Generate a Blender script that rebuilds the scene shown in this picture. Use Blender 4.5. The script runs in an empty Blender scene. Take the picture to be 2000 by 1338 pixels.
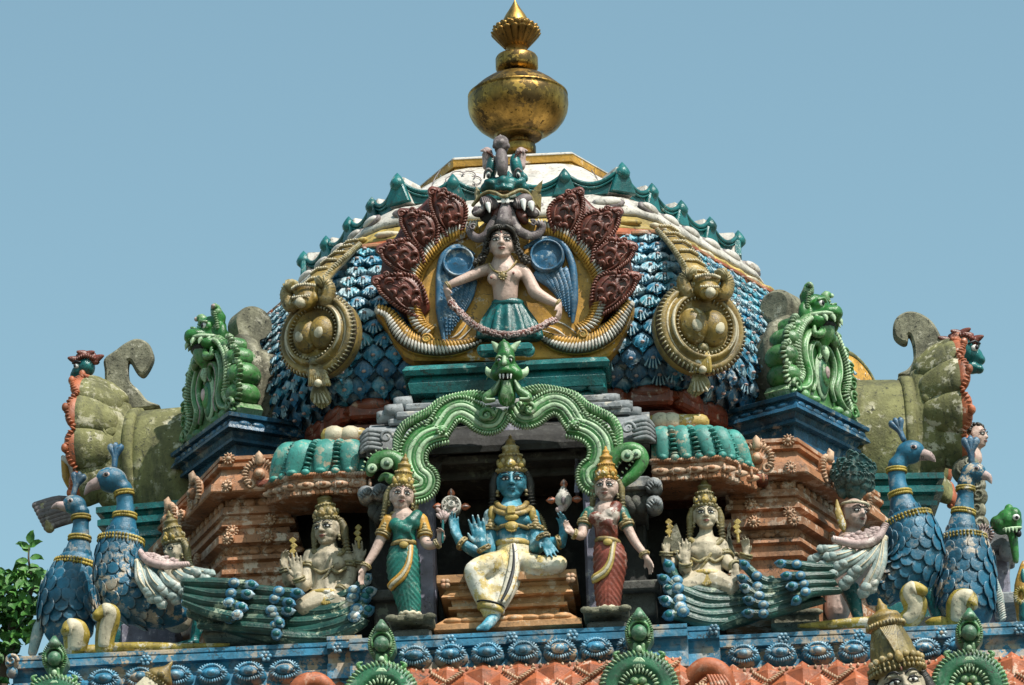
import bpy, bmesh, math, random
from mathutils import Vector, Matrix, Euler, noise
from math import sin, cos, pi, radians as R_
random.seed(7)
SC = bpy.context.scene
COL = SC.collection
# ------------------------------------------------------------------ camera, sky, sun
REF = Vector((0, 0, 16.2)); DH = 38.0
EL = R_(21.0); AZ = R_(3.0); ROLL = R_(1.7)
CAM = Vector((DH*math.tan(AZ), -DH, 16.2 - math.hypot(DH, DH*math.tan(AZ))*math.tan(EL)))
FW = (REF - CAM).normalized()
_r0 = FW.cross(Vector((0, 0, 1))).normalized(); _u0 = _r0.cross(FW)
RT = _r0*cos(ROLL) - _u0*sin(ROLL); UP = _r0*sin(ROLL) + _u0*cos(ROLL)
FPX = 250.0*(REF - CAM).length
cam = bpy.data.cameras.new('camera'); camo = bpy.data.objects.new('camera', cam); COL.objects.link(camo)
cam.sensor_width = 36; cam.lens = FPX*36/2000; cam.clip_end = 20000; cam.clip_start = .5
_m = Matrix((RT, UP, -FW)).transposed().to_4x4(); _m.translation = CAM; camo.matrix_world = _m
SC.camera = camo
SUN_EL = R_(57); SUN_AZ = R_(46)     # azimuth to the right of the line towards the viewer
SDIR = Vector((sin(SUN_AZ)*cos(SUN_EL), -cos(SUN_AZ)*cos(SUN_EL), sin(SUN_EL)))
sun = bpy.data.lights.new('sun', 'SUN'); sun.energy = 5.0; sun.angle = R_(.5); sun.color = (1, .955, .88)
so = bpy.data.objects.new('sun', sun); COL.objects.link(so)
so.rotation_euler = SDIR.to_track_quat('Z', 'Y').to_euler(); so.location = (8, -20, 40)
W = bpy.data.worlds.new('World'); SC.world = W; W.use_nodes = True
_n = W.node_tree.nodes; _l = W.node_tree.links
sky = _n.new('ShaderNodeTexSky'); sky.sky_type = 'NISHITA'; sky.sun_disc = False
sky.sun_elevation = SUN_EL; sky.sun_rotation = math.atan2(SDIR.x, SDIR.y)
sky.altitude = 0; sky.air_density = 1.0; sky.dust_density = 1.0; sky.ozone_density = .4
_t = _n.new('ShaderNodeMix'); _t.data_type = 'RGBA'; _t.blend_type = 'MULTIPLY'; _t.inputs[0].default_value = 1; _t.inputs[7].default_value = (1.29, 1.45, 1.15, 1)
_l.new(sky.outputs[0], _t.inputs[6]); _l.new(_t.outputs[2], _n['Background'].inputs[0]); _n['Background'].inputs[1].default_value = .118
SC.view_settings.view_transform = 'Standard'; SC.view_settings.look = 'None'
SC.view_settings.gamma = 1; SC.view_settings.exposure = .28
try: SC.cycles.max_bounces = 5; SC.cycles.diffuse_bounces = 1; SC.cycles.glossy_bounces = 2; SC.cycles.use_denoising = True
except Exception: pass

# ------------------------------------------------------------------ placing
def P(px, py, Y):
    d = FW*FPX + RT*(px - 1000) + UP*(669 - py)
    return CAM + d*((Y - CAM.y)/d.y)
class F:
    """a drawing frame: (x, y) read off an enlarged crop, d towards the viewer, at depth Y0"""
    def __init__(s, Y0, z=(0, 0, 1)): s.Y0 = Y0; s.ox, s.oy, s.k = z
    def __call__(s, x, y, d=0): return P(s.ox + x/s.k, s.oy + y/s.k, s.Y0 - d/s.k/250)
    def s(s, r): return r/s.k/250*(1 + s.Y0/40)
    def at(s, Y): return F(Y, (s.ox, s.oy, s.k))
Z1 = (0, 0, 1)
ZA = (700, 0, 3.185); ZB = (700, 240, 2.787); ZC = (100, 560, 3.333); ZD = (460, 380, 3.04); ZE = (1180, 380, 3.04)
ZF = (1400, 520, 3.0417); ZG = (0, 840, 2.686); ZH = (300, 820, 2.787); ZI = (640, 640, 2.857); ZJ = (660, 860, 2.7985)
ZK = (1220, 820, 2.7875); ZL = (1560, 780, 2.398); ZM = (860, 420, 5.146); ZN = (900, 260, 6.372)
ZO = (680, 880, 3.718); ZP = (860, 860, 3.521); ZQ = (1080, 880, 3.718); ZR = (0, 1180, 2.857); ZS = (1300, 1160, 2.857); ZT = (120, 640, 3.186)
X_, Y_, Zv = Vector((1, 0, 0)), Vector((0, 1, 0)), Vector((0, 0, 1))
VIEW = Vector((0, -1, 0))

# ------------------------------------------------------------------ mesh builder
def basis(t, up):
    t = t.normalized(); s = t.cross(up)
    if s.length < 1e-5: s = t.cross(Vector((.3, .9, .2)))
    s.normalize(); return t, s, s.cross(t).normalized()
def cr(pts, n=6, closed=False):
    """Catmull-Rom through vectors (or tuples)"""
    pts = [Vector(p) for p in pts]; out = []; m = len(pts)
    rng = range(m if closed else m - 1)
    for i in rng:
        if closed: a, b, c, d = pts[i-1], pts[i], pts[(i+1) % m], pts[(i+2) % m]
        else: a, b, c, d = pts[max(i-1, 0)], pts[i], pts[i+1], pts[min(i+2, m-1)]
        for j in range(n):
            t = j/n
            out.append(.5*((2*b) + (c - a)*t + (2*a - 5*b + 4*c - d)*t*t + (3*b - a - 3*c + d)*t**3))
    if not closed: out.append(pts[-1].copy())
    return out
def lerpv(vals, t):
    """piecewise-linear value of a list at t in 0..1"""
    if not isinstance(vals, (list, tuple)): return vals
    x = t*(len(vals) - 1); i = min(int(x), len(vals) - 2); f = x - i
    return vals[i]*(1 - f) + vals[i+1]*f
def resample(pts, n):
    L = [0]
    for a, b in zip(pts, pts[1:]): L.append(L[-1] + (b - a).length)
    out = []; j = 0
    for i in range(n):
        s = L[-1]*i/(n - 1)
        while j < len(pts) - 2 and L[j+1] < s: j += 1
        f = (s - L[j])/max(L[j+1] - L[j], 1e-9); out.append(pts[j].lerp(pts[j+1], min(max(f, 0), 1)))
    return out
class MB:
    def __init__(s, mat=None): s.v = []; s.f = []; s.mi = []; s.sm = []; s.mats = []; s.cur = 0; s.smooth = True; s.m(mat)
    def m(s, mat):
        if mat is None: return s
        if mat not in s.mats: s.mats.append(mat)
        s.cur = s.mats.index(mat); return s
    def add(s, vs, fs, smooth=None):
        o = len(s.v); s.v += [tuple(v) for v in vs]
        sm = s.smooth if smooth is None else smooth
        for f in fs: s.f.append([i + o for i in f]); s.mi.append(s.cur); s.sm.append(sm)
    def ell(s, c, r, M=None, n=12, h=8):
        if not hasattr(r, '__len__'): r = (r, r, r)
        c = Vector(c); vs = []; fs = []
        def tr(x, y, z):
            v = Vector((x*r[0], y*r[1], z*r[2])); return c + (M @ v if M else v)
        vs.append(tr(0, 0, 1))
        for i in range(1, h):
            t = pi*i/h
            for j in range(n): a = 2*pi*j/n; vs.append(tr(sin(t)*cos(a), sin(t)*sin(a), cos(t)))
        vs.append(tr(0, 0, -1)); last = len(vs) - 1
        for j in range(n):
            k = (j+1) % n; fs.append([0, 1+j, 1+k]); b = 1 + (h-2)*n; fs.append([b+j, last, b+k])
            for i in range(h-2): a = 1+i*n; fs.append([a+j, a+n+j, a+n+k, a+k])
        s.add(vs, fs); return s
    def tube(s, pts, rad, n=10, up=VIEW, cap=True, round_=True, closed=False, rip=None):
        """sweep; rad: number | list along the path; an entry may be (half width across, half thickness along up)"""
        m = len(pts); vs = []; fs = []
        T = []
        for i in range(m):
            if closed: t = pts[(i+1) % m] - pts[i-1]
            else: t = pts[min(i+1, m-1)] - pts[max(i-1, 0)]
            T.append(t if t.length > 1e-9 else Vector((0, 0, 1)))
        if isinstance(up, Vector): ups = [up]*m
        else: ups = up
        def ringr(i):
            t = i/max(m-1, 1)
            if isinstance(rad, list):
                x = t*(len(rad)-1); k = min(int(x), len(rad)-2); f = x-k; a, b = rad[k], rad[k+1]
                if isinstance(a, tuple) or isinstance(b, tuple):
                    a = a if isinstance(a, tuple) else (a, a); b = b if isinstance(b, tuple) else (b, b)
                    return (a[0]*(1-f)+b[0]*f, a[1]*(1-f)+b[1]*f)
                q = a*(1-f)+b*f; return (q, q)
            return rad if isinstance(rad, tuple) else (rad, rad)
        rings = []
        def ring(c, t, u, r, sc=1.0):
            tt, ss, uu = basis(t, u); o = []
            for j in range(n):
                a = 2*pi*j/n; k = 1.0
                if rip: k = 1 + rip[0]*sin(rip[1]*a)
                o.append(c + (ss*cos(a)*r[0] + uu*sin(a)*r[1])*sc*k)
            rings.append(o)
        if not closed and round_:
            r = ringr(0); q = min(r)
            for k in (.95, .6): ring(pts[0] - T[0].normalized()*q*k*.8, T[0], ups[0], r, math.sqrt(max(0, 1-k*k)))
        for i in range(m): ring(pts[i], T[i], ups[i], ringr(i))
        if not closed and round_:
            r = ringr(m-1); q = min(r)
            for k in (.6, .95): ring(pts[-1] + T[-1].normalized()*q*k*.8, T[-1], ups[-1], r, math.sqrt(max(0, 1-k*k)))
        for o in rings: vs += o
        M = len(rings)
        for i in range(M if closed else M-1):
            a = i*n; b = ((i+1) % M)*n
            for j in range(n): k = (j+1) % n; fs.append([a+j, a+k, b+k, b+j])
        if not closed and cap: fs.append(list(range(n))[::-1]); fs.append([(M-1)*n + j for j in range(n)])
        s.add(vs, fs); return s
    def rings(s, rings, cap=True, closed=False, smooth=None):
        """skin a list of equal-length vertex rings"""
        n = len(rings[0]); vs = [v for r in rings for v in r]; fs = []; M = len(rings)
        for i in range(M if closed else M-1):
            a = i*n; b = ((i+1) % M)*n
            for j in range(n): k = (j+1) % n; fs.append([a+j, a+k, b+k, b+j])
        if cap and not closed: fs.append(list(range(n))[::-1]); fs.append([(M-1)*n + j for j in range(n)])
        s.add(vs, fs, smooth); return s
    def lathe(s, c, prof, n=32, axis=Zv, rip=None):
        """prof: (r, h) along the axis from c"""
        c = Vector(c); ax, e1, e2 = basis(axis, Vector((0, -1, .01)))
        rs = []
        for r, h in prof:
            o = []
            for j in range(n):
                a = 2*pi*j/n; k = 1 + (rip[0]*sin(rip[1]*a) if rip else 0)
                o.append(c + ax*h + (e1*cos(a) + e2*sin(a))*max(r, 1e-4)*k)
            rs.append(o)
        return s.rings(rs)
    def box(s, c, size, M=None, bev=.012):
        c = Vector(c); x, y, z = size[0]/2, size[1]/2, size[2]/2; b = min(bev, x*.45, y*.45, z*.45)
        rs = []
        for zz, q in ((-z, b), (-z+b, 0), (z-b, 0), (z, b)):
            o = []
            X, Yy = x-q, y-q
            for px, py in ((-X+b, -Yy), (X-b, -Yy), (X, -Yy+b), (X, Yy-b), (X-b, Yy), (-X+b, Yy), (-X, Yy-b), (-X, -Yy+b)):
                v = Vector((px, py, zz)); o.append(c + (M @ v if M else v))
            rs.append(o)
        return s.rings(rs, smooth=False)
    def prism(s, out, ext, bev=.02, smooth=False):
        """outline (world points, one plane) extruded along ext away from the viewer, front edge bevelled"""
        m = len(out); nrm = -ext.normalized()
        area = Vector((0, 0, 0))
        for i in range(m): area += out[i].cross(out[(i+1) % m])
        if area.dot(nrm) < 0: out = out[::-1]
        ins = []
        for i in range(m):
            a, b, c = out[i-1], out[i], out[(i+1) % m]
            n1 = nrm.cross((b-a)).normalized(); n2 = nrm.cross((c-b)).normalized()
            q = (n1+n2); q = q.normalized() if q.length > .2 else n1
            ins.append(b + q*bev)
        vs = ins + [p + ext.normalized()*bev for p in out] + [p + ext for p in out]; fs = [list(range(m))]
        for i in range(m):
            k = (i+1) % m
            fs.append([m+i, m+k, k, i]); fs.append([2*m+i, 2*m+k, m+k, m+i])
        fs.append([2*m+i for i in range(m)][::-1])
        s.add(vs, fs, smooth); return s
    def ribs(s, path, n, a, b, c, up=VIEW, slant=0, off=0, mats=None, lo=6, taper=None, tipm=None, lift=0):
        """n lozenges strung along a path: a across, b along, c high"""
        pts = resample(path, n)
        for i in range(n):
            t = pts[min(i+1, n-1)] - pts[max(i-1, 0)]
            tt, ss, uu = basis(t, up)
            k = taper(i/(n-1)) if taper else 1
            d = (ss*cos(slant) + tt*sin(slant)); e = (tt*cos(slant) - ss*sin(slant))
            M = Matrix((d, e, uu)).transposed()
            if mats: s.m(mats[i % len(mats)])
            s.ell(pts[i] + d*off + uu*lift, (a*k, b, c), M, lo, 4)
            if tipm:
                q = s.cur; s.m(tipm); s.ell(pts[i] + ss*off + d*a*k*.55 + uu*(lift + c*.18), (a*k*.5, b*.8, c*.95), M, lo, 4); s.cur = q
        return s
    def rope(s, path, r, n, up=VIEW):
        """a twisted cord"""
        pts = resample(path, n)
        for i in range(n):
            t = pts[min(i+1, n-1)] - pts[max(i-1, 0)]; tt, ss, uu = basis(t, up)
            e = (tt*.8 + ss*.6).normalized(); d = (ss*.8 - tt*.6); M = Matrix((d, e, uu)).transposed()
            s.ell(pts[i], (r*1.15, r*.62, r), M, 6, 4)
        return s
    def disc(s, c, nrm, r, h, n=18, prof=None):
        return s.lathe(c, [(0.01*r, h)] + [(r*x, h*y) for x, y in (prof or [(.7, .95), (.92, .7), (1, .3), (1, -.3)])] , n, nrm)
    def spiral(s, c, r, t0, turns, thick, up=VIEW, e1=None, e2=None, n=22, mir=1, end=.25):
        """a scroll in the plane facing up"""
        e1 = e1 or X_; e2 = e2 or Zv; pts = []
        for i in range(n+1):
            f = i/n; a = t0 + turns*2*pi*f; q = r*(1 - f*(1-end)); pts.append(Vector(c) + (e1*cos(a)*mir + e2*sin(a))*q + up*thick*.6*f)
        return s.tube(pts, [thick, thick*.8, thick*.5], 7, up)
    def mesh(s, name, org):
        me = bpy.data.meshes.new(name); o = Vector(org)
        me.from_pydata([(x-o.x, y-o.y, z-o.z) for x, y, z in s.v], [], s.f)
        for m in s.mats: me.materials.append(m)
        me.polygons.foreach_set('material_index', s.mi); me.polygons.foreach_set('use_smooth', s.sm)
        me.update(); return me
def wloc(o):
    v = Vector((0, 0, 0))
    while o: v += o.location; o = o.parent
    return v
def part(name, mb, parent=None, label=None, org=None):
    org = wloc(parent) if parent else Vector(org or (0, 0, 0))
    me = mb.mesh(name, org)
    bm = bmesh.new(); bm.from_mesh(me); bmesh.ops.recalc_face_normals(bm, faces=bm.faces); bm.to_mesh(me); bm.free()
    o = bpy.data.objects.new(name, me); COL.objects.link(o)
    if parent: o.parent = parent
    else: o.location = org
    if label: o['label'] = label
    return o
def sculpt(name, mb, parent=None, vox=.012, smooth=5, label=None, org=None, disp=0):
    """melt overlapping solids into one continuous skin"""
    org = wloc(parent) if parent else Vector(org or (0, 0, 0))
    me = mb.mesh(name + '_raw', org); o = bpy.data.objects.new(name, me); COL.objects.link(o)
    bm = bmesh.new(); bm.from_mesh(me); bmesh.ops.recalc_face_normals(bm, faces=bm.faces); bm.to_mesh(me); bm.free()
    r = o.modifiers.new('r', 'REMESH'); r.mode = 'VOXEL'; r.voxel_size = vox; r.use_smooth_shade = True
    q = o.modifiers.new('s', 'SMOOTH'); q.factor = .5; q.iterations = smooth
    dg = bpy.context.evaluated_depsgraph_get(); ev = o.evaluated_get(dg)
    nm = bpy.data.meshes.new_from_object(ev); o.modifiers.clear(); o.data = nm; bpy.data.meshes.remove(me)
    nm.materials.clear()
    for m in mb.mats[:1]: nm.materials.append(m)
    nm.polygons.foreach_set('material_index', [0]*len(nm.polygons))
    nm.polygons.foreach_set('use_smooth', [True]*len(nm.polygons)); nm.name = name
    if parent: o.parent = parent
    else: o.location = org
    if label: o['label'] = label
    return o
def tag(o, label=None, cat=None, group=None, kind=None):
    if label: o['label'] = label
    if cat: o['category'] = cat
    if group: o['group'] = group
    if kind: o['kind'] = kind
    return o
def thing(name, label, cat, loc, group=None):
    o = bpy.data.objects.new(name, None); COL.objects.link(o); o.location = loc; o.empty_display_size = .1
    return tag(o, label, cat, group)
def copy_tree(o, parent=None):
    c = o.copy(); COL.objects.link(c)
    if parent: c.parent = parent
    for ch in list(o.children): copy_tree(ch, c)
    return c

# ------------------------------------------------------------------ materials
def lin(c):
    """8-bit sRGB tuple to linear"""
    return tuple((x/255/12.92 if x/255 <= .04045 else ((x/255+.055)/1.055)**2.4) for x in c)
def paint(name, col, under=(.62, .5, .38), wear=.2, dirt=.35, rough=.42, sc=1.0, bump=.35, var=.3, edge=0, metal=0, dirtc=(.035, .033, .026), col2=None, spec=.42, crack=True):
    m = bpy.data.materials.new(name); m.use_nodes = True; nt = m.node_tree; N = nt.nodes; L = nt.links
    b = N['Principled BSDF']; b.inputs['Roughness'].default_value = rough; b.inputs['Metallic'].default_value = metal
    b.inputs['Specular IOR Level'].default_value = spec
    g = N.new('ShaderNodeNewGeometry')
    def nz(scale, det=4, ro=.6, zs=1.0):
        t = N.new('ShaderNodeTexNoise'); t.inputs['Scale'].default_value = scale*sc; t.inputs['Detail'].default_value = det; t.inputs['Roughness'].default_value = ro
        if zs != 1:
            mp = N.new('ShaderNodeMapping'); mp.inputs['Scale'].default_value = (1, 1, zs); L.new(g.outputs['Position'], mp.inputs[0]); L.new(mp.outputs[0], t.inputs['Vector'])
        else: L.new(g.outputs['Position'], t.inputs['Vector'])
        return t.outputs['Fac']
    def ramp(src, lo, hi):
        r = N.new('ShaderNodeMapRange'); r.inputs['From Min'].default_value = lo; r.inputs['From Max'].default_value = hi; L.new(src, r.inputs['Value']); return r.outputs[0]
    def mix(fac, a, bb):
        x = N.new('ShaderNodeMix'); x.data_type = 'RGBA'
        if hasattr(fac, 'default_value'): L.new(fac, x.inputs[0])
        else: x.inputs[0].default_value = fac
        for k, v in ((6, a), (7, bb)):
            if isinstance(v, tuple): x.inputs[k].default_value = (*v, 1)
            else: L.new(v, x.inputs[k])
        return x.outputs[2]
    dk = tuple(c*(1-var*1.3) for c in col); lt = col2 or tuple(min(1, c*(1+var)+.01) for c in col)
    c = mix(ramp(nz(4.5, 5), .33, .68), dk, lt)
    fine = nz(26, 7, .7)
    if crack:
        vo = N.new('ShaderNodeTexVoronoi'); vo.feature = 'DISTANCE_TO_EDGE'; vo.inputs['Scale'].default_value = 6.5*sc
        wn = N.new('ShaderNodeTexNoise'); wn.inputs['Scale'].default_value = 7*sc; wn.inputs['Detail'].default_value = 5; L.new(g.outputs['Position'], wn.inputs['Vector'])
        vm = N.new('ShaderNodeMix'); vm.data_type = 'RGBA'; vm.blend_type = 'LINEAR_LIGHT'; vm.inputs[0].default_value = .12; L.new(g.outputs['Position'], vm.inputs[6]); L.new(wn.outputs['Color'], vm.inputs[7]); L.new(vm.outputs[2], vo.inputs['Vector'])
        ck = N.new('ShaderNodeMath'); ck.operation = 'MULTIPLY'; L.new(ramp(vo.outputs['Distance'], .022, .006), ck.inputs[0]); L.new(ramp(nz(2.2, 3), .46, .60), ck.inputs[1])
        c = mix(ck.outputs[0], c, dirtc)
    if wear > 0:
        th = .66 - wear*.42
        w = ramp(nz(9, 9, .72), th-.05, th-.02)
        k0 = N.new('ShaderNodeMath'); k0.operation = 'MULTIPLY'; L.new(w, k0.inputs[0]); L.new(ramp(nz(1.9, 4, .6), .44, .58), k0.inputs[1])
        c = mix(k0.outputs[0], c, under)
    if edge > 0:
        e = ramp(g.outputs['Pointiness'], .53, .60)
        k = N.new('ShaderNodeMath'); k.operation = 'MULTIPLY'; L.new(e, k.inputs[0]); L.new(ramp(fine, .38, .56), k.inputs[1])
        k2 = N.new('ShaderNodeMath'); k2.operation = 'MULTIPLY'; L.new(k.outputs[0], k2.inputs[0]); k2.inputs[1].default_value = edge
        c = mix(k2.outputs[0], c, under)
    if dirt > 0:
        d = ramp(nz(3.2, 9, .78, .35), .49, .70); k = N.new('ShaderNodeMath'); k.operation = 'MULTIPLY'; L.new(d, k.inputs[0]); k.inputs[1].default_value = min(1, dirt*1.5)
        c = mix(k.outputs[0], c, dirtc)
        d3 = ramp(nz(8, 6, .7, .10), .54, .72); k = N.new('ShaderNodeMath'); k.operation = 'MULTIPLY'; L.new(d3, k.inputs[0]); k.inputs[1].default_value = min(.85, dirt*1.1)
        c = mix(k.outputs[0], c, dirtc)
        d2 = ramp(fine, .58, .63); k = N.new('ShaderNodeMath'); k.operation = 'MULTIPLY'; L.new(d2, k.inputs[0]); k.inputs[1].default_value = min(1, dirt*1.6)
        c = mix(k.outputs[0], c, dirtc)
    L.new(c, b.inputs['Base Color'])
    rr = N.new('ShaderNodeMapRange'); rr.inputs['To Min'].default_value = max(.05, rough-.15); rr.inputs['To Max'].default_value = min(1, rough+.3); L.new(fine, rr.inputs['Value']); L.new(rr.outputs[0], b.inputs['Roughness'])
    if bump > 0:
        bp = N.new('ShaderNodeBump'); bp.inputs['Strength'].default_value = bump; bp.inputs['Distance'].default_value = .02; L.new(fine, bp.inputs['Height']); L.new(bp.outputs[0], b.inputs['Normal'])
    return m
WHT = (.72, .68, .62)
M = {}
def mk(k, *a, **kw): M[k] = paint(k, *a, **kw)
mk('white', (.56, .52, .46), (.25, .22, .19), .25, .5, .5, var=.12, crack=False)
mk('cap_white', (.56, .52, .47), (.30, .25, .21), .22, .4, .55, var=.1, crack=False)
mk('cream', (.55, .48, .34), (.4, .33, .22), .1, .35, .45, var=.15, crack=False)
mk('yellow', (.50, .26, .035), WHT, .06, .35, .4, var=.3)
mk('yellow_pale', (.46, .32, .075), WHT, .15, .4, .45)
mk('gold_paint', (.26, .165, .03), (.55, .47, .30), .08, .5, .33, edge=.5, var=.35)
mk('gold_dull', (.19, .14, .035), (.5, .45, .3), .1, .5, .4, edge=.5)
mk('maroon', (.125, .026, .014), (.40, .2, .15), .04, .35, .26, edge=.18, var=.3)
mk('redbrown', (.20, .046, .02), (.5, .42, .33), .1, .35, .25, var=.3)
mk('orange', (.37, .16, .07), (.60, .45, .34), .22, .4, .5, var=.22)
mk('orange_red', (.38, .10, .035), (.6, .4, .3), .1, .3, .45)
mk('blue', (.012, .105, .21), (.45, .48, .48), .14, .4, .3, edge=.25, var=.4)
mk('scale_blue', (.022, .21, .35), (.45, .56, .62), .2, .35, .28, edge=.45, var=.5, crack=False)
mk('peacock', (.010, .118, .205), (.46, .38, .29), .22, .35, .33, edge=.2, var=.35, crack=False)
mk('ledge_blue', (.028, .19, .32), (.48, .37, .26), .30, .4, .42, var=.35)
mk('navy', (.014, .082, .155), (.30, .30, .26), .16, .25, .2, var=.4)
mk('teal', (.006, .125, .125), (.36, .40, .34), .06, .35, .2, var=.4)
mk('teal_dark', (.01, .085, .085), (.3, .3, .25), .05, .4, .3, edge=.4, var=.4)
mk('turquoise', (.045, .27, .23), (.50, .38, .26), .16, .3, .4, var=.25)
mk('green', (.026, .17, .028), (.45, .52, .35), .03, .3, .24, edge=.5, var=.4)
mk('green_dark', (.022, .13, .055), (.35, .42, .33), .05, .3, .28, edge=.5, var=.4)
mk('green_white', (.40, .55, .34), (.2, .35, .15), .1, .3, .4)
mk('olive', (.17, .165, .06), (.50, .46, .34), .18, .95, .7, bump=.6, var=.35, dirtc=(.055, .055, .03))
mk('stone', (.19, .18, .12), (.45, .42, .33), .12, .7, .75, bump=.7, var=.4, dirtc=(.03, .03, .022))
mk('grey', (.22, .235, .245), (.5, .46, .40), .18, .45, .6, var=.25)
mk('lilac', (.24, .23, .30), (.5, .48, .5), .1, .4, .55)
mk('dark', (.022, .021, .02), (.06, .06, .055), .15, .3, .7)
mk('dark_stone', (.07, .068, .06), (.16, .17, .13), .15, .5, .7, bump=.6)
mk('skin', (.50, .35, .29), (.68, .58, .52), .12, .3, .42, var=.14, edge=.2, crack=False)
mk('skin_pale', (.44, .37, .26), (.65, .6, .5), .1, .4, .45, var=.15, edge=.2, crack=False)
mk('skin_blue', (.045, .24, .33), (.42, .52, .53), .24, .4, .36, var=.3, edge=.35, crack=False)
mk('robe_yellow', (.62, .46, .16), (.72, .68, .58), .40, .25, .42, var=.25, edge=.2)
mk('robe_white', (.68, .62, .50), (.55, .36, .1), .16, .25, .45, var=.12)
mk('sari_green', (.008, .13, .10), (.36, .42, .33), .10, .35, .24, edge=.35, var=.45)
mk('sari_red', (.21, .04, .02), (.55, .47, .4), .28, .3, .33, edge=.5, var=.35)
mk('black_hair', (.014, .012, .011), (.16, .13, .09), .03, .2, .4, edge=.2)
mk('scale_sunlit', (.07, .33, .43), (.55, .66, .70), .34, .3, .3, var=.4, edge=.5, crack=False)  # paler copy of the scale blue, sunlight put into the colour
mk('orange_pale', (.52, .33, .21), (.4, .16, .08), .12, .35, .5, crack=False)
mk('tan', (.50, .25, .10), (.58, .42, .28), .15, .25, .5)
mk('scale_pale', (.27, .42, .48), (.03, .12, .22), .15, .25, .35)
mk('lip_blue', (.03, .13, .19), wear=0, dirt=.1, rough=.4, bump=0, var=.05, crack=False)
mk('groove', (.060, .036, .012), wear=0, dirt=.2, rough=.7, bump=.2, crack=False)
mk('ink', (.008, .008, .01), wear=0, dirt=0, rough=.4, bump=0, var=.05, crack=False)
mk('eye_white', (.72, .70, .66), wear=0, dirt=.1, rough=.3, bump=0, var=.05, crack=False)
mk('lip', (.28, .10, .08), wear=0, dirt=.1, rough=.4, bump=0, var=.05, crack=False)
mk('pink', (.46, .33, .31), (.62, .52, .48), .15, .35, .5)
mk('mauve', (.125, .095, .10), (.36, .31, .29), .16, .5, .5, edge=.4)
mk('train_green', (.005, .058, .046), (.34, .38, .27), .14, .4, .26, edge=.12, var=.5, crack=False)
mk('wing_grey', (.20, .29, .28), (.55, .52, .46), .2, .3, .42, edge=.6)
mk('eye_blue', (.014, .15, .27), (.5, .58, .6), .2, .3, .3, edge=.2)
mk('snake', (.36, .26, .035), (.55, .5, .4), .2, .75, .4, dirtc=(.05, .04, .01))
mk('brass', (.47, .28, .07), (.12, .08, .035), .34, .9, .36, metal=1, bump=.12, var=.25, dirtc=(.05, .032, .012), crack=False)
mk('brass_dark', (.28, .16, .045), (.08, .055, .03), .25, .6, .42, metal=1, bump=.25, dirtc=(.03, .02, .01), crack=False)
mk('ridge_band', (.44, .30, .12), (.6, .5, .38), .25, .45, .5)
mk('leaf', (.045, .17, .02), (.08, .22, .03), .25, .1, .45, var=.4, crack=False)
mk('bark', (.10, .07, .045), (.15, .12, .09), .2, .3, .8, crack=False)
mk('ground', (.07, .055, .04), (.09, .07, .05), .2, .3, .9, sc=.05, crack=False)
mk('plaster', (.42, .33, .24), (.5, .44, .36), .2, .4, .7, sc=.5)
# ------------------------------------------------------------------ figure helpers
def limb(mb, f, pts, n=10):
    """capsule chain through (x, y, d, r) read in frame f"""
    mb.tube(cr([f(x, y, d) for x, y, d, r in pts], 4), [f.s(r) for x, y, d, r in pts], n); return mb
def blob(mb, f, x, y, d, rx, ry, rz, rot=0):
    """ellipsoid, half sizes rx (across) ry (up) rz (depth) in frame units, turned by rot in the picture plane"""
    Mx = Matrix.Rotation(R_(rot), 3, 'Y') @ Matrix(((1, 0, 0), (0, 1, 0), (0, 0, 1)))
    mb.ell(f(x, y, d), (f.s(rx), f.s(rz), f.s(ry)), Mx, 14, 10); return mb
def hand(mb, w, d, n, L, thumb=1, curl=.25, spread=.14, curls=None):
    """palm, four bent fingers and a thumb; w wrist, d along the hand, n out of the palm"""
    d = d.normalized(); n = (n - d*n.dot(d)).normalized(); s = d.cross(n)*thumb
    mb.ell(w + d*L*.27, (L*.21, L*.30, L*.105), Matrix((s, d, n)).transposed(), 12, 8)
    mb.tube([w - d*L*.15, w + d*L*.12], [L*.14, L*.16], 8)
    for i, (off, ln) in enumerate(((.18, .42), (.064, .50), (-.055, .47), (-.17, .36))):
        b = w + d*L*(.47 - abs(off)*.25) + s*off*L
        a = (spread+.035)*off/.16; dd = (d*cos(a) + s*sin(a)).normalized(); c = curls[i] if curls else curl
        pts = [b - dd*L*.1, b]; q = dd.copy(); nn = n.copy(); p = b.copy()
        for k, fr_ in enumerate((.42, .32, .26)):
            q2 = (q*cos(c) + nn*sin(c)); nn = (nn*cos(c) - q*sin(c)); q = q2; p = p + q*ln*L*fr_; pts.append(p)
        mb.tube(pts, [L*.056, L*.056, L*.052, L*.046, L*.037], 7)
    b = w + d*L*.12 + s*L*.16; q = (s*.62 + d*.72 + n*.25).normalized(); q2 = (s*.25 + d*.9 + n*.35).normalized()
    mb.tube([b - q*L*.06, b + q*L*.2, b + q*L*.2 + q2*L*.17], [L*.075, L*.062, L*.042], 7)
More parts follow.
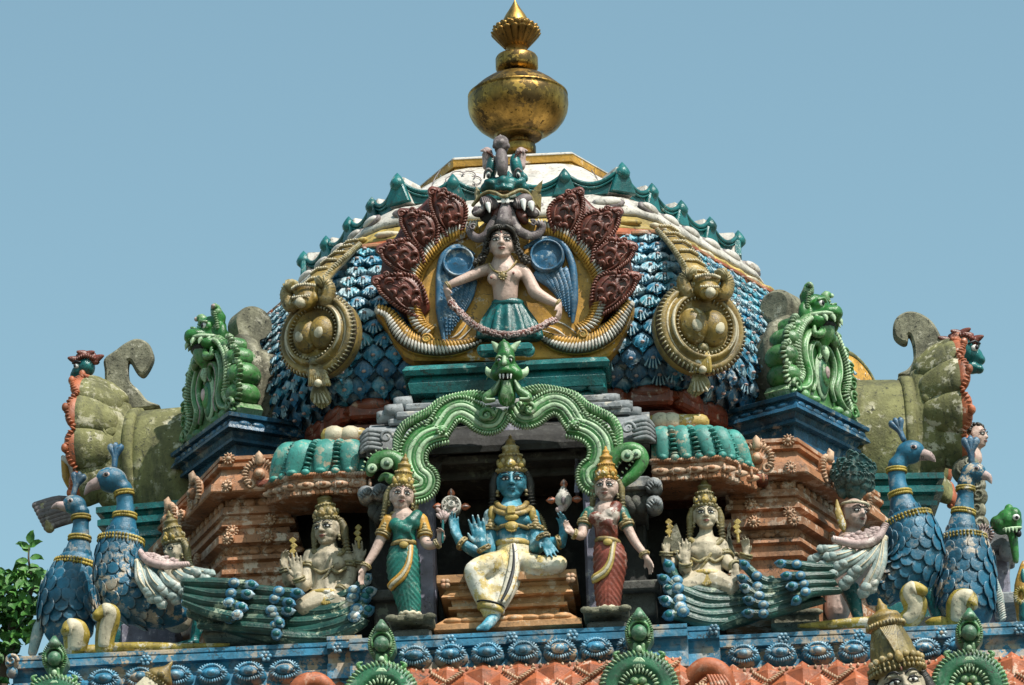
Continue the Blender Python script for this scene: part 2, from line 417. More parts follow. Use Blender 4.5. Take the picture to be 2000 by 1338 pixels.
class Head:
    def __init__(s, c, H, yaw=0, pitch=0, roll=0):
        s.c = Vector(c); s.H = H
        s.R = Matrix.Rotation(R_(roll), 3, 'Y') @ Matrix.Rotation(R_(yaw), 3, 'Z') @ Matrix.Rotation(R_(pitch), 3, 'X')
    def p(s, x, y, z): return s.c + s.R @ Vector((x, y, z))*s.H
    def v(s, x, y, z): return s.R @ Vector((x, y, z))
    def e(s, mb, c, r, R2=None, n=12, h=8): mb.ell(s.p(*c), tuple(q*s.H for q in r), s.R @ R2 if R2 else s.R, n, h)
    def body(s, mb, ears=True, neck=True, full=1.0):
        e = s.e
        e(mb, (0, .06, .12), (.35, .40, .38)); e(mb, (0, -.06, -.08), (.335*full, .33, .41)); e(mb, (0, -.19, -.34), (.235, .18, .15))
        for q in (-1, 1):
            e(mb, (.165*q*full, -.19, -.15), (.145, .15, .16)); e(mb, (.15*q, -.335, .135), (.13, .05, .035))
            e(mb, (.055*q, -.42, -.10), (.045, .05, .04))
            if ears:
                e(mb, (.35*q, .02, .0), (.045, .10, .16)); e(mb, (.35*q, .0, -.19), (.04, .06, .09))
        mb.tube([s.p(0, -.36, .12), s.p(0, -.43, .0), s.p(0, -.475, -.09)], [s.H*.035, s.H*.045, s.H*.062], 8)
        e(mb, (0, -.385, -.225), (.115, .05, .028)); e(mb, (0, -.375, -.275), (.09, .055, .032)); e(mb, (0, -.33, -.40), (.09, .07, .07))
        if neck: mb.tube([s.p(0, .05, -.25), s.p(0, .07, -.75)], [s.H*.20, s.H*.23], 12)
    def feats(s, par, lip='lip', bindi=True, small=False, brow=1.0):
        R = s.R
        for q in (-1, 1):
            ang = Matrix.Rotation(q*.42, 3, 'Z')
            b = MB(M['ink']); s.e(b, (.15*q, -.315, .03), (.112, .05, .053), ang, 12, 8)
            b.m(M['eye_white']); s.e(b, (.15*q, -.332, .026), (.092, .048, .037), ang, 12, 8)
            b.m(M['ink']); s.e(b, (.145*q, -.362, .028), (.040, .028, .038), ang, 10, 6)
            b.tube([s.p(.045*q, -.37, .02), s.p(.10*q, -.39, .075), s.p(.18*q, -.37, .08), s.p(.25*q, -.31, .05), s.p(.30*q, -.26, .055)], s.H*.012, 5)
            part('eye', b, par)
            b = MB(M['ink']); b.tube(cr([s.p(.045*q, -.385, .135), s.p(.12*q, -.39, .185), s.p(.21*q, -.345, .185), s.p(.29*q, -.26, .13)], 3), [s.H*.012, s.H*.019, s.H*.016, s.H*.006], 6)
            part('eyebrow', b, par)
        if lip:
            b = MB(M[lip]); b.tube(cr([s.p(-.105, -.385, -.232), s.p(-.04, -.438, -.222), s.p(0, -.442, -.23), s.p(.04, -.438, -.222), s.p(.105, -.385, -.232)], 3), [s.H*.008, s.H*.017, s.H*.017, s.H*.017, s.H*.006], 6)
            b.tube(cr([s.p(-.09, -.385, -.245), s.p(0, -.437, -.272), s.p(.09, -.385, -.245)], 4), [s.H*.006, s.H*.021, s.H*.006], 6)
            part('lips', b, par)
        if bindi:
            b = MB(M['lip']); s.e(b, (0, -.375, .23), (.022, .02, .04)); part('forehead_mark', b, par)
    def crown(s, par, mat, h=1.0, w=1.0, mat2=None, name='crown', tiers=3):
        b = MB(M[mat]); ax = s.v(0, -.0, 1); c = s.p(0, .06, .22); H = s.H
        b.lathe(c, [(.30*H*w, -.02*H), (.425*H*w, .0), (.445*H*w, .05*H), (.43*H*w, .10*H), (.40*H*w, .12*H), (.40*H*w, .16*H), (.42*H*w, .19*H), (.40*H*w, .23*H), (.36*H*w, .27*H), (.355*H*w, .42*H*h), (.32*H*w, .52*H*h), (.33*H*w, .55*H*h), (.31*H*w, .60*H*h), (.26*H*w, .63*H*h), (.24*H*w, .75*H*h), (.27*H*w, .79*H*h), (.25*H*w, .84*H*h), (.17*H*w, .88*H*h), (.13*H*w, .96*H*h), (.15*H*w, 1.0*H*h), (.10*H*w, 1.06*H*h), (.05*H*w, 1.1*H*h), (.06*H*w, 1.15*H*h), (.0, 1.22*H*h)], 28, ax)
        n = 20
        for j in range(n):
            a = 2*pi*j/n; d = s.v(sin(a), -cos(a), 0)
            b.ell(c + d*.43*H*w + ax*.075*H, .045*H, None, 6, 4)
            if j % 2 == 0: b.ell(c + d*.385*H*w + ax*.27*H, (.06*H, .06*H, .10*H), s.R, 6, 5)
            b.ell(c + d*.325*H*w + ax*.55*H*h, .038*H, None, 6, 4)
        if mat2: b.m(M[mat2])
        f0 = c + s.v(0, -1, 0)*.42*H*w
        b.ell(f0 + ax*.20*H, (.13*H, .06*H, .12*H), s.R, 10, 7); b.ell(f0 + ax*.34*H*h + s.v(0, .06*H, 0), (.085*H, .05*H, .11*H), s.R, 10, 6); b.ell(f0 + ax*.20*H + s.v(0, -.05*H, 0), (.05*H, .04*H, .05*H), s.R, 8, 5)
        for q in (-1, 1):
            b.ell(c + s.v(.29*q, -.3, 0)*H*w + ax*.18*H, (.09*H, .06*H, .10*H), s.R, 8, 6)
        part(name, b, par)
        return c + ax*1.2*H*h
    def side_locks(s, par, mat, name='hair', drop=.75, w=.10):
        b = MB(M[mat])
        for q in (-1, 1):
            pth = cr([s.p(.38*q, .12, .2), s.p(.46*q, .14, -.05), s.p(.47*q, .12, -.3), s.p(.52*q, .1, -drop)], 5)
            b.tube(pth, [w*s.H, w*1.2*s.H, w*1.1*s.H, w*.5*s.H], 8); b.ribs(pth, 11, w*1.25*s.H, .035*s.H, w*1.2*s.H)
        part(name, b, par)
        b = MB(M[mat] if mat != 'black_hair' else M['gold_paint'])
        for q in (-1, 1): b.ell(s.p(.37*q, -.04, -.27), (.05*s.H, .05*s.H, .06*s.H), None, 8, 6); b.lathe(s.p(.37*q, -.04, -.33), [(.03*s.H, -.07*s.H), (.06*s.H, -.04*s.H), (.02*s.H, 0)], 8)
        part('earring', b, par)
def band(mb, c, axis, r, h, n=2, bead=0):
    """bangle rings round a limb"""
    a = axis.normalized(); _, e1, e2 = basis(a, Vector((.1, -1, .1)))
    for i in range(n):
        o = c + a*(i - (n-1)/2)*h
        mb.tube([o + (e1*cos(t) + e2*sin(t))*r for t in [2*pi*j/14 for j in range(14)]], h*.48, 6, a, closed=True)
    for j in range(bead): t = 2*pi*j/bead; mb.ell(c + (e1*cos(t)+e2*sin(t))*r*1.12, r*.22, None, 6, 4)
    return mb
# ------------------------------------------------------------------ setting
AX = -.07; AY = 3.2
g = MB(M['ground']); g.add([(-6000, -6000, 0), (6000, -6000, 0), (6000, 6000, 0), (-6000, 6000, 0)], [[0, 1, 2, 3]])
tag(part('ground', g), kind='structure')

# ------------------------------------------------------------------ hexagonal tower roof
def hexpt(R, k, z): a = R_(30 + 60*k); return Vector((AX + R*sin(a), AY - R*cos(a), z))
def zf(y, R): return P(1000, y, AY - .866*R).z
def hexring(R, y, sub=1):
    z = zf(y, R) if y > 50 or y == 0 else y
    o = []
    for k in range(6):
        a, b = hexpt(R, k-1, z), hexpt(R, k, z)
        for i in range(sub): o.append(a.lerp(b, i/sub))
    return o
def hexloft(mb, prof, cap=True): mb.rings([hexring(R, y) for R, y in prof], cap, smooth=False); return mb
def softhex(mb, prof, k=.95, sub=8):
    rs = []
    for R, y in prof:
        o = []
        for p in hexring(R, y, sub):
            d = Vector((p.x-AX, p.y-AY, 0)); m_ = d.length; lim = R*k
            if m_ > lim: d *= (lim + (m_-lim)*.25)/m_
            o.append(Vector((AX+d.x, AY+d.y, p.z)))
        rs.append(o)
    mb.rings(rs, True, smooth=True); return mb
roof = thing('tower_roof', 'six-sided bell roof covered in blue leaf scales under a white cap', 'roof', (AX, AY, zf(770, 2.5)))
b = MB(M['cap_white'])
softhex(b, [(1.92, 396), (1.86, 392), (1.80, 380), (1.66, 366), (1.46, 352), (1.24, 338), (1.10, 329), (1.02, 324), (.9, 323)])
part('white_cap', b, roof)
# incised flower outlines on the cap
b = MB(M['mauve'])
fr = F(0, Z1)
def on_face(x, y):      # a point on the front face of the cap
    lo, hi = 0., 0.
    prof = [(1.80, 380), (1.66, 366), (1.46, 352), (1.24, 338), (1.10, 329)]
    for (r1, y1), (r2, y2) in zip(prof, prof[1:]):
        if y2 <= y <= y1:
            f = (y1-y)/(y1-y2); r = r1+(r2-r1)*f; return P(x, y, AY-.866*r-.004)
    return P(x, y, AY-.866*1.7)
for sx, cx, cy in ((1, 1110, 355), (-1, 905, 352)):
    for k in range(6):
        pts = [on_face(cx + sx*(cos(k*1.05)*22 + cos(k*1.05+t)*13), cy + sin(k*1.05)*11 + sin(k*1.05+t)*8) for t in [-1.9+.35*i for i in range(12)]]
        b.tube(pts, .005, 4)
    pts = [on_face(x, y) for x, y in ((cx+45*sx, 332), (cx+54*sx, 345), (cx+60*sx, 358), (cx+64*sx, 372))]; b.tube(pts, .005, 4)
part('incised_flower', b, roof)
b = MB(M['yellow']); hexloft(b, [(.99, 327), (.97, 322), (1.0, 320), (1.01, 306)]); b.m(M['cap_white']); hexloft(b, [(1.015, 306), (1.015, 304), (.99, 302.5), (.3, 302)]); part('top_slab', b, roof)
b = MB(M['white']); softhex(b, [(2.10, 430), (2.16, 424), (2.13, 412), (2.05, 400), (1.95, 391), (1.7, 390)])
# raised ovals along the white collar
for k in range(6):
    nrm = Vector((sin(R_(60*k)), -cos(R_(60*k)), 0)); tn = Vector((cos(R_(60*k)), sin(R_(60*k)), 0))
    for i in range(6):
        f = (i+.5)/6 - .5; c = Vector((AX, AY, zf(405, 2.08))) + nrm*(.866*2.06) + tn*f*1.95
        Mx = Matrix((tn, (Zv*.85-nrm*.5).normalized(), (nrm*.85+Zv*.5).normalized())).transposed()
        b.m(M['mauve']); b.ell(c, (.145, .075, .035), Mx, 16, 6); b.m(M['cap_white']); b.ell(c + (nrm*.85+Zv*.5)*.02, (.115, .052, .035), Mx, 16, 6)
part('white_collar', b, roof)
b = MB(M['yellow_pale']); softhex(b, [(2.38, 455), (2.33, 447), (2.22, 440), (2.17, 430), (2.0, 430)])
for k in range(6):
    nrm = Vector((sin(R_(60*k)), -cos(R_(60*k)), 0)); tn = Vector((cos(R_(60*k)), sin(R_(60*k)), 0))
    for i in range(9):
        f = (i+.5)/9 - .5; c = Vector((AX, AY, zf(446, 2.3))) + nrm*(.866*2.28) + tn*f*2.2
        Mx = Matrix((tn, Zv, nrm)).transposed(); b.m(M['yellow_pale'] if i % 3 else M['cream']); b.ell(c, (.12, .035, .05), Mx, 8, 5)
part('yellow_band', b, roof)
b = MB(M['orange_red']); softhex(b, [(2.50, 482), (2.55, 476), (2.54, 466), (2.44, 461), (2.40, 455), (2.2, 455)])
for k in range(6):
    nrm = Vector((sin(R_(60*k)), -cos(R_(60*k)), 0)); tn = Vector((cos(R_(60*k)), sin(R_(60*k)), 0))
    for i in range(10):
        f = (i+.5)/10 - .5; b.m(M['orange'] if (i*7+k) % 3 == 0 else M['orange_red'])
        b.box(Vector((AX, AY, zf(468, 2.53))) + nrm*(.866*2.535) + tn*f*2.5, (.235, .05, .035), Matrix((tn, -nrm, Zv)).transposed(), .008)
part('red_band', b, roof)
DOME = [(2.46, 476), (2.56, 505), (2.67, 540), (2.77, 580), (2.84, 625), (2.87, 670), (2.83, 712), (2.72, 745), (2.55, 768), (2.38, 775)]
b = MB(M['navy']); hexloft(b, DOME); part('dome_core', b, roof)
# overlapping leaf scales
def dome_at(t):
    x = t*(len(DOME)-2); i = min(int(x), len(DOME)-3); f = x-i
    (r1, y1), (r2, y2) = DOME[i], DOME[i+1]; r = r1+(r2-r1)*f; y = y1+(y2-y1)*f
    return r, zf(y, r)
b = MB(M['scale_blue']); rng = random.Random(3)
L_ = 0; last = None; ts = []
acc = []
for i in range(401):
    r, z = dome_at(i/400); p = Vector((0, -.866*r, z))
    if last is not None: L_ += (p-last).length
    last = p; acc.append(L_)
NR = 13
for row in range(NR):
    s = L_*(row+.3)/NR; i = next(j for j, a in enumerate(acc) if a >= s); t = i/400
    r, z = dome_at(t); r2, z2 = dome_at(min(t+.03, 1)); r1, z1 = dome_at(max(t-.03, 0))
    for k in range(6):
        nk = Vector((sin(R_(60*k)), -cos(R_(60*k)), 0)); tn = Vector((cos(R_(60*k)), sin(R_(60*k)), 0))
        dn = (nk*.866*(r2-r1) + Zv*(z2-z1)).normalized(); nrm = tn.cross(dn); nrm = nrm if nrm.dot(nk) > 0 else -nrm
        w = .185; ncol = int(r/w) + 1; sx = r/ncol
        for c in range(ncol + (row % 2)):
            f = (c + (.5 if row % 2 == 0 else 0))*sx - r/2
            if abs(f) > r/2 - .01: f = math.copysign(r/2-.06, f)
            o = Vector((AX, AY, z)) + nk*.866*r + tn*f
            H = L_/NR*1.42*rng.uniform(.95, 1.06); Wd = sx*.60; tilt = rng.uniform(-.05, .05)
            e1 = tn*cos(tilt) + dn*sin(tilt); e2 = dn*cos(tilt) - tn*sin(tilt)
            # a fan of seven flutes: pointed top and tip, shoulders wide
            vs = []; fs = []; NA, NB = 13, 6
            for ia in range(NB):
                q = ia/(NB-1); y = -.45 + 1.25*q
                wd = (sin(min(1, q*1.15)*pi*.5)**.8)*(1 if q < .62 else max(0, 1-((q-.62)/.38)**1.7))
                for ib in range(NA):
                    x = (ib/(NA-1))*2 - 1; flute = .016*abs(cos(x*pi*2.5))*min(1, q*3)
                    tip = -.42*abs(x)**1.4*q; h = .012 + .034*q + .035*(1-x*x)*sin(pi*min(1, q*1.2)) + flute + (.016 if ia == NB-1 else 0)
                    vs.append(o + e1*x*Wd*wd + e2*(y + tip)*H + nrm*h)
            for ia in range(NB-1):
                for ib in range(NA-1): a = ia*NA+ib; fs.append([a, a+1, a+NA+1, a+NA])
            m_ = len(vs); top = [vs[ia*NA] for ia in range(NB)] + [vs[(NB-1)*NA+ib] for ib in range(1, NA)] + [vs[ia*NA+NA-1] for ia in range(NB-2, -1, -1)]
            idx = [ia*NA for ia in range(NB)] + [(NB-1)*NA+ib for ib in range(1, NA)] + [ia*NA+NA-1 for ia in range(NB-2, -1, -1)]
            vs += [p - nrm*.05 for p in top]
            for q in range(len(idx)-1): fs.append([idx[q], m_+q, m_+q+1, idx[q+1]])
            b.m(M['scale_sunlit'] if rng.random() < .95 - t*1.5 else M['scale_blue'] if t < .72 or rng.random() < .2 else M['blue']); b.add(vs, fs, True)  # upper rows painted paler as if sunlit, lowest rows deeper blue
            if t < .62 or rng.random() < .25:  # pale worn flutes, denser on upper rows to paint in their sunlight
                b.m(M['scale_pale'])
                for x in (-.68, -.34, 0, .34, .68):
                    if rng.random() < .22: continue
                    q = [o + e1*x*Wd*(.5+.35*u) + e2*(.16+.56*u - .42*abs(x)**1.4*u)*H + nrm*(.062+.008*u + .022*(1-x*x)) for u in (0, .5, rng.uniform(.7, 1.0))]; b.tube(q, [.002, .007, .010], 5, nrm)
            b.m(M['pink']); b.ell(o + e2*.12*H + nrm*.075, (.020, .02, .013), None, 6, 4)
part('leaf_scales', b, roof)
# teal swag cresting round the cap
RC = 1.84; zc = zf(388, RC)
for k in range(6):
    A, B = hexpt(RC, k-1, zc), hexpt(RC, k, zc)
    nrm = Vector((sin(R_(60*k)), -cos(R_(60*k)), 0)); tn = (B-A).normalized(); w = (B-A).length/4
    for i in range(4):
        a = A.lerp(B, i/4); c = a
        h0 = .18 if i == 0 else .16; h1 = .18 if i == 3 else .16
        top = []
        for j in range(13):
            f = j/12; h = h0*(1-f)**2.6 + h1*f**2.6 + .035; top.append(a + tn*w*f + Zv*h + nrm*.0)
        b = MB(M['teal']); b.prism([a + tn*.004] + [p for p in top] + [a + tn*(w-.004)], nrm*-.05, .006)
        b.tube([p + nrm*.012 for p in top], .020, 8, Zv); b.tube([p + nrm*.014 - Zv*.035 for p in top[1:-1]], .010, 6, Zv)
        part('cresting_swag', b, roof)
        b = MB(M['teal']); p0 = a + Zv*(h0-.02) + nrm*.02; kk = 1.18 if i == 0 else 1.05
        kn = Vector((sin(R_(60*k-30)), -cos(R_(60*k-30)), 0)) if i == 0 else nrm; nsave, tsave = nrm, tn; nrm = kn; tn = Vector((-kn.y, kn.x, 0))
        b.lathe(p0, [(.02*kk, -.05), (.050*kk, -.015), (.055*kk, .015*kk), (.044*kk, .04*kk), (.024*kk, .07*kk), (.003, .095*kk)], 10)
        b.prism([p0 - tn*.05*kk + nrm*.02, p0 + tn*.05*kk + nrm*.02, p0 + tn*.10*kk - Zv*h0*.9 + nrm*.02, p0 - tn*.10*kk - Zv*h0*.9 + nrm*.02], nrm*-.05, .012)
        b.m(M['cap_white']); b.prism([p0 - tn*.03*kk - nrm*.031 + Zv*.08, p0 + tn*.03*kk - nrm*.031 + Zv*.08, p0 + tn*.09*kk - Zv*h0*.9 - nrm*.031, p0 - tn*.09*kk - Zv*h0*.9 - nrm*.031], nrm*-.25, .012)
        part('cresting_spike', b, roof); nrm, tn = nsave, tsave
# neck below the scales
b = MB(M['redbrown'])
hexloft(b, [(2.2, 905), (2.34, 870), (2.42, 850), (2.36, 842), (2.50, 834), (2.56, 826), (2.56, 816), (2.44, 812), (2.46, 806), (2.58, 800), (2.66, 790), (2.62, 779), (2.50, 776), (2.60, 772), (2.62, 766), (2.2, 764)])
part('red_neck', b, roof)
b = MB(M['redbrown'])
for k in range(6):
    nrm = Vector((sin(R_(60*k)), -cos(R_(60*k)), 0)); tn = Vector((cos(R_(60*k)), sin(R_(60*k)), 0))
    for i in range(7):
        f = (i+.5)/7 - .5; c = Vector((AX, AY, zf(789, 2.64))) + nrm*(.866*2.63) + tn*f*2.6
        b.m(M['redbrown']); b.box(c - nrm*.01, (.355, .10, .13), Matrix((tn, -nrm, Zv)).transposed(), .035); b.ell(c + Zv*.05 + nrm*.035, (.16, .05, .025), Matrix((tn, Zv, nrm)).transposed(), 14, 6)
part('neck_petal', b, roof)

# ------------------------------------------------------------------ brass finial
KY = AY
def kz(y): return P(1012, y, KY).z
ka = P(1012, 300, KY); ka.x = P(1012, 210, KY).x
kal = thing('roof_finial', 'tall tarnished brass pot finial on the very top of the roof', 'finial', ka)
def prof(lst): return [(r/250*1.08, kz(y) - ka.z) for y, r in lst]
b = MB(M['brass']); b.lathe(ka, prof([(306, 20), (304, 31), (298, 33), (288, 33), (283, 31), (281, 20)]), 40); part('base_ring', b, kal)
b = MB(M['brass_dark']); b.lathe(ka, prof([(284, 19), (276, 18), (268, 22)]), 32); part('neck', b, kal)
b = MB(M['brass']); b.lathe(ka, prof([(272, 20), (270, 44), (268, 47), (265, 46), (262, 52), (254, 68), (244, 82), (232, 92), (220, 98), (206, 100.5), (196, 100), (191, 98), (190, 100), (187, 100), (186, 95), (178, 89), (168, 77), (158, 62), (151, 46), (147, 30)]), 56); part('pot', b, kal)
b = MB(M['brass']); b.lathe(ka, prof([(150, 24), (144, 26), (142, 30), (139, 39), (134, 42.5), (115, 42.5), (111, 40), (108, 24)]), 40); part('upper_disc', b, kal)
b = MB(M['brass_dark']); b.lathe(ka, prof([(110, 22), (104, 16), (98, 16), (92, 24), (84, 30), (70, 34), (60, 32), (56, 20)]), 32)
for layer, (n, r0, r1, z0, z1, z2) in enumerate(((18, 22, 47, 92, 76, 66), (18, 24, 44, 90, 70, 57), (16, 22, 36, 86, 64, 51))):
    for j in range(n):
        a = 2*pi*(j + layer*.5)/n; d = Vector((sin(a), -cos(a), 0)); t = Vector((cos(a), sin(a), 0))
        q = [ka + d*(r0/250*1.08) + Zv*(kz(z0)-ka.z), ka + d*((r0*.35+r1*.65)/250*1.05) + Zv*(kz(z1)-ka.z), ka + d*(r1/250*1.08) + Zv*(kz(z2)-ka.z), ka + d*(r1*1.06/250*1.08) + Zv*(kz(z2-2)-ka.z)]
        b.tube(cr(q, 3), [(.02, .012), (.036, .014), (.034, .012), (.010, .006)], 6, d)
part('lotus_petals', b, kal)
b = MB(M['brass']); b.lathe(ka, prof([(62, 25), (54, 28), (48, 28), (40, 25.5), (30, 20), (20, 13), (10, 6.5), (3, 2.5), (-1, .6), (-2, .1)]), 32); part('pointed_bud', b, kal)
# ------------------------------------------------------------------ teal block under the great gable
YK = .50
fk = F(YK, Z1)
def steps(mb, xs, zs, prof, y0, y1):
    """mouldings of a block: prof (front y px, projection in m); spans xs px, front at y0, back y1"""
    pass
def molded(mb, x0, x1, prof, Yf, Yb, slope=.046):
    """a block seen from the front between px x0 and x1; prof: (px y at the middle, projection m)"""
    xm = (x0+x1)/2; rs = []
    A = P(x0, prof[0][0], Yf).x; B = P(x1, prof[0][0], Yf).x
    for y, pr in prof:
        z = P(xm, y, Yf - pr).z
        rs.append([Vector((A-pr, Yf-pr, z)), Vector((B+pr, Yf-pr, z)), Vector((B+pr, Yb, z)), Vector((A-pr, Yb, z))])
    mb.rings(rs, smooth=False); return mb
blk = thing('gable_plinth', 'teal moulded block carrying the big yellow horseshoe gable', 'plinth', P(990, 800, YK+.3))
b = MB(M['teal']); molded(b, 838, 1150, [(830, 0), (786, 0), (785, .05), (774, .05), (770, .02), (764, .09), (760, .13), (740, .15), (727, .12), (724, .17), (714, .19), (706, .16), (705, .0)], YK+.02, 1.5); part('block', b, blk)
b = MB(M['teal'])
for i in range(9):
    x = 836 + i*39; b.prism([fk.at(YK-.1)(x+a, y) for a, y in ((0, 757), (5, 744), (30, 742), (35, 756), (26, 760), (8, 761))], Y_*.05, .012)
for x in (862, 1000, 1112): b.ell(P(x, 772, YK-.06), (.05, .03, .05), None, 10, 6)
part('leaf_carving', b, blk)
b = MB(M['teal']); f = F(.22, ZI)
b.box(f(995, 125, 0), (f.s(300), .14, f.s(52)), None, .02)
for x in (868, 1122): b.m(M['teal']); b.lathe(f(x, 130, 15), [(.046, -.02), (.05, .02), (.038, .032), (.022, .028), (.012, .04)], 14, VIEW)
part('short_beam', b, blk)

# ------------------------------------------------------------------ the great yellow horseshoe gable
f = F(YK, ZB)
gab = thing('horseshoe_gable', 'big yellow horseshoe gable edged with white ribs at the front of the roof', 'gable', f(800, 1290, 0))
YB = YK + .02
# back plate
fb = F(YB, ZB)
circ_l = [(640, 575), (560, 590), (470, 632), (395, 700), (330, 790), (298, 880), (292, 960), (305, 1030), (325, 1085)]
circ_r = [(985, 570), (1080, 595), (1160, 640), (1230, 710), (1290, 800), (1318, 880), (1322, 960), (1300, 1030), (1275, 1080)]
boat_l = [(300, 1110), (240, 1090), (195, 1045), (160, 1005), (118, 998), (92, 1030), (120, 1065), (150, 1110), (190, 1190), (250, 1265), (300, 1290)]
boat_r = [(1300, 1290), (1370, 1260), (1420, 1190), (1455, 1120), (1490, 1040), (1500, 985), (1465, 965), (1430, 990), (1395, 1040), (1350, 1080), (1310, 1095)]
top = [(985, 560), (900, 520), (800, 510), (700, 525)]
out = circ_l + boat_l + boat_r + circ_r[::-1] + top
pts = [fb(x, y) for x, y in out]
b = MB(M['yellow']); b.prism(pts, Y_*.42, .02); part('backing_plate', b, gab)
# raised rim tubes and their ribs
for side, lst in (('l', circ_l + [(352, 1120), (392, 1140)]), ('r', circ_r + [(1240, 1115), (1200, 1130)])):
    b = MB(M['yellow'])
    path = cr([f(x, y, 8) for x, y in lst], 6)
    b.tube(path, (f.s(44), f.s(22)), 10); b.m(M['groove']); b.tube([p + VIEW*f.s(12) for p in path], (f.s(26), f.s(14)), 8); sg = 1 if side == 'l' else -1
    b.m(M['yellow']); b.ribs(path, 46, f.s(46), f.s(10), f.s(18), slant=.35*sg*-1, lift=f.s(20))
    b.m(M['white']); b.ribs(path, 46, f.s(34), f.s(9), f.s(16), slant=.35*sg*-1, off=f.s(13)*(1 if side == 'r' else -1)*(-1), lift=f.s(24))
    part('ribbed_rim', b, gab)
for side, lst in (('l', [(112, 1020), (165, 1045), (205, 1105), (250, 1165), (320, 1205), (420, 1225), (520, 1222), (610, 1205), (655, 1185)]), ('r', [(1478, 990), (1440, 1050), (1400, 1110), (1340, 1165), (1260, 1200), (1170, 1212), (1080, 1195), (1010, 1165), (975, 1140)])):
    sg = 1 if side == 'l' else -1
    b = MB(M['yellow']); path = cr([f(x, y, 12) for x, y in lst], 6)
    b.tube(path, [(f.s(26), f.s(20)), (f.s(50), f.s(26)), (f.s(58), f.s(26)), (f.s(50), f.s(20)), (f.s(18), f.s(10))], 10); b.m(M['groove']); b.tube([p + VIEW*f.s(9) for p in path], [(f.s(20), f.s(16)), (f.s(46), f.s(21)), (f.s(54), f.s(21)), (f.s(46), f.s(16)), (f.s(15), f.s(8))], 10); b.m(M['yellow'])
    tp = lambda t: min(1, .5 + t*2, .25 + (1-t)*2)
    b.ribs(path, 36, f.s(48), f.s(11.5), f.s(17), slant=.3*sg, off=f.s(10)*-sg, lift=f.s(16), taper=tp)
    b.m(M['white']); b.ribs(path, 36, f.s(36), f.s(10), f.s(15), slant=.3*sg, off=f.s(16)*sg, lift=f.s(22), taper=tp)
    b.m(M['white']); b.ell(path[0], f.s(27), None, 10, 8)
    part('boat_scroll', b, gab)
    b = MB(M['yellow']); c = f(372, 1180, 25) if side == 'l' else f(1222, 1155, 25)
    b.m(M['yellow_pale']); b.ell(c, (f.s(36), f.s(22), f.s(30))); b.m(M['yellow']); b.spiral(c + VIEW*f.s(16), f.s(30), 0, 1.4, f.s(7), mir=sg); part('scroll_boss', b, gab)
# white painted sweeps on the plate
b = MB(M['white'])
for x0, y0, x1, y1, bend in ((590, 1090, 500, 1170, 18), (620, 1110, 460, 1215, 24), (650, 1150, 520, 1225, 16), (980, 1130, 1120, 1215, -22), (1010, 1110, 1160, 1200, -24), (1060, 1080, 1190, 1150, -16)):
    q = [fb(x0+(x1-x0)*t, y0+(y1-y0)*t + bend*4*t*(1-t), 6) for t in [i/8 for i in range(9)]]; b.tube(q, [(f.s(2), .004), (f.s(6), .006), (f.s(3), .004)], 6)
part('painted_sweep', b, gab)
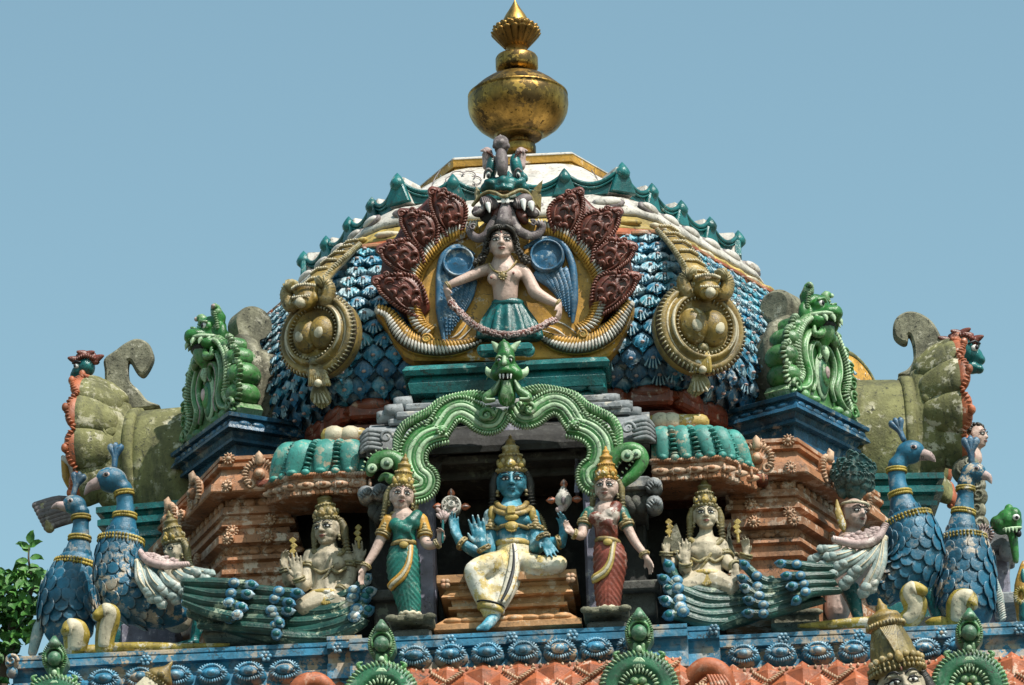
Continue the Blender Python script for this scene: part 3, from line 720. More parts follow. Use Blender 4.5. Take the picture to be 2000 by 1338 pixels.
# eight maroon flame leaves on a joined plume
for q in (-1, 1):
    ol = [(430, 372), (490, 420), (548, 570), (470, 620), (395, 700), (325, 800), (305, 950), (335, 1090), (230, 1020), (128, 880), (120, 800), (150, 690), (215, 590), (262, 490), (330, 450), (390, 390)]
    if q > 0: ol = [(1612-x, y) for x, y in ol]
    b = MB(M['maroon']); b.prism(cr([f(x, y, -22) for x, y in ol], 4, True), Y_*.14, .03, True); part('plume_backing', b, gab)
def flame(base, tip, wid, side, d=30):
    b = MB(M['maroon']); B_ = Vector((base[0], base[1], 0)); T_ = Vector((tip[0], tip[1], 0)); ax = (T_-B_); Ln = ax.length; ax.normalize(); pr = Vector((-ax.y, ax.x, 0))*side
    g_ = lambda a, c, dd=0: f((B_ + ax*Ln*a + pr*wid*c).x, (B_ + ax*Ln*a + pr*wid*c).y, d+dd)
    sp = cr([g_(-.05, -.05, -40), g_(.25, .1, 0), g_(.5, .12, 12), g_(.75, .02, 5), g_(1.06, -.22, -5)], 5)
    b.tube(sp, [(f.s(wid*.30), f.s(24)), (f.s(wid*.54), f.s(30)), (f.s(wid*.62), f.s(32)), (f.s(wid*.46), f.s(28)), (f.s(wid*.16), f.s(18))], 12)
    for sg, cmul in ((1, 1), (-1, .95)):
        ed = cr([g_(.0, .34*sg*cmul, 5), g_(.25, .1+.55*sg*cmul, 18), g_(.5, .12+.62*sg*cmul, 20), g_(.78, .0+.48*sg*cmul, 20), g_(.98, -.15+.15*sg*cmul, 20)], 5)
        b.ribs(ed, 20, f.s(17), f.s(8), f.s(15), slant=.6*sg, off=f.s(7)*sg*side*-1, lift=f.s(4))
    for a, c, r, q in ((1.0, -.22, 22, 1), (.93, .2, 16, -1), (.62, .28, 18, 1), (.42, -.2, 15, -1), (.2, .2, 13, 1)):
        cc = g_(a, c, 34); b.spiral(cc, f.s(r), .5, 1.1, f.s(8), mir=q*side, n=14); b.ell(cc, f.s(r*.4), None, 8, 6)
    for a, c, r, q, t0 in ((.80, .0, 30, 1, .2), (.62, -.22, 26, -1, 1.2), (.5, .12, 30, 1, .4), (.34, -.06, 26, -1, 1.0), (.28, .3, 22, 1, .1), (.70, .38, 22, 1, .3), (.16, .02, 22, 1, .5)):
        cc = g_(a, c, 42); pts = []
        for k in range(10):
            th = t0 + k*.36; pts.append(cc + (X_*cos(th)*q*side + Zv*sin(th))*f.s(r)*(1 - .05*k) + VIEW*f.s(8*sin(k*.35)))
        b.tube(pts, [f.s(4), f.s(11), f.s(12), f.s(9), f.s(3)], 7)
    for c in (-.34, .02, .4):
        b.tube(cr([g_(.08, c*.5, 22), g_(.35, c*1.0+.06, 38), g_(.6, c*.9+.1, 38), g_(.8, c*.5, 32)], 4), [f.s(3), f.s(8), f.s(4)], 5)
    part('flame_leaf', b, gab)
flame((520, 600), (432, 365), 155, 1); flame((385, 680), (262, 478), 155, 1); flame((330, 800), (140, 668), 161, 1); flame((345, 1020), (118, 838), 161, 1)
flame((1115, 610), (1175, 370), 155, -1); flame((1240, 690), (1390, 470), 161, -1); flame((1300, 800), (1478, 655), 161, -1); flame((1300, 1010), (1490, 820), 161, -1)

# ------------------------------------------------------------------ winged garland bearer
f = F(YK-.02, ZM)
W_ = thing('garland_bearer_statue', 'winged half-figure with black hair and green skirt holding a garland in the yellow gable', 'statue', f(650, 1150, 0))
b = MB(M['skin'])
hd = Head(f(615, 282, 150), f.s(352), yaw=3, pitch=8)
hd.body(b)
limb(b, f, [(632, 470, 60, 120), (640, 560, 60, 150), (650, 640, 58, 150), (655, 760, 55, 128), (655, 850, 45, 122), (660, 930, 30, 100)], 14)
blob(b, f, 640, 545, 60, 215, 70, 75)
blob(b, f, 545, 640, 130, 76, 72, 70); blob(b, f, 735, 610, 130, 74, 72, 70)
limb(b, f, [(490, 545, 60, 66), (400, 570, 85, 60), (290, 620, 105, 54), (180, 665, 130, 48), (90, 705, 140, 38), (60, 735, 140, 36)], 10)
limb(b, f, [(800, 540, 60, 68), (860, 600, 70, 66), (915, 700, 85, 66), (960, 780, 110, 70), (1060, 840, 125, 56), (1160, 890, 140, 42), (1190, 910, 140, 38)], 10)
hand(b, f(62, 740, 140), Vector((.15, -.1, -1)), Vector((.9, .3, .1)), f.s(235), 1, .35)
hand(b, f(1192, 905, 140), Vector((.05, -.12, -1)), Vector((-.9, .3, -.3)), f.s(225), -1, .35)
sculpt('body', b, W_, .010, 5)
hd.feats(W_)
b = MB(M['black_hair']); rng = random.Random(8)
b.ell(hd.p(0, .12, .18), (.43*hd.H, .43*hd.H, .38*hd.H))
for q in (-1, 1):
    for i in range(9):          # waves over the brow from the parting
        a0 = i/8; b.tube(cr([hd.p(.02*q, -.27+.05*i, .47-.004*i*i), hd.p(.16*q, -.34+.06*i, .42-.015*i), hd.p(.32*q, -.27+.07*i, .30-.02*i), hd.p(.43*q, -.12+.07*i, .10-.02*i)], 4), [.03*hd.H, .05*hd.H, .055*hd.H, .04*hd.H], 6)
    lock = cr([hd.p(.40*q, -.14, .15), hd.p(.43*q, -.08, -.05), hd.p(.47*q, -.05, -.25), hd.p(.57*q, -.02, -.42), hd.p(.72*q, .02, -.58)], 6)
    for n_, p in enumerate(resample(lock, 26)):
        for _ in range(4):
            d = Vector((rng.uniform(-1, 1), rng.uniform(-1, .6), rng.uniform(-1, 1))).normalized(); w = hd.H*(.05 + .045*n_/25)
            b.ell(p + d*w*1.1, (w*rng.uniform(.5, .8), w*.6, w*rng.uniform(.4, .7)), Matrix.Rotation(rng.uniform(-1, 1), 3, 'Y'), 7, 5)
for i in range(34):
    a = -1.35 + 2.7*i/33; b.ell(hd.p(.39*sin(a), -.31*cos(a)-.03, .29 + .09*cos(a) + .035*(i % 2)), (.04*hd.H, .05*hd.H, .05*hd.H), None, 7, 5)
part('hair', b, W_)
b = MB(M['gold_paint']); pth = cr([f(490, 490, 140), f(530, 550, 185), f(620, 585, 205), f(705, 540, 185), f(765, 465, 140)], 6)
b.rope(pth, f.s(13), 40); b.ell(f(628, 608, 215), (f.s(38), f.s(25), f.s(42)))
for k in range(9): b.ell(f(628+38*cos(k*.7), 610+38*sin(k*.7), 225), f.s(13), None, 6, 5)
part('necklace', b, W_)
b = MB(M['gold_paint']); band(b, f(78, 712, 140), Vector((1, 0, .6)), f.s(46), f.s(16), 2); part('bangle', b, W_)
b = MB(M['gold_paint']); band(b, f(1182, 893, 140), Vector((1, 0, -.6)), f.s(46), f.s(16), 2); part('bangle', b, W_)
b = MB(M['lip'])
for x, y in ((510, 628), (735, 582)): b.ell(f(x, y, 204), f.s(13), None, 7, 5)
part('painted_mark', b, W_)
# skirt
b = MB(M['teal']); rs = []
n = 56
for t in [i/12 for i in range(13)]:
    y = 880 + 370*t; cx = 680 + 20*t; rx = 145 + 190*t**.8*(1 if t < .75 else 1-(t-.75)*.5); rz = 95 + 70*t
    if t == 0: rx, rz = 140, 90
    amp = .26*min(1, t*2.0); o = []
    for j in range(n):
        a = 2*pi*j/n; k = 1 + amp*abs(sin(7*a/1.0))**.7 - amp*.5
        p = f(cx + rx*k*cos(a), y, 35); p.y -= f.s(rz)*k*sin(a); o.append(p)
    rs.append(o)
b.rings(rs)
pth = [f(680+150*cos(a), 900, 35) + VIEW*f.s(100)*sin(a) for a in [2*pi*i/20 for i in range(20)]]; b.tube(pth, (f.s(20), f.s(38)), 8, Zv, closed=True)
part('skirt', b, W_)
# wings
for dx, dy, r, tip in ((190, 500, 165, (40, 1290)), (1075, 435, 178, (1330, 1080))):
    sg = -1 if dx < 600 else 1
    b = MB(M['blue']); c = f(dx, dy, -20)
    b.lathe(c, [(.001, .056), (f.s(r*.5), .052), (f.s(r*.72), .044), (f.s(r*.80), .046), (f.s(r*.84), .058), (f.s(r*.93), .068), (f.s(r), .05), (f.s(r), -.05)], 32, VIEW)
    b.tube([c + (X_*cos(a) + Zv*sin(a))*f.s(r*.9) + VIEW*.075 for a in [2*pi*i/28 for i in range(28)]], f.s(12), 7, closed=True)
    if sg < 0: ob_ = [(330, 395), (180, 320), (40, 400), (-5, 560), (-10, 760), (-5, 1000), (40, 1280)]
    else: ob_ = [(850, 330), (1050, 240), (1230, 300), (1320, 480), (1345, 700), (1345, 900), (1330, 1080)]
    b.tube(cr([f(x, y, 5) for x, y in ob_], 5), [f.s(22), f.s(34), f.s(36), f.s(40), f.s(40), f.s(16)], 8)
    part('wing_disc', b, W_)
    b = MB(M['blue'])
    for i in range(7):
        t = i/6
        if sg < 0: a0 = (330-300*t, 660-80*t); e0 = (tip[0] + 300*(1-t)*.55, tip[1] - 260*(1-t) - 0*t)
        else: a0 = (960+ 290*t, 590-40*t); e0 = (tip[0] - 190*(1-t), tip[1] - 330*(1-t))
        mid = ((a0[0]+e0[0])/2 + sg*-25*(1-t) + sg*35*t, (a0[1]+e0[1])/2 - 20)
        pth = cr([f(*a0, 0), f(*mid, 12), f(*e0, -10)], 8)
        b.tube(pth, [(f.s(46), f.s(26)), (f.s(44), f.s(26)), (f.s(10), f.s(10))], 8)
        b.ribs(pth, 18, f.s(44), f.s(8), f.s(20), slant=.7*sg, lift=f.s(12), taper=lambda q: 1-.7*q)
    part('wing_feathers', b, W_)
gl = thing('flower_garland', 'pinkish flower garland hanging between the hands of the winged half-figure', 'garland', f(640, 1210, 230))
b = MB(M['pink']); pth = cr([f(100, 880, 190), f(180, 960, 230), f(290, 1070, 260), f(420, 1150, 280), f(560, 1195, 290), f(720, 1205, 290), f(860, 1180, 280), f(1000, 1130, 255), f(1100, 1075, 220), f(1150, 1060, 190)], 6)
b.m(M['maroon']); b.tube(pth, f.s(34), 8); b.m(M['pink']); rng = random.Random(5)
for p in resample(pth, 170):
    for _ in range(4):
        d = Vector((rng.uniform(-1, 1), rng.uniform(-1, .4), rng.uniform(-1, 1))).normalized(); b.ell(p + d*f.s(30), (f.s(rng.uniform(9, 17)), f.s(13), f.s(rng.uniform(9, 15))), None, 6, 4)
part('blossoms', b, gl)

# ------------------------------------------------------------------ horned monster mask over the gable
f = F(YK-.05, ZN)
km = thing('monster_mask', 'teal and purple horned monster mask with white fangs crowning the yellow gable', 'monster mask', f(560, 1000, 0))
b = MB(M['teal'])
blob(b, f, 540, 660, 40, 260, 120, 170); blob(b, f, 385, 430, 50, 75, 170, 110, 8); blob(b, f, 690, 420, 50, 80, 180, 110, -8)
blob(b, f, 400, 640, 110, 130, 60, 90, 25); blob(b, f, 690, 640, 110, 140, 60, 90, -25); blob(b, f, 530, 600, 190, 70, 75, 90); blob(b, f, 460, 690, 180, 50, 40, 60); blob(b, f, 610, 690, 180, 50, 40, 60); blob(b, f, 530, 680, 210, 55, 50, 70)
blob(b, f, 790, 550, 20, 45, 70, 60, -30); blob(b, f, 300, 690, 60, 60, 60, 90); blob(b, f, 790, 690, 60, 70, 60, 90)
sculpt('face', b, km, .012, 3)
b = MB(M['mauve'])
limb(b, f, [(520, 560, 130, 40), (515, 440, 170, 75), (505, 320, 150, 85), (500, 230, 120, 60), (495, 190, 110, 20)])
b.lathe(f(500, 130, 110), [(f.s(96), -.03), (f.s(100), .02), (f.s(84), .035), (f.s(60), .03), (f.s(40), .045), (.001, .055)], 20, VIEW)
blob(b, f, 505, 180, 60, 90, 110, 70); limb(b, f, [(495, 60, 110, 40), (492, 22, 110, 8)]); blob(b, f, 430, 150, 130, 34, 50, 30, 30); blob(b, f, 575, 150, 130, 34, 50, 30, -30)
for i in range(5): limb(b, f, [(460+i*28, 520, 165, 6), (450+i*28, 380, 235-abs(i-2)*18, 8), (470+i*20, 260, 220-abs(i-2)*18, 5)], 5)
part('forehead_crest', b, km)
for q, cx in ((-1, 330), (1, 745)):
    b = MB(M['pink']); limb(b, f, [(cx, 420, 0, 60), (cx-5*q, 300, 0, 70), (cx+10*q, 230, 10, 70), (cx+50*q, 215, 10, 24), (cx+85*q, 222, 15, 6)])
    for i in range(6): blob(b, f, cx-40+16*i, 225+8*(i % 2), 60, 15, 28, 20)
    b.m(M['maroon']); b.ribs(cr([f(cx-78*q, 470, 110), f(cx-85*q, 360, 130), f(cx-50*q, 270, 120), f(cx, 235, 90)], 5), 13, f.s(24), f.s(9), f.s(20), slant=.4)
    part('horn', b, km)
    b = MB(M['eye_white']); ex = 345 if q < 0 else 715; blob(b, f, ex, 520, 140, 30, 46, 40, 14*q*-1); b.m(M['ink']); blob(b, f, ex, 528, 172, 19, 32, 18, 14*q*-1)
    b.m(M['mauve']); limb(b, f, [(ex-55, 560, 120, 12), (ex-40, 480, 165, 16), (ex, 445, 180, 18), (ex+40, 480, 165, 14)], 6); part('eye', b, km)
b = MB(M['gold_dull']); b.tube(cr([f(150, 900, 60), f(230, 800, 110), f(330, 735, 170), f(430, 745, 215), f(530, 790, 240), (f(640, 750, 215)), f(740, 710, 170), f(840, 750, 120), f(920, 900, 60)], 6), (f.s(24), f.s(28)), 8)
b.box(f(545, 785, 245), (f.s(90), f.s(30), f.s(40)), None, .008)
for q, pts in ((-1, [(180, 850), (165, 740), (185, 650), (230, 700), (250, 790)]), (1, [(990, 950), (1000, 760), (930, 690), (1010, 600), (985, 700), (880, 700), (850, 790)])):
    b.prism([f(x, y, 60) for x, y in pts], Y_*.06, .015)
part('lip_band', b, km)
b = MB(M['mauve'])
blob(b, f, 350, 870, 100, 130, 88, 95, 30); blob(b, f, 770, 850, 100, 135, 90, 100, -25)
for q, jx in ((-1, 350), (1, 770)):
    for k in range(5): limb(b, f, [(jx-90+22*k, 800+6*k*q, 150, 8), (jx-70+24*k, 860, 205, 12), (jx-60+24*k, 930, 175, 8)], 6); blob(b, f, 220, 980, 70, 90, 70, 70); blob(b, f, 900, 1000, 60, 80, 60, 70)
limb(b, f, [(300, 900, 140, 40), (230, 980, 150, 36), (160, 1000, 130, 20)]); limb(b, f, [(880, 930, 140, 44), (930, 1010, 120, 34)])
part('jaw', b, km)
b = MB(M['dark']); blob(b, f, 550, 1010, 0, 330, 170, 60); b.m(M['maroon']); blob(b, f, 440, 1010, 40, 60, 150, 60, 10); blob(b, f, 760, 1040, 40, 70, 120, 60, -30); part('open_mouth', b, km)
b = MB(M['eye_white'])
for x, y, l, r in ((340, 890, 100, 40), (775, 850, 115, 44), (875, 880, 90, 48)): limb(b, f, [(x, y, 190, r), (x+8, y+l*.5, 205, r*.65), (x+18, y+l, 215, 4)])
for x in (528, 580): b.box(f(x, 845, 215), (f.s(46), f.s(30), f.s(64)), None, .008)
part('fangs', b, km)
b = MB(M['mauve'])
limb(b, f, [(560, 900, 120, 60), (545, 1000, 150, 90), (540, 1120, 180, 110)])
for q, pts in ((-1, [(430, 1050), (380, 1150), (330, 1260), (230, 1310), (140, 1270), (105, 1190), (150, 1170)]), (1, [(620, 960), (660, 1100), (720, 1210), (830, 1270), (950, 1260), (1010, 1180), (985, 1130), (900, 1120)])):
    pth = cr([f(x, y, 90 + 40*sin(i)) for i, (x, y) in enumerate(pts)], 5); b.tube(pth, [(f.s(40), f.s(30)), (f.s(60), f.s(36)), (f.s(64), f.s(36)), (f.s(56), f.s(36)), (f.s(50), f.s(34)), (f.s(16), f.s(16))], 9)
    b.ribs(pth, 24, f.s(50), f.s(8), f.s(34), slant=.5*q, lift=f.s(6)); b.spiral(f(*pts[-1], 130), f.s(44), 1, 1.1, f.s(16), mir=-q)
part('curled_mane', b, km)
# ------------------------------------------------------------------ two gold medallions hung over the roof hips
def medallion(side):
    ft = F(0, ZD if side < 0 else ZE)
    if side < 0:
        cx, cy, r, boss = 515, 850, 265, (455, 840); Yc = .62; lab = 'left gold ringed medallion with horned head hanging over the blue roof, nearer the green monster gable seen in shade'
    else:
        cx, cy, r, boss = 552, 810, 290, (585, 790); Yc = .62
    f = ft.at(Yc)
    lab = ('gold medallion with horned head hanging over the blue scales on the left roof hip' if side < 0 else 'gold medallion with horned head hanging over the blue scales on the right roof hip')
    t = thing('hanging_medallion', lab, 'medallion', f(cx, cy+r, 0), 'gold medallions on the roof hips')
    # the face of the disc follows the hip: turned outwards and tipped down
    nrm = (Vector((sin(R_(26))*side, -cos(R_(26)), -.02))).normalized()
    _, e1, e2 = basis(nrm, Zv); e1 = -e1 if e1.x < 0 else e1; e2 = e1.cross(nrm); e2 = -e2 if e2.z < 0 else e2
    c = f(cx, cy, 40); s = f.s(r)
    b = MB(M['gold_paint'])
    b.lathe(c, [(.001, .10), (.48*s, .10), (.56*s, .12), (.60*s, .115), (.63*s, .13), (.66*s, .155), (.72*s, .14), (.76*s, .105), (.80*s, .10), (.86*s, .125), (.93*s, .10), (.97*s, .02), (.95*s, -.06), (.6*s, -.12)], 48, nrm)
    part('dish', b, t)
    b = MB(M['groove']); b.tube([c + (e1*cos(a) + e2*sin(a))*s*.94 + nrm*.06 for a in [2*pi*i/48 for i in range(48)]], s*.065, 8, nrm, closed=True); b.m(M['gold_dull']); ring = [c + (e1*cos(a) + e2*sin(a))*s*.94 + nrm*.075 for a in [2*pi*i/60 for i in range(61)]]
    b.ribs(ring, 62, s*.085, s*.026, s*.07, up=nrm, slant=.35); b.m(M['cream']); b.ribs(ring, 62, s*.05, s*.02, s*.065, up=nrm, slant=.35, lift=s*.025); part('ribbed_edge', b, t)
    b = MB(M['gold_dull']); a0, a1 = (.2, 3.6) ; ring = [c + (e1*cos(a) + e2*sin(a))*s*.60 + nrm*.13 for a in [2*pi*i/40 for i in range(41)]]
    b.ribs(ring, 44, s*.05, s*.02, s*.05, up=nrm); b.m(M['cream']); b.ribs(ring, 44, s*.03, s*.015, s*.045, up=nrm, lift=s*.02); part('inner_beading', b, t)
    b = MB(M['cream'])
    for rr, w in ((.70, .034), (.79, .03)):
        for a0, a1 in ((-.75, .75), (2.35, 3.95)):
            b.tube([c + (e1*cos(a) + e2*sin(a))*s*rr + nrm*(.142 if rr < .75 else .098) for a in [a0+(a1-a0)*i/14 for i in range(15)]], [(.004, .006), (s*w, .02), (s*w, .02), (.004, .006)], 6, nrm)
    part('white_stripe', b, t)
    for q in (-1, 1):
        b = MB(M['gold_paint']); o = c + e1*s*.21*q + nrm*.1 - e2*s*.02
        b.ell(o, (s*.33, s*.40, s*.34), Matrix((e1, e2, nrm)).transposed(), 18, 12)
        b.m(M['cream']); b.ell(o + nrm*s*.285 + e1*s*.03*q - e2*s*.05, (s*.13, s*.16, s*.06), Matrix((e1, e2, nrm)).transposed(), 12, 8)
        part('boss', b, t)
    # strap climbing the hip
    top = f.at(1.0)(690, 325) if side < 0 else f.at(1.0)(370, 235)
    st = cr([top, f.at(.76)(605, 400) if side < 0 else f.at(.76)(462, 340), f.at(.60)(510, 490) if side < 0 else f.at(.60)(535, 450), f.at(.45)(445, 600) if side < 0 else f.at(.45)(590, 560)], 6)
    out = Vector((.5*side, -.7, .5)).normalized()
    b = MB(M['gold_paint']); b.tube(st, [(f.s(50), f.s(30)), (f.s(70), f.s(38)), (f.s(92), f.s(44)), (f.s(100), f.s(46))], 8, out)
    for i, p in enumerate(resample(st, 7)[:-1]):
        tt, ss, uu = basis(st[min(i*3+1, len(st)-1)] - st[i*3], out); b.m(M['gold_paint'])
        b.tube([p - ss*f.s(62) + uu*f.s(36), p + uu*f.s(52), p + ss*f.s(62) + uu*f.s(36)], f.s(11), 6); b.m(M['cream']); b.ribs([p - ss*f.s(55) + uu*f.s(46), p + uu*f.s(60), p + ss*f.s(55) + uu*f.s(46)], 8, f.s(11), f.s(5), f.s(6), up=uu)
    b.m(M['gold_dull'])
    for q in (-1, 1):
        ed = [p + basis(Vector((0, 0, 1)), out)[1]*f.s(76)*q + out*f.s(14) for p in st]; b.ribs(ed, 30, f.s(14), f.s(6), f.s(16), up=out, slant=.4*q)
        b.m(M['cream']); b.ribs(ed, 30, f.s(8), f.s(5), f.s(15), up=out, slant=.4*q, lift=f.s(5)); b.m(M['gold_dull'])
    part('strap', b, t)
    # horned head
    hx, hy = (435, 630) if side < 0 else (600, 575)
    b = MB(M['gold_paint']); h0 = f.at(.45)(hx, hy, 0); yv = -14 if side < 0 else 12
    rot = Matrix.Rotation(R_(yv), 3, 'Z')
    q = lambda x, y, z: h0 + rot @ Vector((x, y, z))*f.s(.86)
    b.ell(q(0, 40, 20), (f.s(95), f.s(95), f.s(85))); b.ell(q(0, -55, -10), (f.s(78), f.s(80), f.s(60))); b.ell(q(0, -120, -60), (f.s(58), f.s(50), f.s(45))); b.ell(q(0, -40, 60), (f.s(90), f.s(70), f.s(40)))
    sculpt('head', b, t, .014, 3)
    b = MB(M['gold_paint'])
    for k in (-1, 1):
        hp = cr([q(70*k, 10, 10), q(130*k, -10, -20), q(155*k, -20, 60), q(125*k, -40, 110), q(95*k, -60, 95)], 5); b.tube(hp, [f.s(34), f.s(46), f.s(42), f.s(30), f.s(14)], 9); b.m(M['gold_dull']); b.ribs(hp, 16, f.s(46), f.s(7), f.s(44)); b.m(M['gold_paint'])
    part('curled_horns', b, t)
    b = MB(M['cream']); b.ribs([q(-80, -105, 62), q(-30, -140, 66), q(30, -140, 66), q(80, -105, 62)], 12, f.s(13), f.s(8), f.s(13)); b.ribs([q(-60, -160, -28), q(0, -178, -34), q(60, -160, -28)], 9, f.s(10), f.s(7), f.s(10)); b.lathe(q(0, -170, -80), [(f.s(28), -.02), (f.s(30), .03), (f.s(12), .05)], 10, rot @ VIEW); part('brow_beading', b, t)
    # tassel
    x0, y0 = (470, 980) if side < 0 else (590, 900)
    b = MB(M['gold_paint'] if side < 0 else M['yellow_pale'])
    for i in range(9):
        k = (i-4)/4; b.tube(cr([f(x0+12*k, y0, 95), f(x0+38*k+(15 if side < 0 else -8), y0+70, 120), f(x0+58*k+(30 if side < 0 else -20), y0+150, 105)], 4), [f.s(12), f.s(15), f.s(11)], 6)
    b.m(M['gold_dull']); b.lathe(f(x0-2, y0+14, 110), [(f.s(30), -.03), (f.s(36), 0), (f.s(30), .03)], 12); b.m(M['cream']); b.ell(f(x0+(20 if side < 0 else -5), y0+140, 140), f.s(24), None, 10, 7)
    part('tassel', b, t)
    b = MB(M['gold_dull']); xx, yy = (x0+25, y0+150) if side < 0 else (x0-30, y0+160)
    for i in range(9):
        k = (i-4)/4; b.tube(cr([f(xx+20*k, yy, 40), f(xx+48*k+10, yy+70, 30), f(xx+(66-20*abs(k))*k+18*(1 if side < 0 else -1), yy+140-34*abs(k), 10)], 4), [f.s(14), f.s(15), f.s(7)], 6)
    b.m(M['cream'])
    for i in range(4): k = (i-1.5)/2; b.tube(cr([f(xx+30*k, yy+50, 46), f(xx+52*k+14, yy+105, 36)], 4), [f.s(3), f.s(9)], 5)
    part('lower_tassel', b, t)
medallion(-1); medallion(1)
# ------------------------------------------------------------------ green monster gables on their navy plinths
def plan_loft(mb, pts, prof, smooth=False):
    """convex plan (list of (x, y), counter-clockwise seen from above) pushed out by prof: (z, outwards)"""
    n = len(pts); ar = sum(pts[i-1][0]*pts[i][1] - pts[i][0]*pts[i-1][1] for i in range(n))
    if ar < 0: pts = pts[::-1]
    def off(d):
        o = []
        for i in range(n):
            p0, p1, p2 = Vector(pts[i-1]), Vector(pts[i]), Vector(pts[(i+1) % n])
            e1 = (p1-p0).normalized(); e2 = (p2-p1).normalized(); n1 = Vector((e1.y, -e1.x)); n2 = Vector((e2.y, -e2.x))
            q = (n1+n2)/max(.3, 1+n1.dot(n2)); o.append(p1 + q*d)
        return o
    mb.rings([[Vector((p.x, p.y, z)) for p in off(d)] for z, d in prof], smooth=smooth); return mb
class Loc:
    """local axes: u across, v up, n out of a panel"""
    def __init__(s, o, az): s.k = 1.0; s.o = Vector(o); s.n = Vector((sin(az), -cos(az), 0)); s.u = Vector((cos(az), sin(az), 0))
    def __call__(s, u, v, n=0): return s.o + (s.u*u + Zv*v + s.n*n)*s.k
    def M(s): return Matrix((s.u, -s.n, Zv)).transposed()
def green_gable(side):
    base = P(412, 842, 1.72) if side < 0 else P(1606, 800, 1.72)
    az = R_(58)*side; l = Loc(base, az); l.k = .95
    t = thing('monster_gable', ('shaded green monster-faced gable with pale scrollwork on the left navy plinth' if side < 0 else 'sunlit green monster-faced gable with white scrollwork on the right navy plinth'), 'gable', base, 'green monster gables')
    G = M['green_dark'] if side < 0 else M['green']; G = M['green']
    b = MB(G)
    half = [(.50, -.02), (.55, .04), (.50, .10), (.40, .15), (.36, .22), (.40, .32), (.41, .44), (.38, .56), (.30, .68), (.20, .76), (.1, .80)]
    out = [l(u, v, 0) for u, v in half] + [l(-u, v, 0) for u, v in half[::-1]]
    b.prism(out, l.n*-.22, .025); part('panel', b, t)
    b = MB(M['green'])
    for q in (-1, 1):
        pth = cr([l(u*.97*q, v, .01) for u, v in half[3:]], 5); b.ribs(pth, 30, .055, .016, .045, up=l.n, slant=.5*q)
        b.m(M['green_white']); b.ribs(pth, 30, .03, .012, .04, up=l.n, slant=.5*q, lift=.018); b.m(M['green'])
        pth = cr([l(u*q, v, .02) for u, v in ((.50, .02), (.42, .07), (.32, .10), (.24, .16), (.22, .26), (.27, .38), (.27, .5), (.2, .62), (.1, .68), (0, .66))], 5)
        b.tube(pth, [.018, .034, .036, .03, .02], 8); b.m(M['green_white']); b.tube([p + l.n*.022 for p in pth], [.006, .014, .014, .006], 6); b.m(M['green'])
        pth = cr([l(u*q, v, .02) for u, v in ((.17, .12), (.13, .22), (.18, .34), (.19, .46), (.13, .56), (.05, .58), (.02, .5), (.05, .44))], 5)
        b.tube(pth, [.016, .028, .03, .02], 8); b.m(M['green_white'] if side > 0 else M['pink']); b.tube([p + l.n*.018 for p in pth], [.005, .012, .012, .005], 6); b.m(M['green'])
        b.spiral(l(.45*q, .08, .04), .06, 0, 1.2, .02, l.n, l.u*q, Zv); b.ell(l(.33*q, .03, .03), (.05, .03, .05)); b.ell(l(.18*q, .03, .03), (.06, .03, .04))
    part('scrollwork', b, t)
    b = MB(M['green_white']); Rm = l.M()
    b.ell(l(0, .30, .01), (.10, .03, .20), Rm, 18, 10); b.m(M['green_dark']); b.ell(l(0, .29, .025), (.075, .03, .16), Rm, 18, 10); b.m(M['green']); b.ell(l(0, .30, .045), (.05, .03, .10), Rm, 14, 8); b.m(M['pink']); b.ell(l(0, .32, .07), (.028, .02, .055), Rm, 12, 7)
    b.m(M['green_white']); b.tube(cr([l(0, .60, .03), l(0, .5, .06), l(.015, .44, .06)], 4), [.03, .035, .01], 8); part('almond_boss', b, t)
    # plump lobes round the rim, seen from the side
    for q in (-side,):
        for (u, v, r) in ((.43, .20, .115), (.45, .37, .115), (.40, .53, .105), (.31, .67, .09)):
            b = MB(M['green']); b.ell(l(u*q, v, -.10), (r, .15, r*.95), Rm, 16, 10)
            b.m(M['green_white'] if side > 0 else M['green']); ed = [l(u*q, v, -.10) + (l.u*cos(a)*q + Zv*sin(a))*r*.9 + l.n*.08 for a in [-1.5+.33*i for i in range(10)]]
            b.ribs(ed, 9, .034, .012, .03, up=l.n, slant=.3)
            part('rim_lobe', b, t)
    b = MB(M['green']); q = side
    for (u, v, r) in ((.49, .12, .08), (.50, .24, .085), (.50, .37, .085), (.47, .50, .08), (.40, .62, .075), (.29, .72, .07)):
        c_ = l(u*q, v, -.03); b.ell(c_, (r, .05, r*1.05), Rm, 12, 8); b.spiral(c_ + l.n*.045, r*.72, .8, 1.2, .016, l.n, l.u*q, Zv)
        b.ribs([c_ + (l.u*cos(a)*q + Zv*sin(a))*r*.95 for a in [-1.2+.4*i for i in range(8)]], 8, .022, .012, .03, up=l.n, slant=.3)
    part('leaf_fringe', b, t)
    # monster head
    b = MB(M['green']); h = lambda x, y, z: l(x, .78+z*.85, y)
    b.ell(h(0, -.02, .06), (.15, .16, .14), Rm, 14, 10); b.ell(h(0, .10, .07), (.11, .14, .075), Rm); b.ell(h(0, .17, .09), (.07, .07, .05), Rm); b.ell(h(0, -.02, .2), (.13, .12, .10), Rm)
    for q in (-1, 1):
        b.ell(h(.09*q, .07, .16), (.055, .05, .05), Rm); b.ell(h(.10*q, .02, -.02), (.07, .12, .06), Rm); b.ell(h(.16*q, -.03, .07), (.06, .05, .10), Rm)
        b.tube([h(.09*q, -.02, .20), h(.12*q, -.03, .28), h(.13*q, -.0, .32)], [.07, .06, .045], 8)
    sculpt('head', b, t, .012, 2)
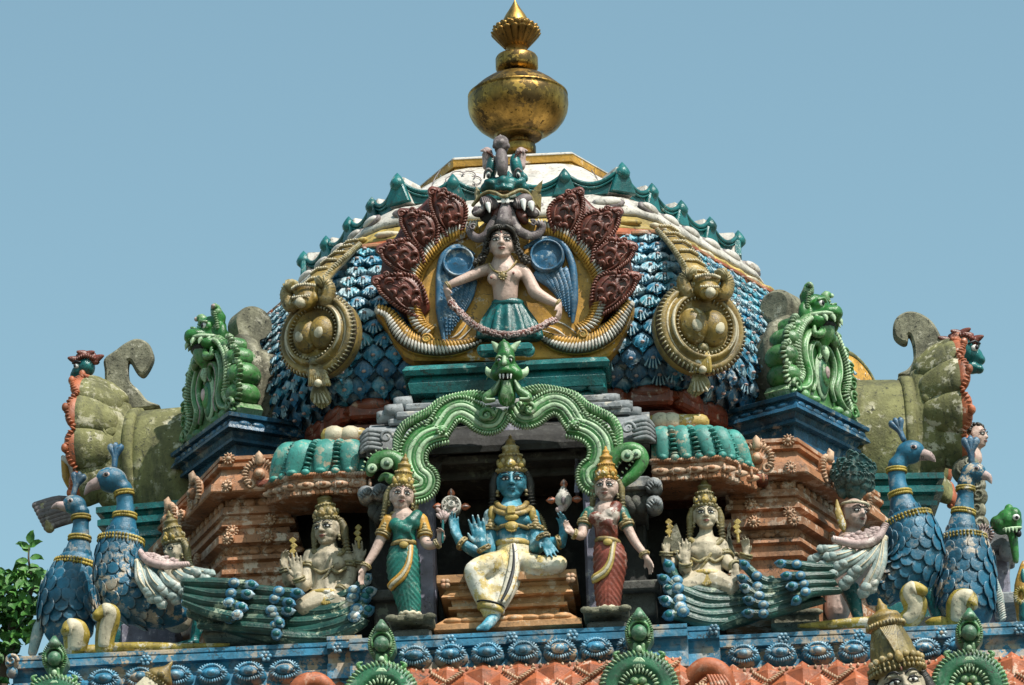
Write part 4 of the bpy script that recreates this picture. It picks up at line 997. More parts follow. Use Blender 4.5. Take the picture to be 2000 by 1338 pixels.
    for q in (-1, 1):
        b = MB(M['green']); b.tube(cr([h(.13*q, -.0, .31), h(.14*q, .02, .36), h(.18*q, .05, .35)], 4), [.05, .04, .012], 8); b.m(M['pink'] if side < 0 else M['green_white']); b.ell(h(.17*q, .05, .355), .02)
        b.m(M['green']); b.ribs(cr([h(.18*q, .01, .12), h(.17*q, .03, .25), h(.14*q, .03, .31)], 4), 9, .022, .012, .02, up=l.n); part('horn', b, t)
        b = MB(M['eye_white']); b.ell(h(.095*q, .10, .165), (.036, .03, .033), Rm, 12, 8); b.m(M['ink']); b.ell(h(.098*q, .122, .163), (.020, .014, .022), Rm, 10, 6); b.m(M['green']); b.tube([h(.05*q, .125, .19), h(.09*q, .135, .212), h(.14*q, .10, .19)], .013, 6); part('eye', b, t)
    b = MB(M['green_white'])
    b.tube(cr([h(-.15, .03, .04), h(-.1, .15, .045), h(0, .21, .04), h(.1, .15, .045), h(.15, .03, .04)], 4), .018, 7)
    for q in (-1, 1):
        for x, y, ln in ((.055, .18, .085), (.10, .13, .075), (.13, .07, .07)): b.tube([h(x*q, y, .03), h(x*q, y+.02, -.01), h(x*q*1.05, y+.03, .03-ln)], [.024, .018, .003], 7)
    part('teeth', b, t)
    b = MB(M['dark']); b.ell(h(0, .06, -.04), (.11, .10, .05), Rm); part('open_mouth', b, t)
    b = MB(M['green']); b.tube(cr([h(0, .05, .0), h(0, .08, -.10), h(0, .05, -.18), h(0, .04, -.26)], 4), [.09, .075, .07, .03], 9)
    for q in (-1, 1): b.tube(cr([h(.05*q, .08, -.05), h(.10*q, .09, -.16), h(.17*q, .07, -.18), h(.17*q, .07, -.10)], 5), [.02, .035, .03, .012], 8)
    part('beard', b, t)
    # stone vault running back to the roof
    v = thing('gable_vault', ('weathered stone barrel vault with curled crest behind the left green gable' if side < 0 else 'weathered stone barrel vault with curled crest behind the right green gable'), 'vault', l(0, 0, -.6), 'stone vaults behind the green gables')
    b = MB(M['stone'])
    hf = [(.34, -.02), (.36, .1), (.42, .24), (.45, .4), (.42, .54), (.34, .66), (.2, .75)]
    rs = []
    for d, k in ((-.16, 1.12), (-.26, 1.12), (-.30, 1.0), (-.7, .97), (-1.5, .97)): rs.append([l(u*k, vv*k if vv > 0 else vv, d) for u, vv in hf] + [l(-u*k, vv*k if vv > 0 else vv, d) for u, vv in hf[::-1]])
    b.rings(rs); part('barrel', b, v)
    b = MB(M['stone']); crest = [(-.05, .62), (-.12, .85), (-.10, 1.02), (-.16, 1.13), (-.28, 1.17), (-.40, 1.12), (-.44, 1.0), (-.38, .9), (-.32, .86), (-.36, .76), (-.5, .68), (-.6, .62)]
    b.prism(cr([l(-.10, vv, d-.10) for d, vv in crest], 4, True), l.u*.2, .03); part('curled_crest', b, v)
    # navy plinth
    p = thing('gable_plinth', ('navy blue moulded plinth under the left green monster gable' if side < 0 else 'navy blue moulded plinth under the right green monster gable'), 'plinth', l(0, -.5, -.5), 'navy plinths')
    co = [l(-.52, 0, .05), l(.52, 0, .05), l(.52, 0, -1.3), l(-.52, 0, -1.3)]; z = base.z
    b = MB(M['navy']); plan_loft(b, [(q.x, q.y) for q in co], [(z-.02, .04), (z-.03, .06), (z-.06, .055), (z-.065, .02), (z-.08, .02), (z-.13, .05), (z-.16, .06), (z-.165, .0), (z-.20, -.02), (z-.22, -.03), (z-.225, .0), (z-.25, .0), (z-.255, -.06), (z-.40, -.06), (z-.41, -.02), (z-.46, -.02), (z-.7, -.06)]); part('mouldings', b, p)
    b = MB(M['navy'])
    for i in range(9): b.ell(l(-.48+.12*i, -.115, .092), (.058, .014, .026), Rm, 10, 5)
    for i in range(10):
        for q in (-1, 1): b.ell(l(.562*q, -.115, -.05-.125*i), (.014, .058, .026), Rm, 10, 5)
    part('petal_row', b, p)
green_gable(-1); green_gable(1)

# ------------------------------------------------------------------ olive side gables seen edge-on
def olive_gable(side):
    Yc = 2.75; f = F(Yc, Z1); mx = (lambda x: x) if side < 0 else (lambda x: 1997 - (x - 40)*1.0)
    # read from the left gable; the right one is mirrored and lifted
    c0 = f(258, 1040, 0) if side < 0 else f(1795, 978, 0)
    l = Loc(c0, R_(-97 if side < 0 else 96)); l.k = 1.2; s = side
    t = thing('side_gable', ('mossy olive barrel gable facing left with orange-tipped petals and a curled crest' if s < 0 else 'mossy olive barrel gable facing right with orange-tipped petals and a teal mask'), 'gable', c0, 'olive side gables')
    H = .84
    b = MB(M['olive']); hf = [(.36, .0), (.40, .08), (.44, .25), (.46, .42), (.43, .58), (.36, .71), (.24, .80), (.1, .845)]
    def ring(d, k=1.0, dv=0): return [l(u*k, v*k+dv, d) for u, v in hf] + [l(-u*k, v*k+dv, d) for u, v in hf[::-1]]
    b.rings([ring(-1.8), ring(-.16), ring(-.10, .99)]); part('barrel', b, t)
    b = MB(M['olive']); b.rings([ring(-.12, 1.0), ring(-.105, 1.03), ring(-.05, 1.03), ring(-.045, 1.0), ring(-.03, .98, .05), ring(-.02, .98, .08), ring(.04, 1.0, .10), ring(.10, 1.04, .12), ring(.14, 1.06, .12), ring(.15, .9, .12)]); part('flared_rim', b, t)
    # carved leaves on the flare
    b = MB(M['olive'])
    for i in range(11):
        a = -1.35 + 2.7*i/10
        for q in (1,):
            u = sin(a)*.46; v = .50 + cos(a)*.45
            o = l(u, v, .06); rad = (l.u*sin(a) + Zv*cos(a)); tg = (l.u*cos(a) - Zv*sin(a)); nn = (rad - l.n*.25).normalized()
            b.ell(o, (.075, .075, .035), Matrix((tg, nn.cross(tg), nn)).transposed(), 10, 6); b.tube([o + tg*.07 + nn*.03, o + nn*.045 + l.n*.04, o - tg*.04 + nn*.03], [.01, .016, .008], 6)
    part('carved_leaf', b, t)
    # petals
    for i, a in enumerate((-2.3, -1.78, -1.27, -.76, -.25, .25, .76, 1.27, 1.78, 2.3)):
        u = sin(a)*.45; v = .56 + cos(a)*.42; rad = (l.u*sin(a) + Zv*cos(a)).normalized(); tg = (l.u*cos(a) - Zv*sin(a)).normalized()
        q = (l.n*.9 + rad*.45).normalized(); w3 = q.cross(tg).normalized(); o = l(u, v, .13)
        b = MB(M['olive']); pth = cr([o - q*.10, o + q*.04 + rad*.03, o + q*.12 + rad*.05, o + q*.19 + rad*.045], 4)
        b.tube(pth, [(.14, .09), (.175, .105), (.18, .085), (.15, .05)], 14, rad)
        ed = pth[-1]; b.m(M['orange_red']); b.m(M['olive']); b.tube([ed - q*.075 + rad*.012, ed - q*.02 + rad*.012], [(.178, .082), (.176, .075)], 14, rad); b.m(M['orange_red']); b.tube([ed - q*.015 + rad*.01, ed + q*.025 + rad*.03], [(.172, .075), (.15, .05)], 14, rad)
        b.ribs([ed + tg*x*.165 + q*(.045 - .06*x*x) + rad*.05 for x in [-1+.2*j for j in range(11)]], 11, .03, .012, .025, up=rad)
        b.ell(ed + q*.06 + rad*.06, (.03, .03, .04)); part('petal', b, t)
    # curled crest slab
    b = MB(M['stone'])
    if s < 0: pts = [(203, 700), (226, 682), (245, 668), (267, 660), (289, 669), (299, 690), (294, 710), (280, 730), (266, 724), (252, 702), (249, 722), (254, 744), (272, 762), (288, 781), (312, 792), (262, 800), (206, 800), (204, 760), (204, 725)]
    else: pts = [(1836, 652), (1820, 626), (1796, 610), (1772, 607), (1752, 618), (1744, 637), (1747, 656), (1762, 668), (1772, 666), (1775, 652), (1781, 664), (1784, 684), (1783, 704), (1772, 720), (1754, 731), (1796, 740), (1846, 742), (1848, 705), (1844, 675)]
    b.prism([p for p in cr([f.at(Yc-.13)(x, y) for x, y in pts], 4, True)], Y_*.11, .02); part('curled_crest', b, t)
    # monster mask riding on the petals
    hx, hy = (168, 718) if s < 0 else (1880, 686)
    g0 = f.at(Yc-.05); K = 1/250
    b = MB(M['teal']); c = g0(hx, hy); sx = s
    ms = .62 if s < 0 else .85; S_ = lambda *q: Vector(q)*ms
    b.ell(c, S_(.13, .15, .14)); b.ell(c + S_(.10*sx, 0, -.06), S_(.10, .11, .09)); b.ell(c + S_(.17*sx, 0, -.10), S_(.05, .07, .05)); b.ell(c + S_(.08*sx, 0, -.18), S_(.08, .09, .06)); b.ell(c + S_(.15*sx, 0, -.20), S_(.05, .07, .04)); b.ell(c + S_(.13*sx, 0, .06), S_(.05, .1, .04))
    sculpt('mask', b, t, .012, 2)
    b = MB(M['eye_white']); b.ell(c + S_(.115*sx, -.10, -.01), S_(.04, .03, .035)); b.m(M['ink']); b.ell(c + S_(.135*sx, -.118, -.01), S_(.022, .018, .024)); b.tube([c + S_(.06*sx, -.13, .03), c + S_(.12*sx, -.125, .055), c + S_(.17*sx, -.07, .045)], .010, 6); part('eye', b, t)
    b = MB(M['maroon']); rng = random.Random(4)
    for i in range(6):
        a = i/5; o = c + S_(.11*sx - .24*sx*a, -.06, .05 + .07*sin(a*pi)); up_ = Vector((sx*(.5-a)*.9, -.15, .8)).normalized(); ln = rng.uniform(.06, .11)*ms
        b.tube(cr([o, o + up_*ln*.6 - VIEW*.0, o + up_*ln + Vector((sx*.05*(-1 if i % 2 else 1), -.02, 0))], 4), [(.04, .03), (.042, .028), (.012, .01)], 7)
    b.ribs(cr([c + S_(-.13*sx, -.11, .08), c + S_(0, -.14, .12), c + S_(.12*sx, -.10, .08)], 4), 10, .022, .012, .022)
    part('mask_crest', b, t)
    # teal base
    p = thing('side_plinth', ('teal moulded base under the left olive gable' if s < 0 else 'teal moulded base under the right olive gable'), 'plinth', c0 - Zv*.3, 'teal side bases')
    z = c0.z; co = [l(-.55, 0, .05), l(.55, 0, .05), l(.55, 0, -1.9), l(-.55, 0, -1.9)]
    b = MB(M['teal']); plan_loft(b, [(q.x, q.y) for q in co], [(z+.0, .03), (z-.01, .06), (z-.06, .06), (z-.065, .02), (z-.09, .0), (z-.12, .05), (z-.17, .05), (z-.18, -.02), (z-.22, -.03), (z-.23, .0), (z-.27, .0), (z-.28, -.05), (z-1.2, -.05)])
    for i in range(7): b.ell(l((.60)*(1 if s > 0 else 1)*-s*-1 if False else .60*s*1, -.035, -.1-.25*i), .045, None, 8, 6)
    part('mouldings', b, p)
olive_gable(-1); olive_gable(1)

# ochre gable seen behind the right green one
t = thing('rear_gable', 'plain ochre rounded gable back showing behind the blue scales on the far right', 'gable', P(1668, 760, 4.4))
b = MB(M['yellow']); l = Loc(P(1672, 805, 4.4), R_(62)); b.rings([[l(.50*cos(a), .15+.36*sin(a), d) for a in [pi*2*i/36 for i in range(36)]] for d in (-.4, -.06, 0)]); b.m(M['olive']); b.tube([l(.52*cos(a), .15+.38*sin(a), -.02) for a in [pi*2*i/36 for i in range(36)]], .03, 8, closed=True); part('rounded_back', b, t)
# ------------------------------------------------------------------ main body of the tower
BZ = P(1000, 1240, 0).z
body = thing('tower_body', 'painted plaster tower body under the roof, mostly hidden by statues', 'tower', (0, 3.2, 0))
b = MB(M['redbrown']); plan_loft(b, [(hexpt(2.35, k, 0).x, hexpt(2.35, k, 0).y) for k in range(6)], [(zf(850, 2.3), .15), (zf(860, 2.3), .2), (zf(872, 2.3), .2), (zf(880, 2.3), .05), (BZ, .05)]); part('upper_drum', b, body)
b = MB(M['plaster']); plan_loft(b, [(-3.9, .25), (3.95, .25), (3.95, 6.3), (-3.9, 6.3)], [(BZ-.5, 0), (0, 0)]); part('wall', b, body)
# ------------------------------------------------------------------ central niche
nic = thing('central_niche', 'grey stone niche with stacked roof beams framing the blue seated figure', 'niche', P(995, 1225, .4))
f = F(.25, Z1)
b = MB(M['grey'])
def beam(mb, x0, x1, y0, y1, Yf, dep=.4, bev=.015):
    A, B = P(x0, (y0+y1)/2, Yf), P(x1, (y0+y1)/2, Yf); zt, zb = P((x0+x1)/2, y0, Yf).z, P((x0+x1)/2, y1, Yf).z
    mb.box(((A.x+B.x)/2, Yf+dep/2, (zt+zb)/2), (B.x-A.x, dep, zt-zb), None, bev)
for x0, x1, y0, y1, Yf in ((790, 1190, 778, 792, .30), (772, 1215, 793, 806, .22), (758, 1232, 806, 818, .25)): beam(b, x0, x1, y0, y1, Yf, .6)
part('roof_beams', b, nic)
for k, (x, y, Yf) in enumerate(((789, 788, .28), (771, 803, .20), (756, 815, .23), (1191, 782, .28), (1216, 795, .20), (1233, 808, .23))):
    b = MB(M['grey']); b.lathe(P(x, y, Yf+.12), [(.02, .07), (.045, .08), (.055, .05), (.058, -.06), (.02, -.07)], 12, X_*(-1 if x < 1000 else 1)); part('beam_end', b, nic)
# curved eave: shade of the arch painted into its dark centre, ends grey
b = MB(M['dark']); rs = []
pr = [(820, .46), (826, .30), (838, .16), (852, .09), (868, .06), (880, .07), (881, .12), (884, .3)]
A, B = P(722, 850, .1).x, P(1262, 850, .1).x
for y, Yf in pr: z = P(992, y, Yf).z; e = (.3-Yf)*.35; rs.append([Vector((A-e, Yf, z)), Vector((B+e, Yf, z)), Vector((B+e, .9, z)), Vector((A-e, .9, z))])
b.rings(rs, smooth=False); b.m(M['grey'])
for xa, xb in ((P(716, 850, .1).x, P(800, 850, .1).x), (P(1186, 850, .1).x, P(1268, 850, .1).x)): b.rings([[Vector((xa, Yf-.012, P(992, y-1, Yf).z)), Vector((xb, Yf-.012, P(992, y-1, Yf).z)), Vector((xb, .88, P(992, y-1, Yf).z)), Vector((xa, .88, P(992, y-1, Yf).z))] for y, Yf in pr[:6]], smooth=False)
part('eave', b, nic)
for x, y in ((730, 858), (1252, 838)):
    b = MB(M['grey']); c = P(x, y, .02); sg = -1 if x < 1000 else 1
    for k in range(5): b.tube(cr([c + Vector((-.06*sg, -.02, .05-.035*k)), c + Vector((.04*sg, -.03, .06-.035*k)), c + Vector((.10*sg, -.01, .01-.03*k))], 3), [.016, .028, .014], 6)
    b.spiral(c + Vector((-.10*sg, -.03, .0)), .055, 0, 1.2, .016); part('eave_scroll', b, nic)
# shell: sides, back, ceiling; niche shade painted as near-black back and sides
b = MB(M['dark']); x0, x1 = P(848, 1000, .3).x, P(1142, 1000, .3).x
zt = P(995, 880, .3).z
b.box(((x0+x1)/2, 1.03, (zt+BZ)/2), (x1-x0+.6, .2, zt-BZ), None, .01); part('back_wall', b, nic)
b = MB(M['dark_stone'])
beam(b, 760, 1245, 883, 900, .2, .8); part('lintel', b, nic)
b = MB(M['mauve']); beam(b, 850, 1142, 868, 900, .34, .8)
for i in range(7): b.ell(P(862+44*i, 897, .33), (.09, .03, .035), None, 10, 5)
part('inner_beam', b, nic)
b = MB(M['dark_stone']); beam(b, 852, 1140, 908, 932, .40, .5); beam(b, 850, 1142, 899, 909, .5, .5); part('inner_beam', b, nic)
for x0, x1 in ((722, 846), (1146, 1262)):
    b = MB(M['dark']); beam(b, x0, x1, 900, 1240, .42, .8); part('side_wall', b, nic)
for x0, x1, sg in ((812, 849, -1), (1141, 1174, 1)):
    b = MB(M['lilac']); beam(b, x0, x1, 885, 1222, .24, .22, .02); part('pillar', b, nic)
    b = MB(M['lilac']); xa = 846 if sg < 0 else 1128; b.prism([P(x, y, .22) for x, y in ((xa-3*sg*-1, 862), (xa+24 if sg < 0 else xa-10, 862), (xa+18 if sg < 0 else xa-8, 890), (xa+6, 930), (xa+1, 960), (xa-5, 960))], Y_*.14, .01); part('spandrel', b, nic)
b = MB(M['dark_stone']); b.prism([P(x, y, .20) for x, y in ((990, 828), (1012, 856), (1050, 848), (1090, 862), (1140, 905), (1142, 870), (1100, 830), (1000, 815), (890, 835), (846, 905), (850, 925), (880, 880), (920, 852), (960, 858))], Y_*.1, .008); part('tympanum', b, nic)  # shade under the arch painted in as a dark tympanum
b = MB(M['lilac']); b.prism([P(x, y, .15) for x, y in ((968, 850), (985, 826), (997, 812), (1010, 824), (1030, 846), (998, 856))], Y_*.05, .006); part('spandrel', b, nic)  # sunlit apex of the tympanum, painted as its own lilac piece
# bracket capitals
for sg, xs in ((-1, (708, 800)), (1, (1188, 1285))):
    b = MB(M['dark_stone']); dy = 0 if sg < 0 else -18
    m_ = (xs[0]+xs[1])/2
    b.m(M['grey']); beam(b, xs[0]+8 if sg < 0 else xs[0], xs[1] if sg < 0 else xs[1]-14, 948+dy, 972+dy, .05, .5)
    b.m(M['dark_stone']); beam(b, xs[0]+10 if sg < 0 else xs[0], xs[1] if sg < 0 else xs[1]-10, 972+dy, 992+dy, .10, .5); beam(b, xs[0]+22 if sg < 0 else xs[0], xs[1] if sg < 0 else xs[1]-22, 992+dy, 1022+dy, .14, .45)
    beam(b, xs[0]+40 if sg < 0 else xs[0], xs[1] if sg < 0 else xs[1]-45, 1022+dy, 1042+dy, .2, .4)
    for k in range(5): b.ell(P(m_ + sg*(-12+k*9), 1000+dy+8*(k % 2), .1), (.05, .05, .06), None, 8, 6)
    part('bracket', b, nic)
    for x, y in (((715, 966), (743, 962)) if sg < 0 else ((1277, 950), (1278, 985))):
        b = MB(M['grey']); b.lathe(P(x, y, .06), [(.02, .07), (.05, .06), (.066, .03), (.066, -.1)], 12, VIEW); b.ribs([P(x-11, y+4, -.01), P(x, y-8, -.02), P(x+11, y-2, -.01)], 6, .03, .012, .02); part('bracket_end', b, nic)
    # footing beside the pillar
    b = MB(M['dark_stone']); xx = (722, 800) if sg < 0 else (1205, 1290); y0 = 1150 if sg < 0 else 1132
    beam(b, xx[0], xx[1], y0, y0+20, .12, .5); beam(b, xx[0]+8, xx[1]-8, y0+20, y0+70, .2, .45); part('footing', b, nic)

# ------------------------------------------------------------------ green many-lobed arch
f = F(-.12, ZI)
arch = thing('green_arch', 'green and white lobed arch ending in curled sea-monster heads over the niche', 'arch', f(1000, 930, 0))
def archside(sg):
    m_ = (lambda x, y: (x, y)) if sg < 0 else (lambda x, y: (2010 - x, y - 34 - (x < 500)*6))
    A1 = [(985, 470), (975, 540), (935, 585), (870, 575), (815, 535), (750, 512), (690, 535), (650, 585), (615, 620)]
    A2 = [(700, 520), (630, 545), (560, 580), (500, 640), (470, 720), (485, 800), (535, 850), (545, 900), (505, 925)]
    for nm, L0, wd in (('upper_lobe', [(960, 470), (925, 525), (870, 525), (810, 480), (745, 455), (680, 480), (635, 540), (610, 580)], 72), ('lower_lobe', [(660, 575), (590, 590), (530, 620), (485, 680), (475, 750), (500, 815), (540, 850), (530, 895), (480, 910)], 80)):
        pth = cr([f(*m_(x, y), 10) for x, y in L0], 7); n = len(pth)
        b = MB(M['green']); b.tube(pth, [(f.s(wd*.75), f.s(22)), (f.s(wd), f.s(26)), (f.s(wd), f.s(26)), (f.s(wd), f.s(26)), (f.s(wd*.8), f.s(22))], 12)
        for o, mt, w in ((-.66, 'green', 9), (-.38, 'green_white', 14), (-.08, 'green', 9), (.22, 'green_white', 14), (.5, 'green', 9)):
            q = []
            for i, p in enumerate(pth):
                t = pth[min(i+1, n-1)] - pth[max(i-1, 0)]; tt, ss, uu = basis(t, VIEW); q.append(p + ss*f.s(wd*o) + uu*f.s(22 - 6*abs(o)))
            b.m(M[mt]); b.tube(q, [(f.s(w*.7), f.s(w*.5)), (f.s(w*1.1), f.s(w*.6)), (f.s(w*1.1), f.s(w*.6)), (f.s(w*.7), f.s(w*.5))], 7)
        part(nm, b, arch)
        b = MB(M['green'])
        for q in (-1, 1):
            ed = []
            for i, p in enumerate(pth):
                t = pth[min(i+1, n-1)] - pth[max(i-1, 0)]; tt, ss, uu = basis(t, VIEW); ed.append(p + ss*f.s(wd*.93)*q)
            b.m(M['green']); b.ribs(ed, 34, f.s(18), f.s(7.5), f.s(19), slant=.35*q, lift=f.s(8))
            b.m(M['green_white']); b.ribs(ed, 34, f.s(12), f.s(6), f.s(17), slant=.35*q, lift=f.s(14))
        part('ribbed_edge', b, arch)
    b = MB(M['green']); c = f(*m_(885, 490), 60); b.spiral(c, f.s(42), 0, 1.2, f.s(16), mir=-sg); b.m(M['green_white']); b.ell(c, f.s(14)); part('curl', b, arch)
    b = MB(M['green']); c = f(*m_(632, 575), 45); b.ell(c, (f.s(30), f.s(26), f.s(26))); b.m(M['green_white']); b.ribs([f(*m_(x, y), 70) for x, y in ((605, 550), (625, 595), (660, 560))], 7, f.s(9), f.s(6), f.s(9)); part('curl', b, arch)
    # leaf fringe over the top
    b = MB(M['green'])
    pth = cr([f(*m_(x, y), -4) for x, y in ((900, 392), (820, 378), (720, 392), (630, 420), (570, 470), (500, 505), (430, 550), (395, 610), (392, 680), (408, 750))], 6)
    b.tube(pth, (f.s(30), f.s(24)), 8); b.ribs(pth, 46, f.s(34), f.s(8), f.s(18), slant=.6*sg, lift=f.s(10)); b.m(M['green_white']); b.ribs(pth, 46, f.s(14), f.s(5), f.s(14), slant=.6*sg, off=f.s(-18)*-sg*-1, lift=f.s(18)); part('leaf_fringe', b, arch)
    # sea-monster head at the foot
    b = MB(M['green'])
    if sg < 0:
        hp = [(440, 830), (400, 760), (350, 730), (290, 735), (250, 775), (235, 815)]; eye = (330, 758); nost = (248, 785); jaw = [(430, 860), (370, 850), (320, 830), (290, 850)]
    else:
        hp = [(1560, 790), (1610, 720), (1650, 690), (1700, 680), (1740, 700), (1752, 750), (1715, 810), (1660, 860), (1630, 890)]; eye = (1672, 715); nost = (1722, 705); jaw = [(1580, 830), (1610, 850), (1625, 880)]
    pth = cr([f(x, y, 20) for x, y in hp], 5); b.tube(pth, [f.s(50), f.s(50), f.s(48), f.s(44), f.s(22)] if sg < 0 else [f.s(44), f.s(44), f.s(42), f.s(40), f.s(34), f.s(18)], 12)
    b.tube(cr([f(x, y, 20) for x, y in jaw], 4), [f.s(40), f.s(30), f.s(12)], 9); b.m(M['green_white']); b.ribs(pth, 16, f.s(10), f.s(5), f.s(10), off=f.s(44), lift=f.s(26)); part('sea_monster_head', b, arch)
    b = MB(M['green_white']); b.disc(f(*eye, 74), VIEW, f.s(36), .012); b.m(M['green_dark']); b.disc(f(*eye, 84), VIEW, f.s(17), .02, 12); part('eye', b, arch)
    b = MB(M['green_white']); b.disc(f(*nost, 66), VIEW, f.s(28), .012); b.m(M['green_dark']); b.disc(f(*nost, 74), VIEW, f.s(12), .02, 12); part('nostril', b, arch)
archside(-1); archside(1)
# green monster on the crown of the arch
f = F(-.2, ZI)
mon = thing('arch_monster', 'small green horned monster head riding the top of the green arch', 'monster mask', f(1000, 460, 0))
b = MB(M['green'])
blob(b, f, 995, 170, 60, 52, 80, 60); blob(b, f, 985, 120, 60, 40, 50, 45); blob(b, f, 985, 205, 110, 36, 30, 36); blob(b, f, 998, 250, 50, 90, 45, 60); blob(b, f, 945, 260, 60, 40, 40, 40, 20); blob(b, f, 1050, 260, 60, 40, 40, 40, -20)
limb(b, f, [(1000, 270, 50, 52), (1000, 330, 40, 46), (1000, 400, 30, 52)]); blob(b, f, 958, 172, 84, 24, 26, 24); blob(b, f, 1020, 172, 84, 24, 26, 24)
limb(b, f, [(950, 262, 80, 22), (970, 240, 118, 20), (992, 236, 130, 16), (1015, 240, 118, 20), (1040, 262, 80, 22)])
for i in range(5): limb(b, f, [(985, 150-8*i, 100-6*i, 9), (930-6*i, 205+12*i, 70-8*i, 7), (915-8*i, 240+14*i, 40, 4)], 6); limb(b, f, [(990, 150-8*i, 100-6*i, 9), (1052+6*i, 205+12*i, 70-8*i, 7), (1068+8*i, 240+14*i, 40, 4)], 6)
sculpt('head', b, mon, .010, 2)
for q, pts in ((-1, [(950, 120), (932, 95), (915, 78)]), (1, [(1030, 120), (1052, 95), (1076, 76)])):
    b = MB(M['green_white']); b.tube(cr([f(x, y, 50) for x, y in pts], 4), [f.s(24), f.s(16), f.s(3)], 8); part('horn', b, mon)
    b = MB(M['eye_white']); ex = 956 if q < 0 else 1020; blob(b, f, ex, 180, 106, 9, 11, 8); b.m(M['ink']); blob(b, f, ex-1, 182, 112, 6, 8, 6); b.m(M['green_white']); limb(b, f, [(ex-18, 170, 102, 4), (ex, 158, 116, 7), (ex+18, 168, 102, 4)], 6); part('eye', b, mon)
    b = MB(M['green_white']); ex = 900 if q < 0 else 1100; b.tube(cr([f(950 if q < 0 else 1050, 270, 40), f(ex, 250, 40), f(ex-14*-q, 220, 30)], 4), [f.s(34), f.s(22), f.s(4)], 8); part('ear', b, mon)
b = MB(M['green']); limb(b, f, [(978, 130, 90, 16), (985, 90, 70, 18), (982, 66, 50, 4)]); b.m(M['green_white']); limb(b, f, [(985, 165, 118, 12), (985, 200, 140, 14)]); part('crest', b, mon)
for q in (-1, 1):
    b = MB(M['green']); pts = [(960, 300), (930, 350), (890, 385), (885, 405), (930, 405)] if q < 0 else [(1045, 300), (1070, 350), (1110, 380), (1120, 400), (1075, 402)]
    pth = cr([f(x, y, 60) for x, y in pts], 5); b.tube(pth, [f.s(12), f.s(24), f.s(26), f.s(20), f.s(10)], 8); b.m(M['green_white']); b.tube([p + VIEW*f.s(16) for p in pth], f.s(8), 6); part('mane_curl', b, mon)
b = MB(M['eye_white'])
for x in (962, 980, 1004, 1022): limb(b, f, [(x, 262, 118, 7), (x, 284, 120, 2)], 6)
part('teeth', b, mon)
b = MB(M['ink']); blob(b, f, 993, 276, 96, 34, 16, 16); part('open_mouth', b, mon)
b = MB(M['green'])
for i in range(7): k = (i-3)/3; b.tube(cr([f(998+10*k, 300, 100), f(1000+26*k, 370, 96), f(1000+40*k*(1-.3*abs(k)), 440-40*abs(k), 70)], 4), [f.s(8), f.s(12), f.s(5)], 6)
part('beard', b, mon)

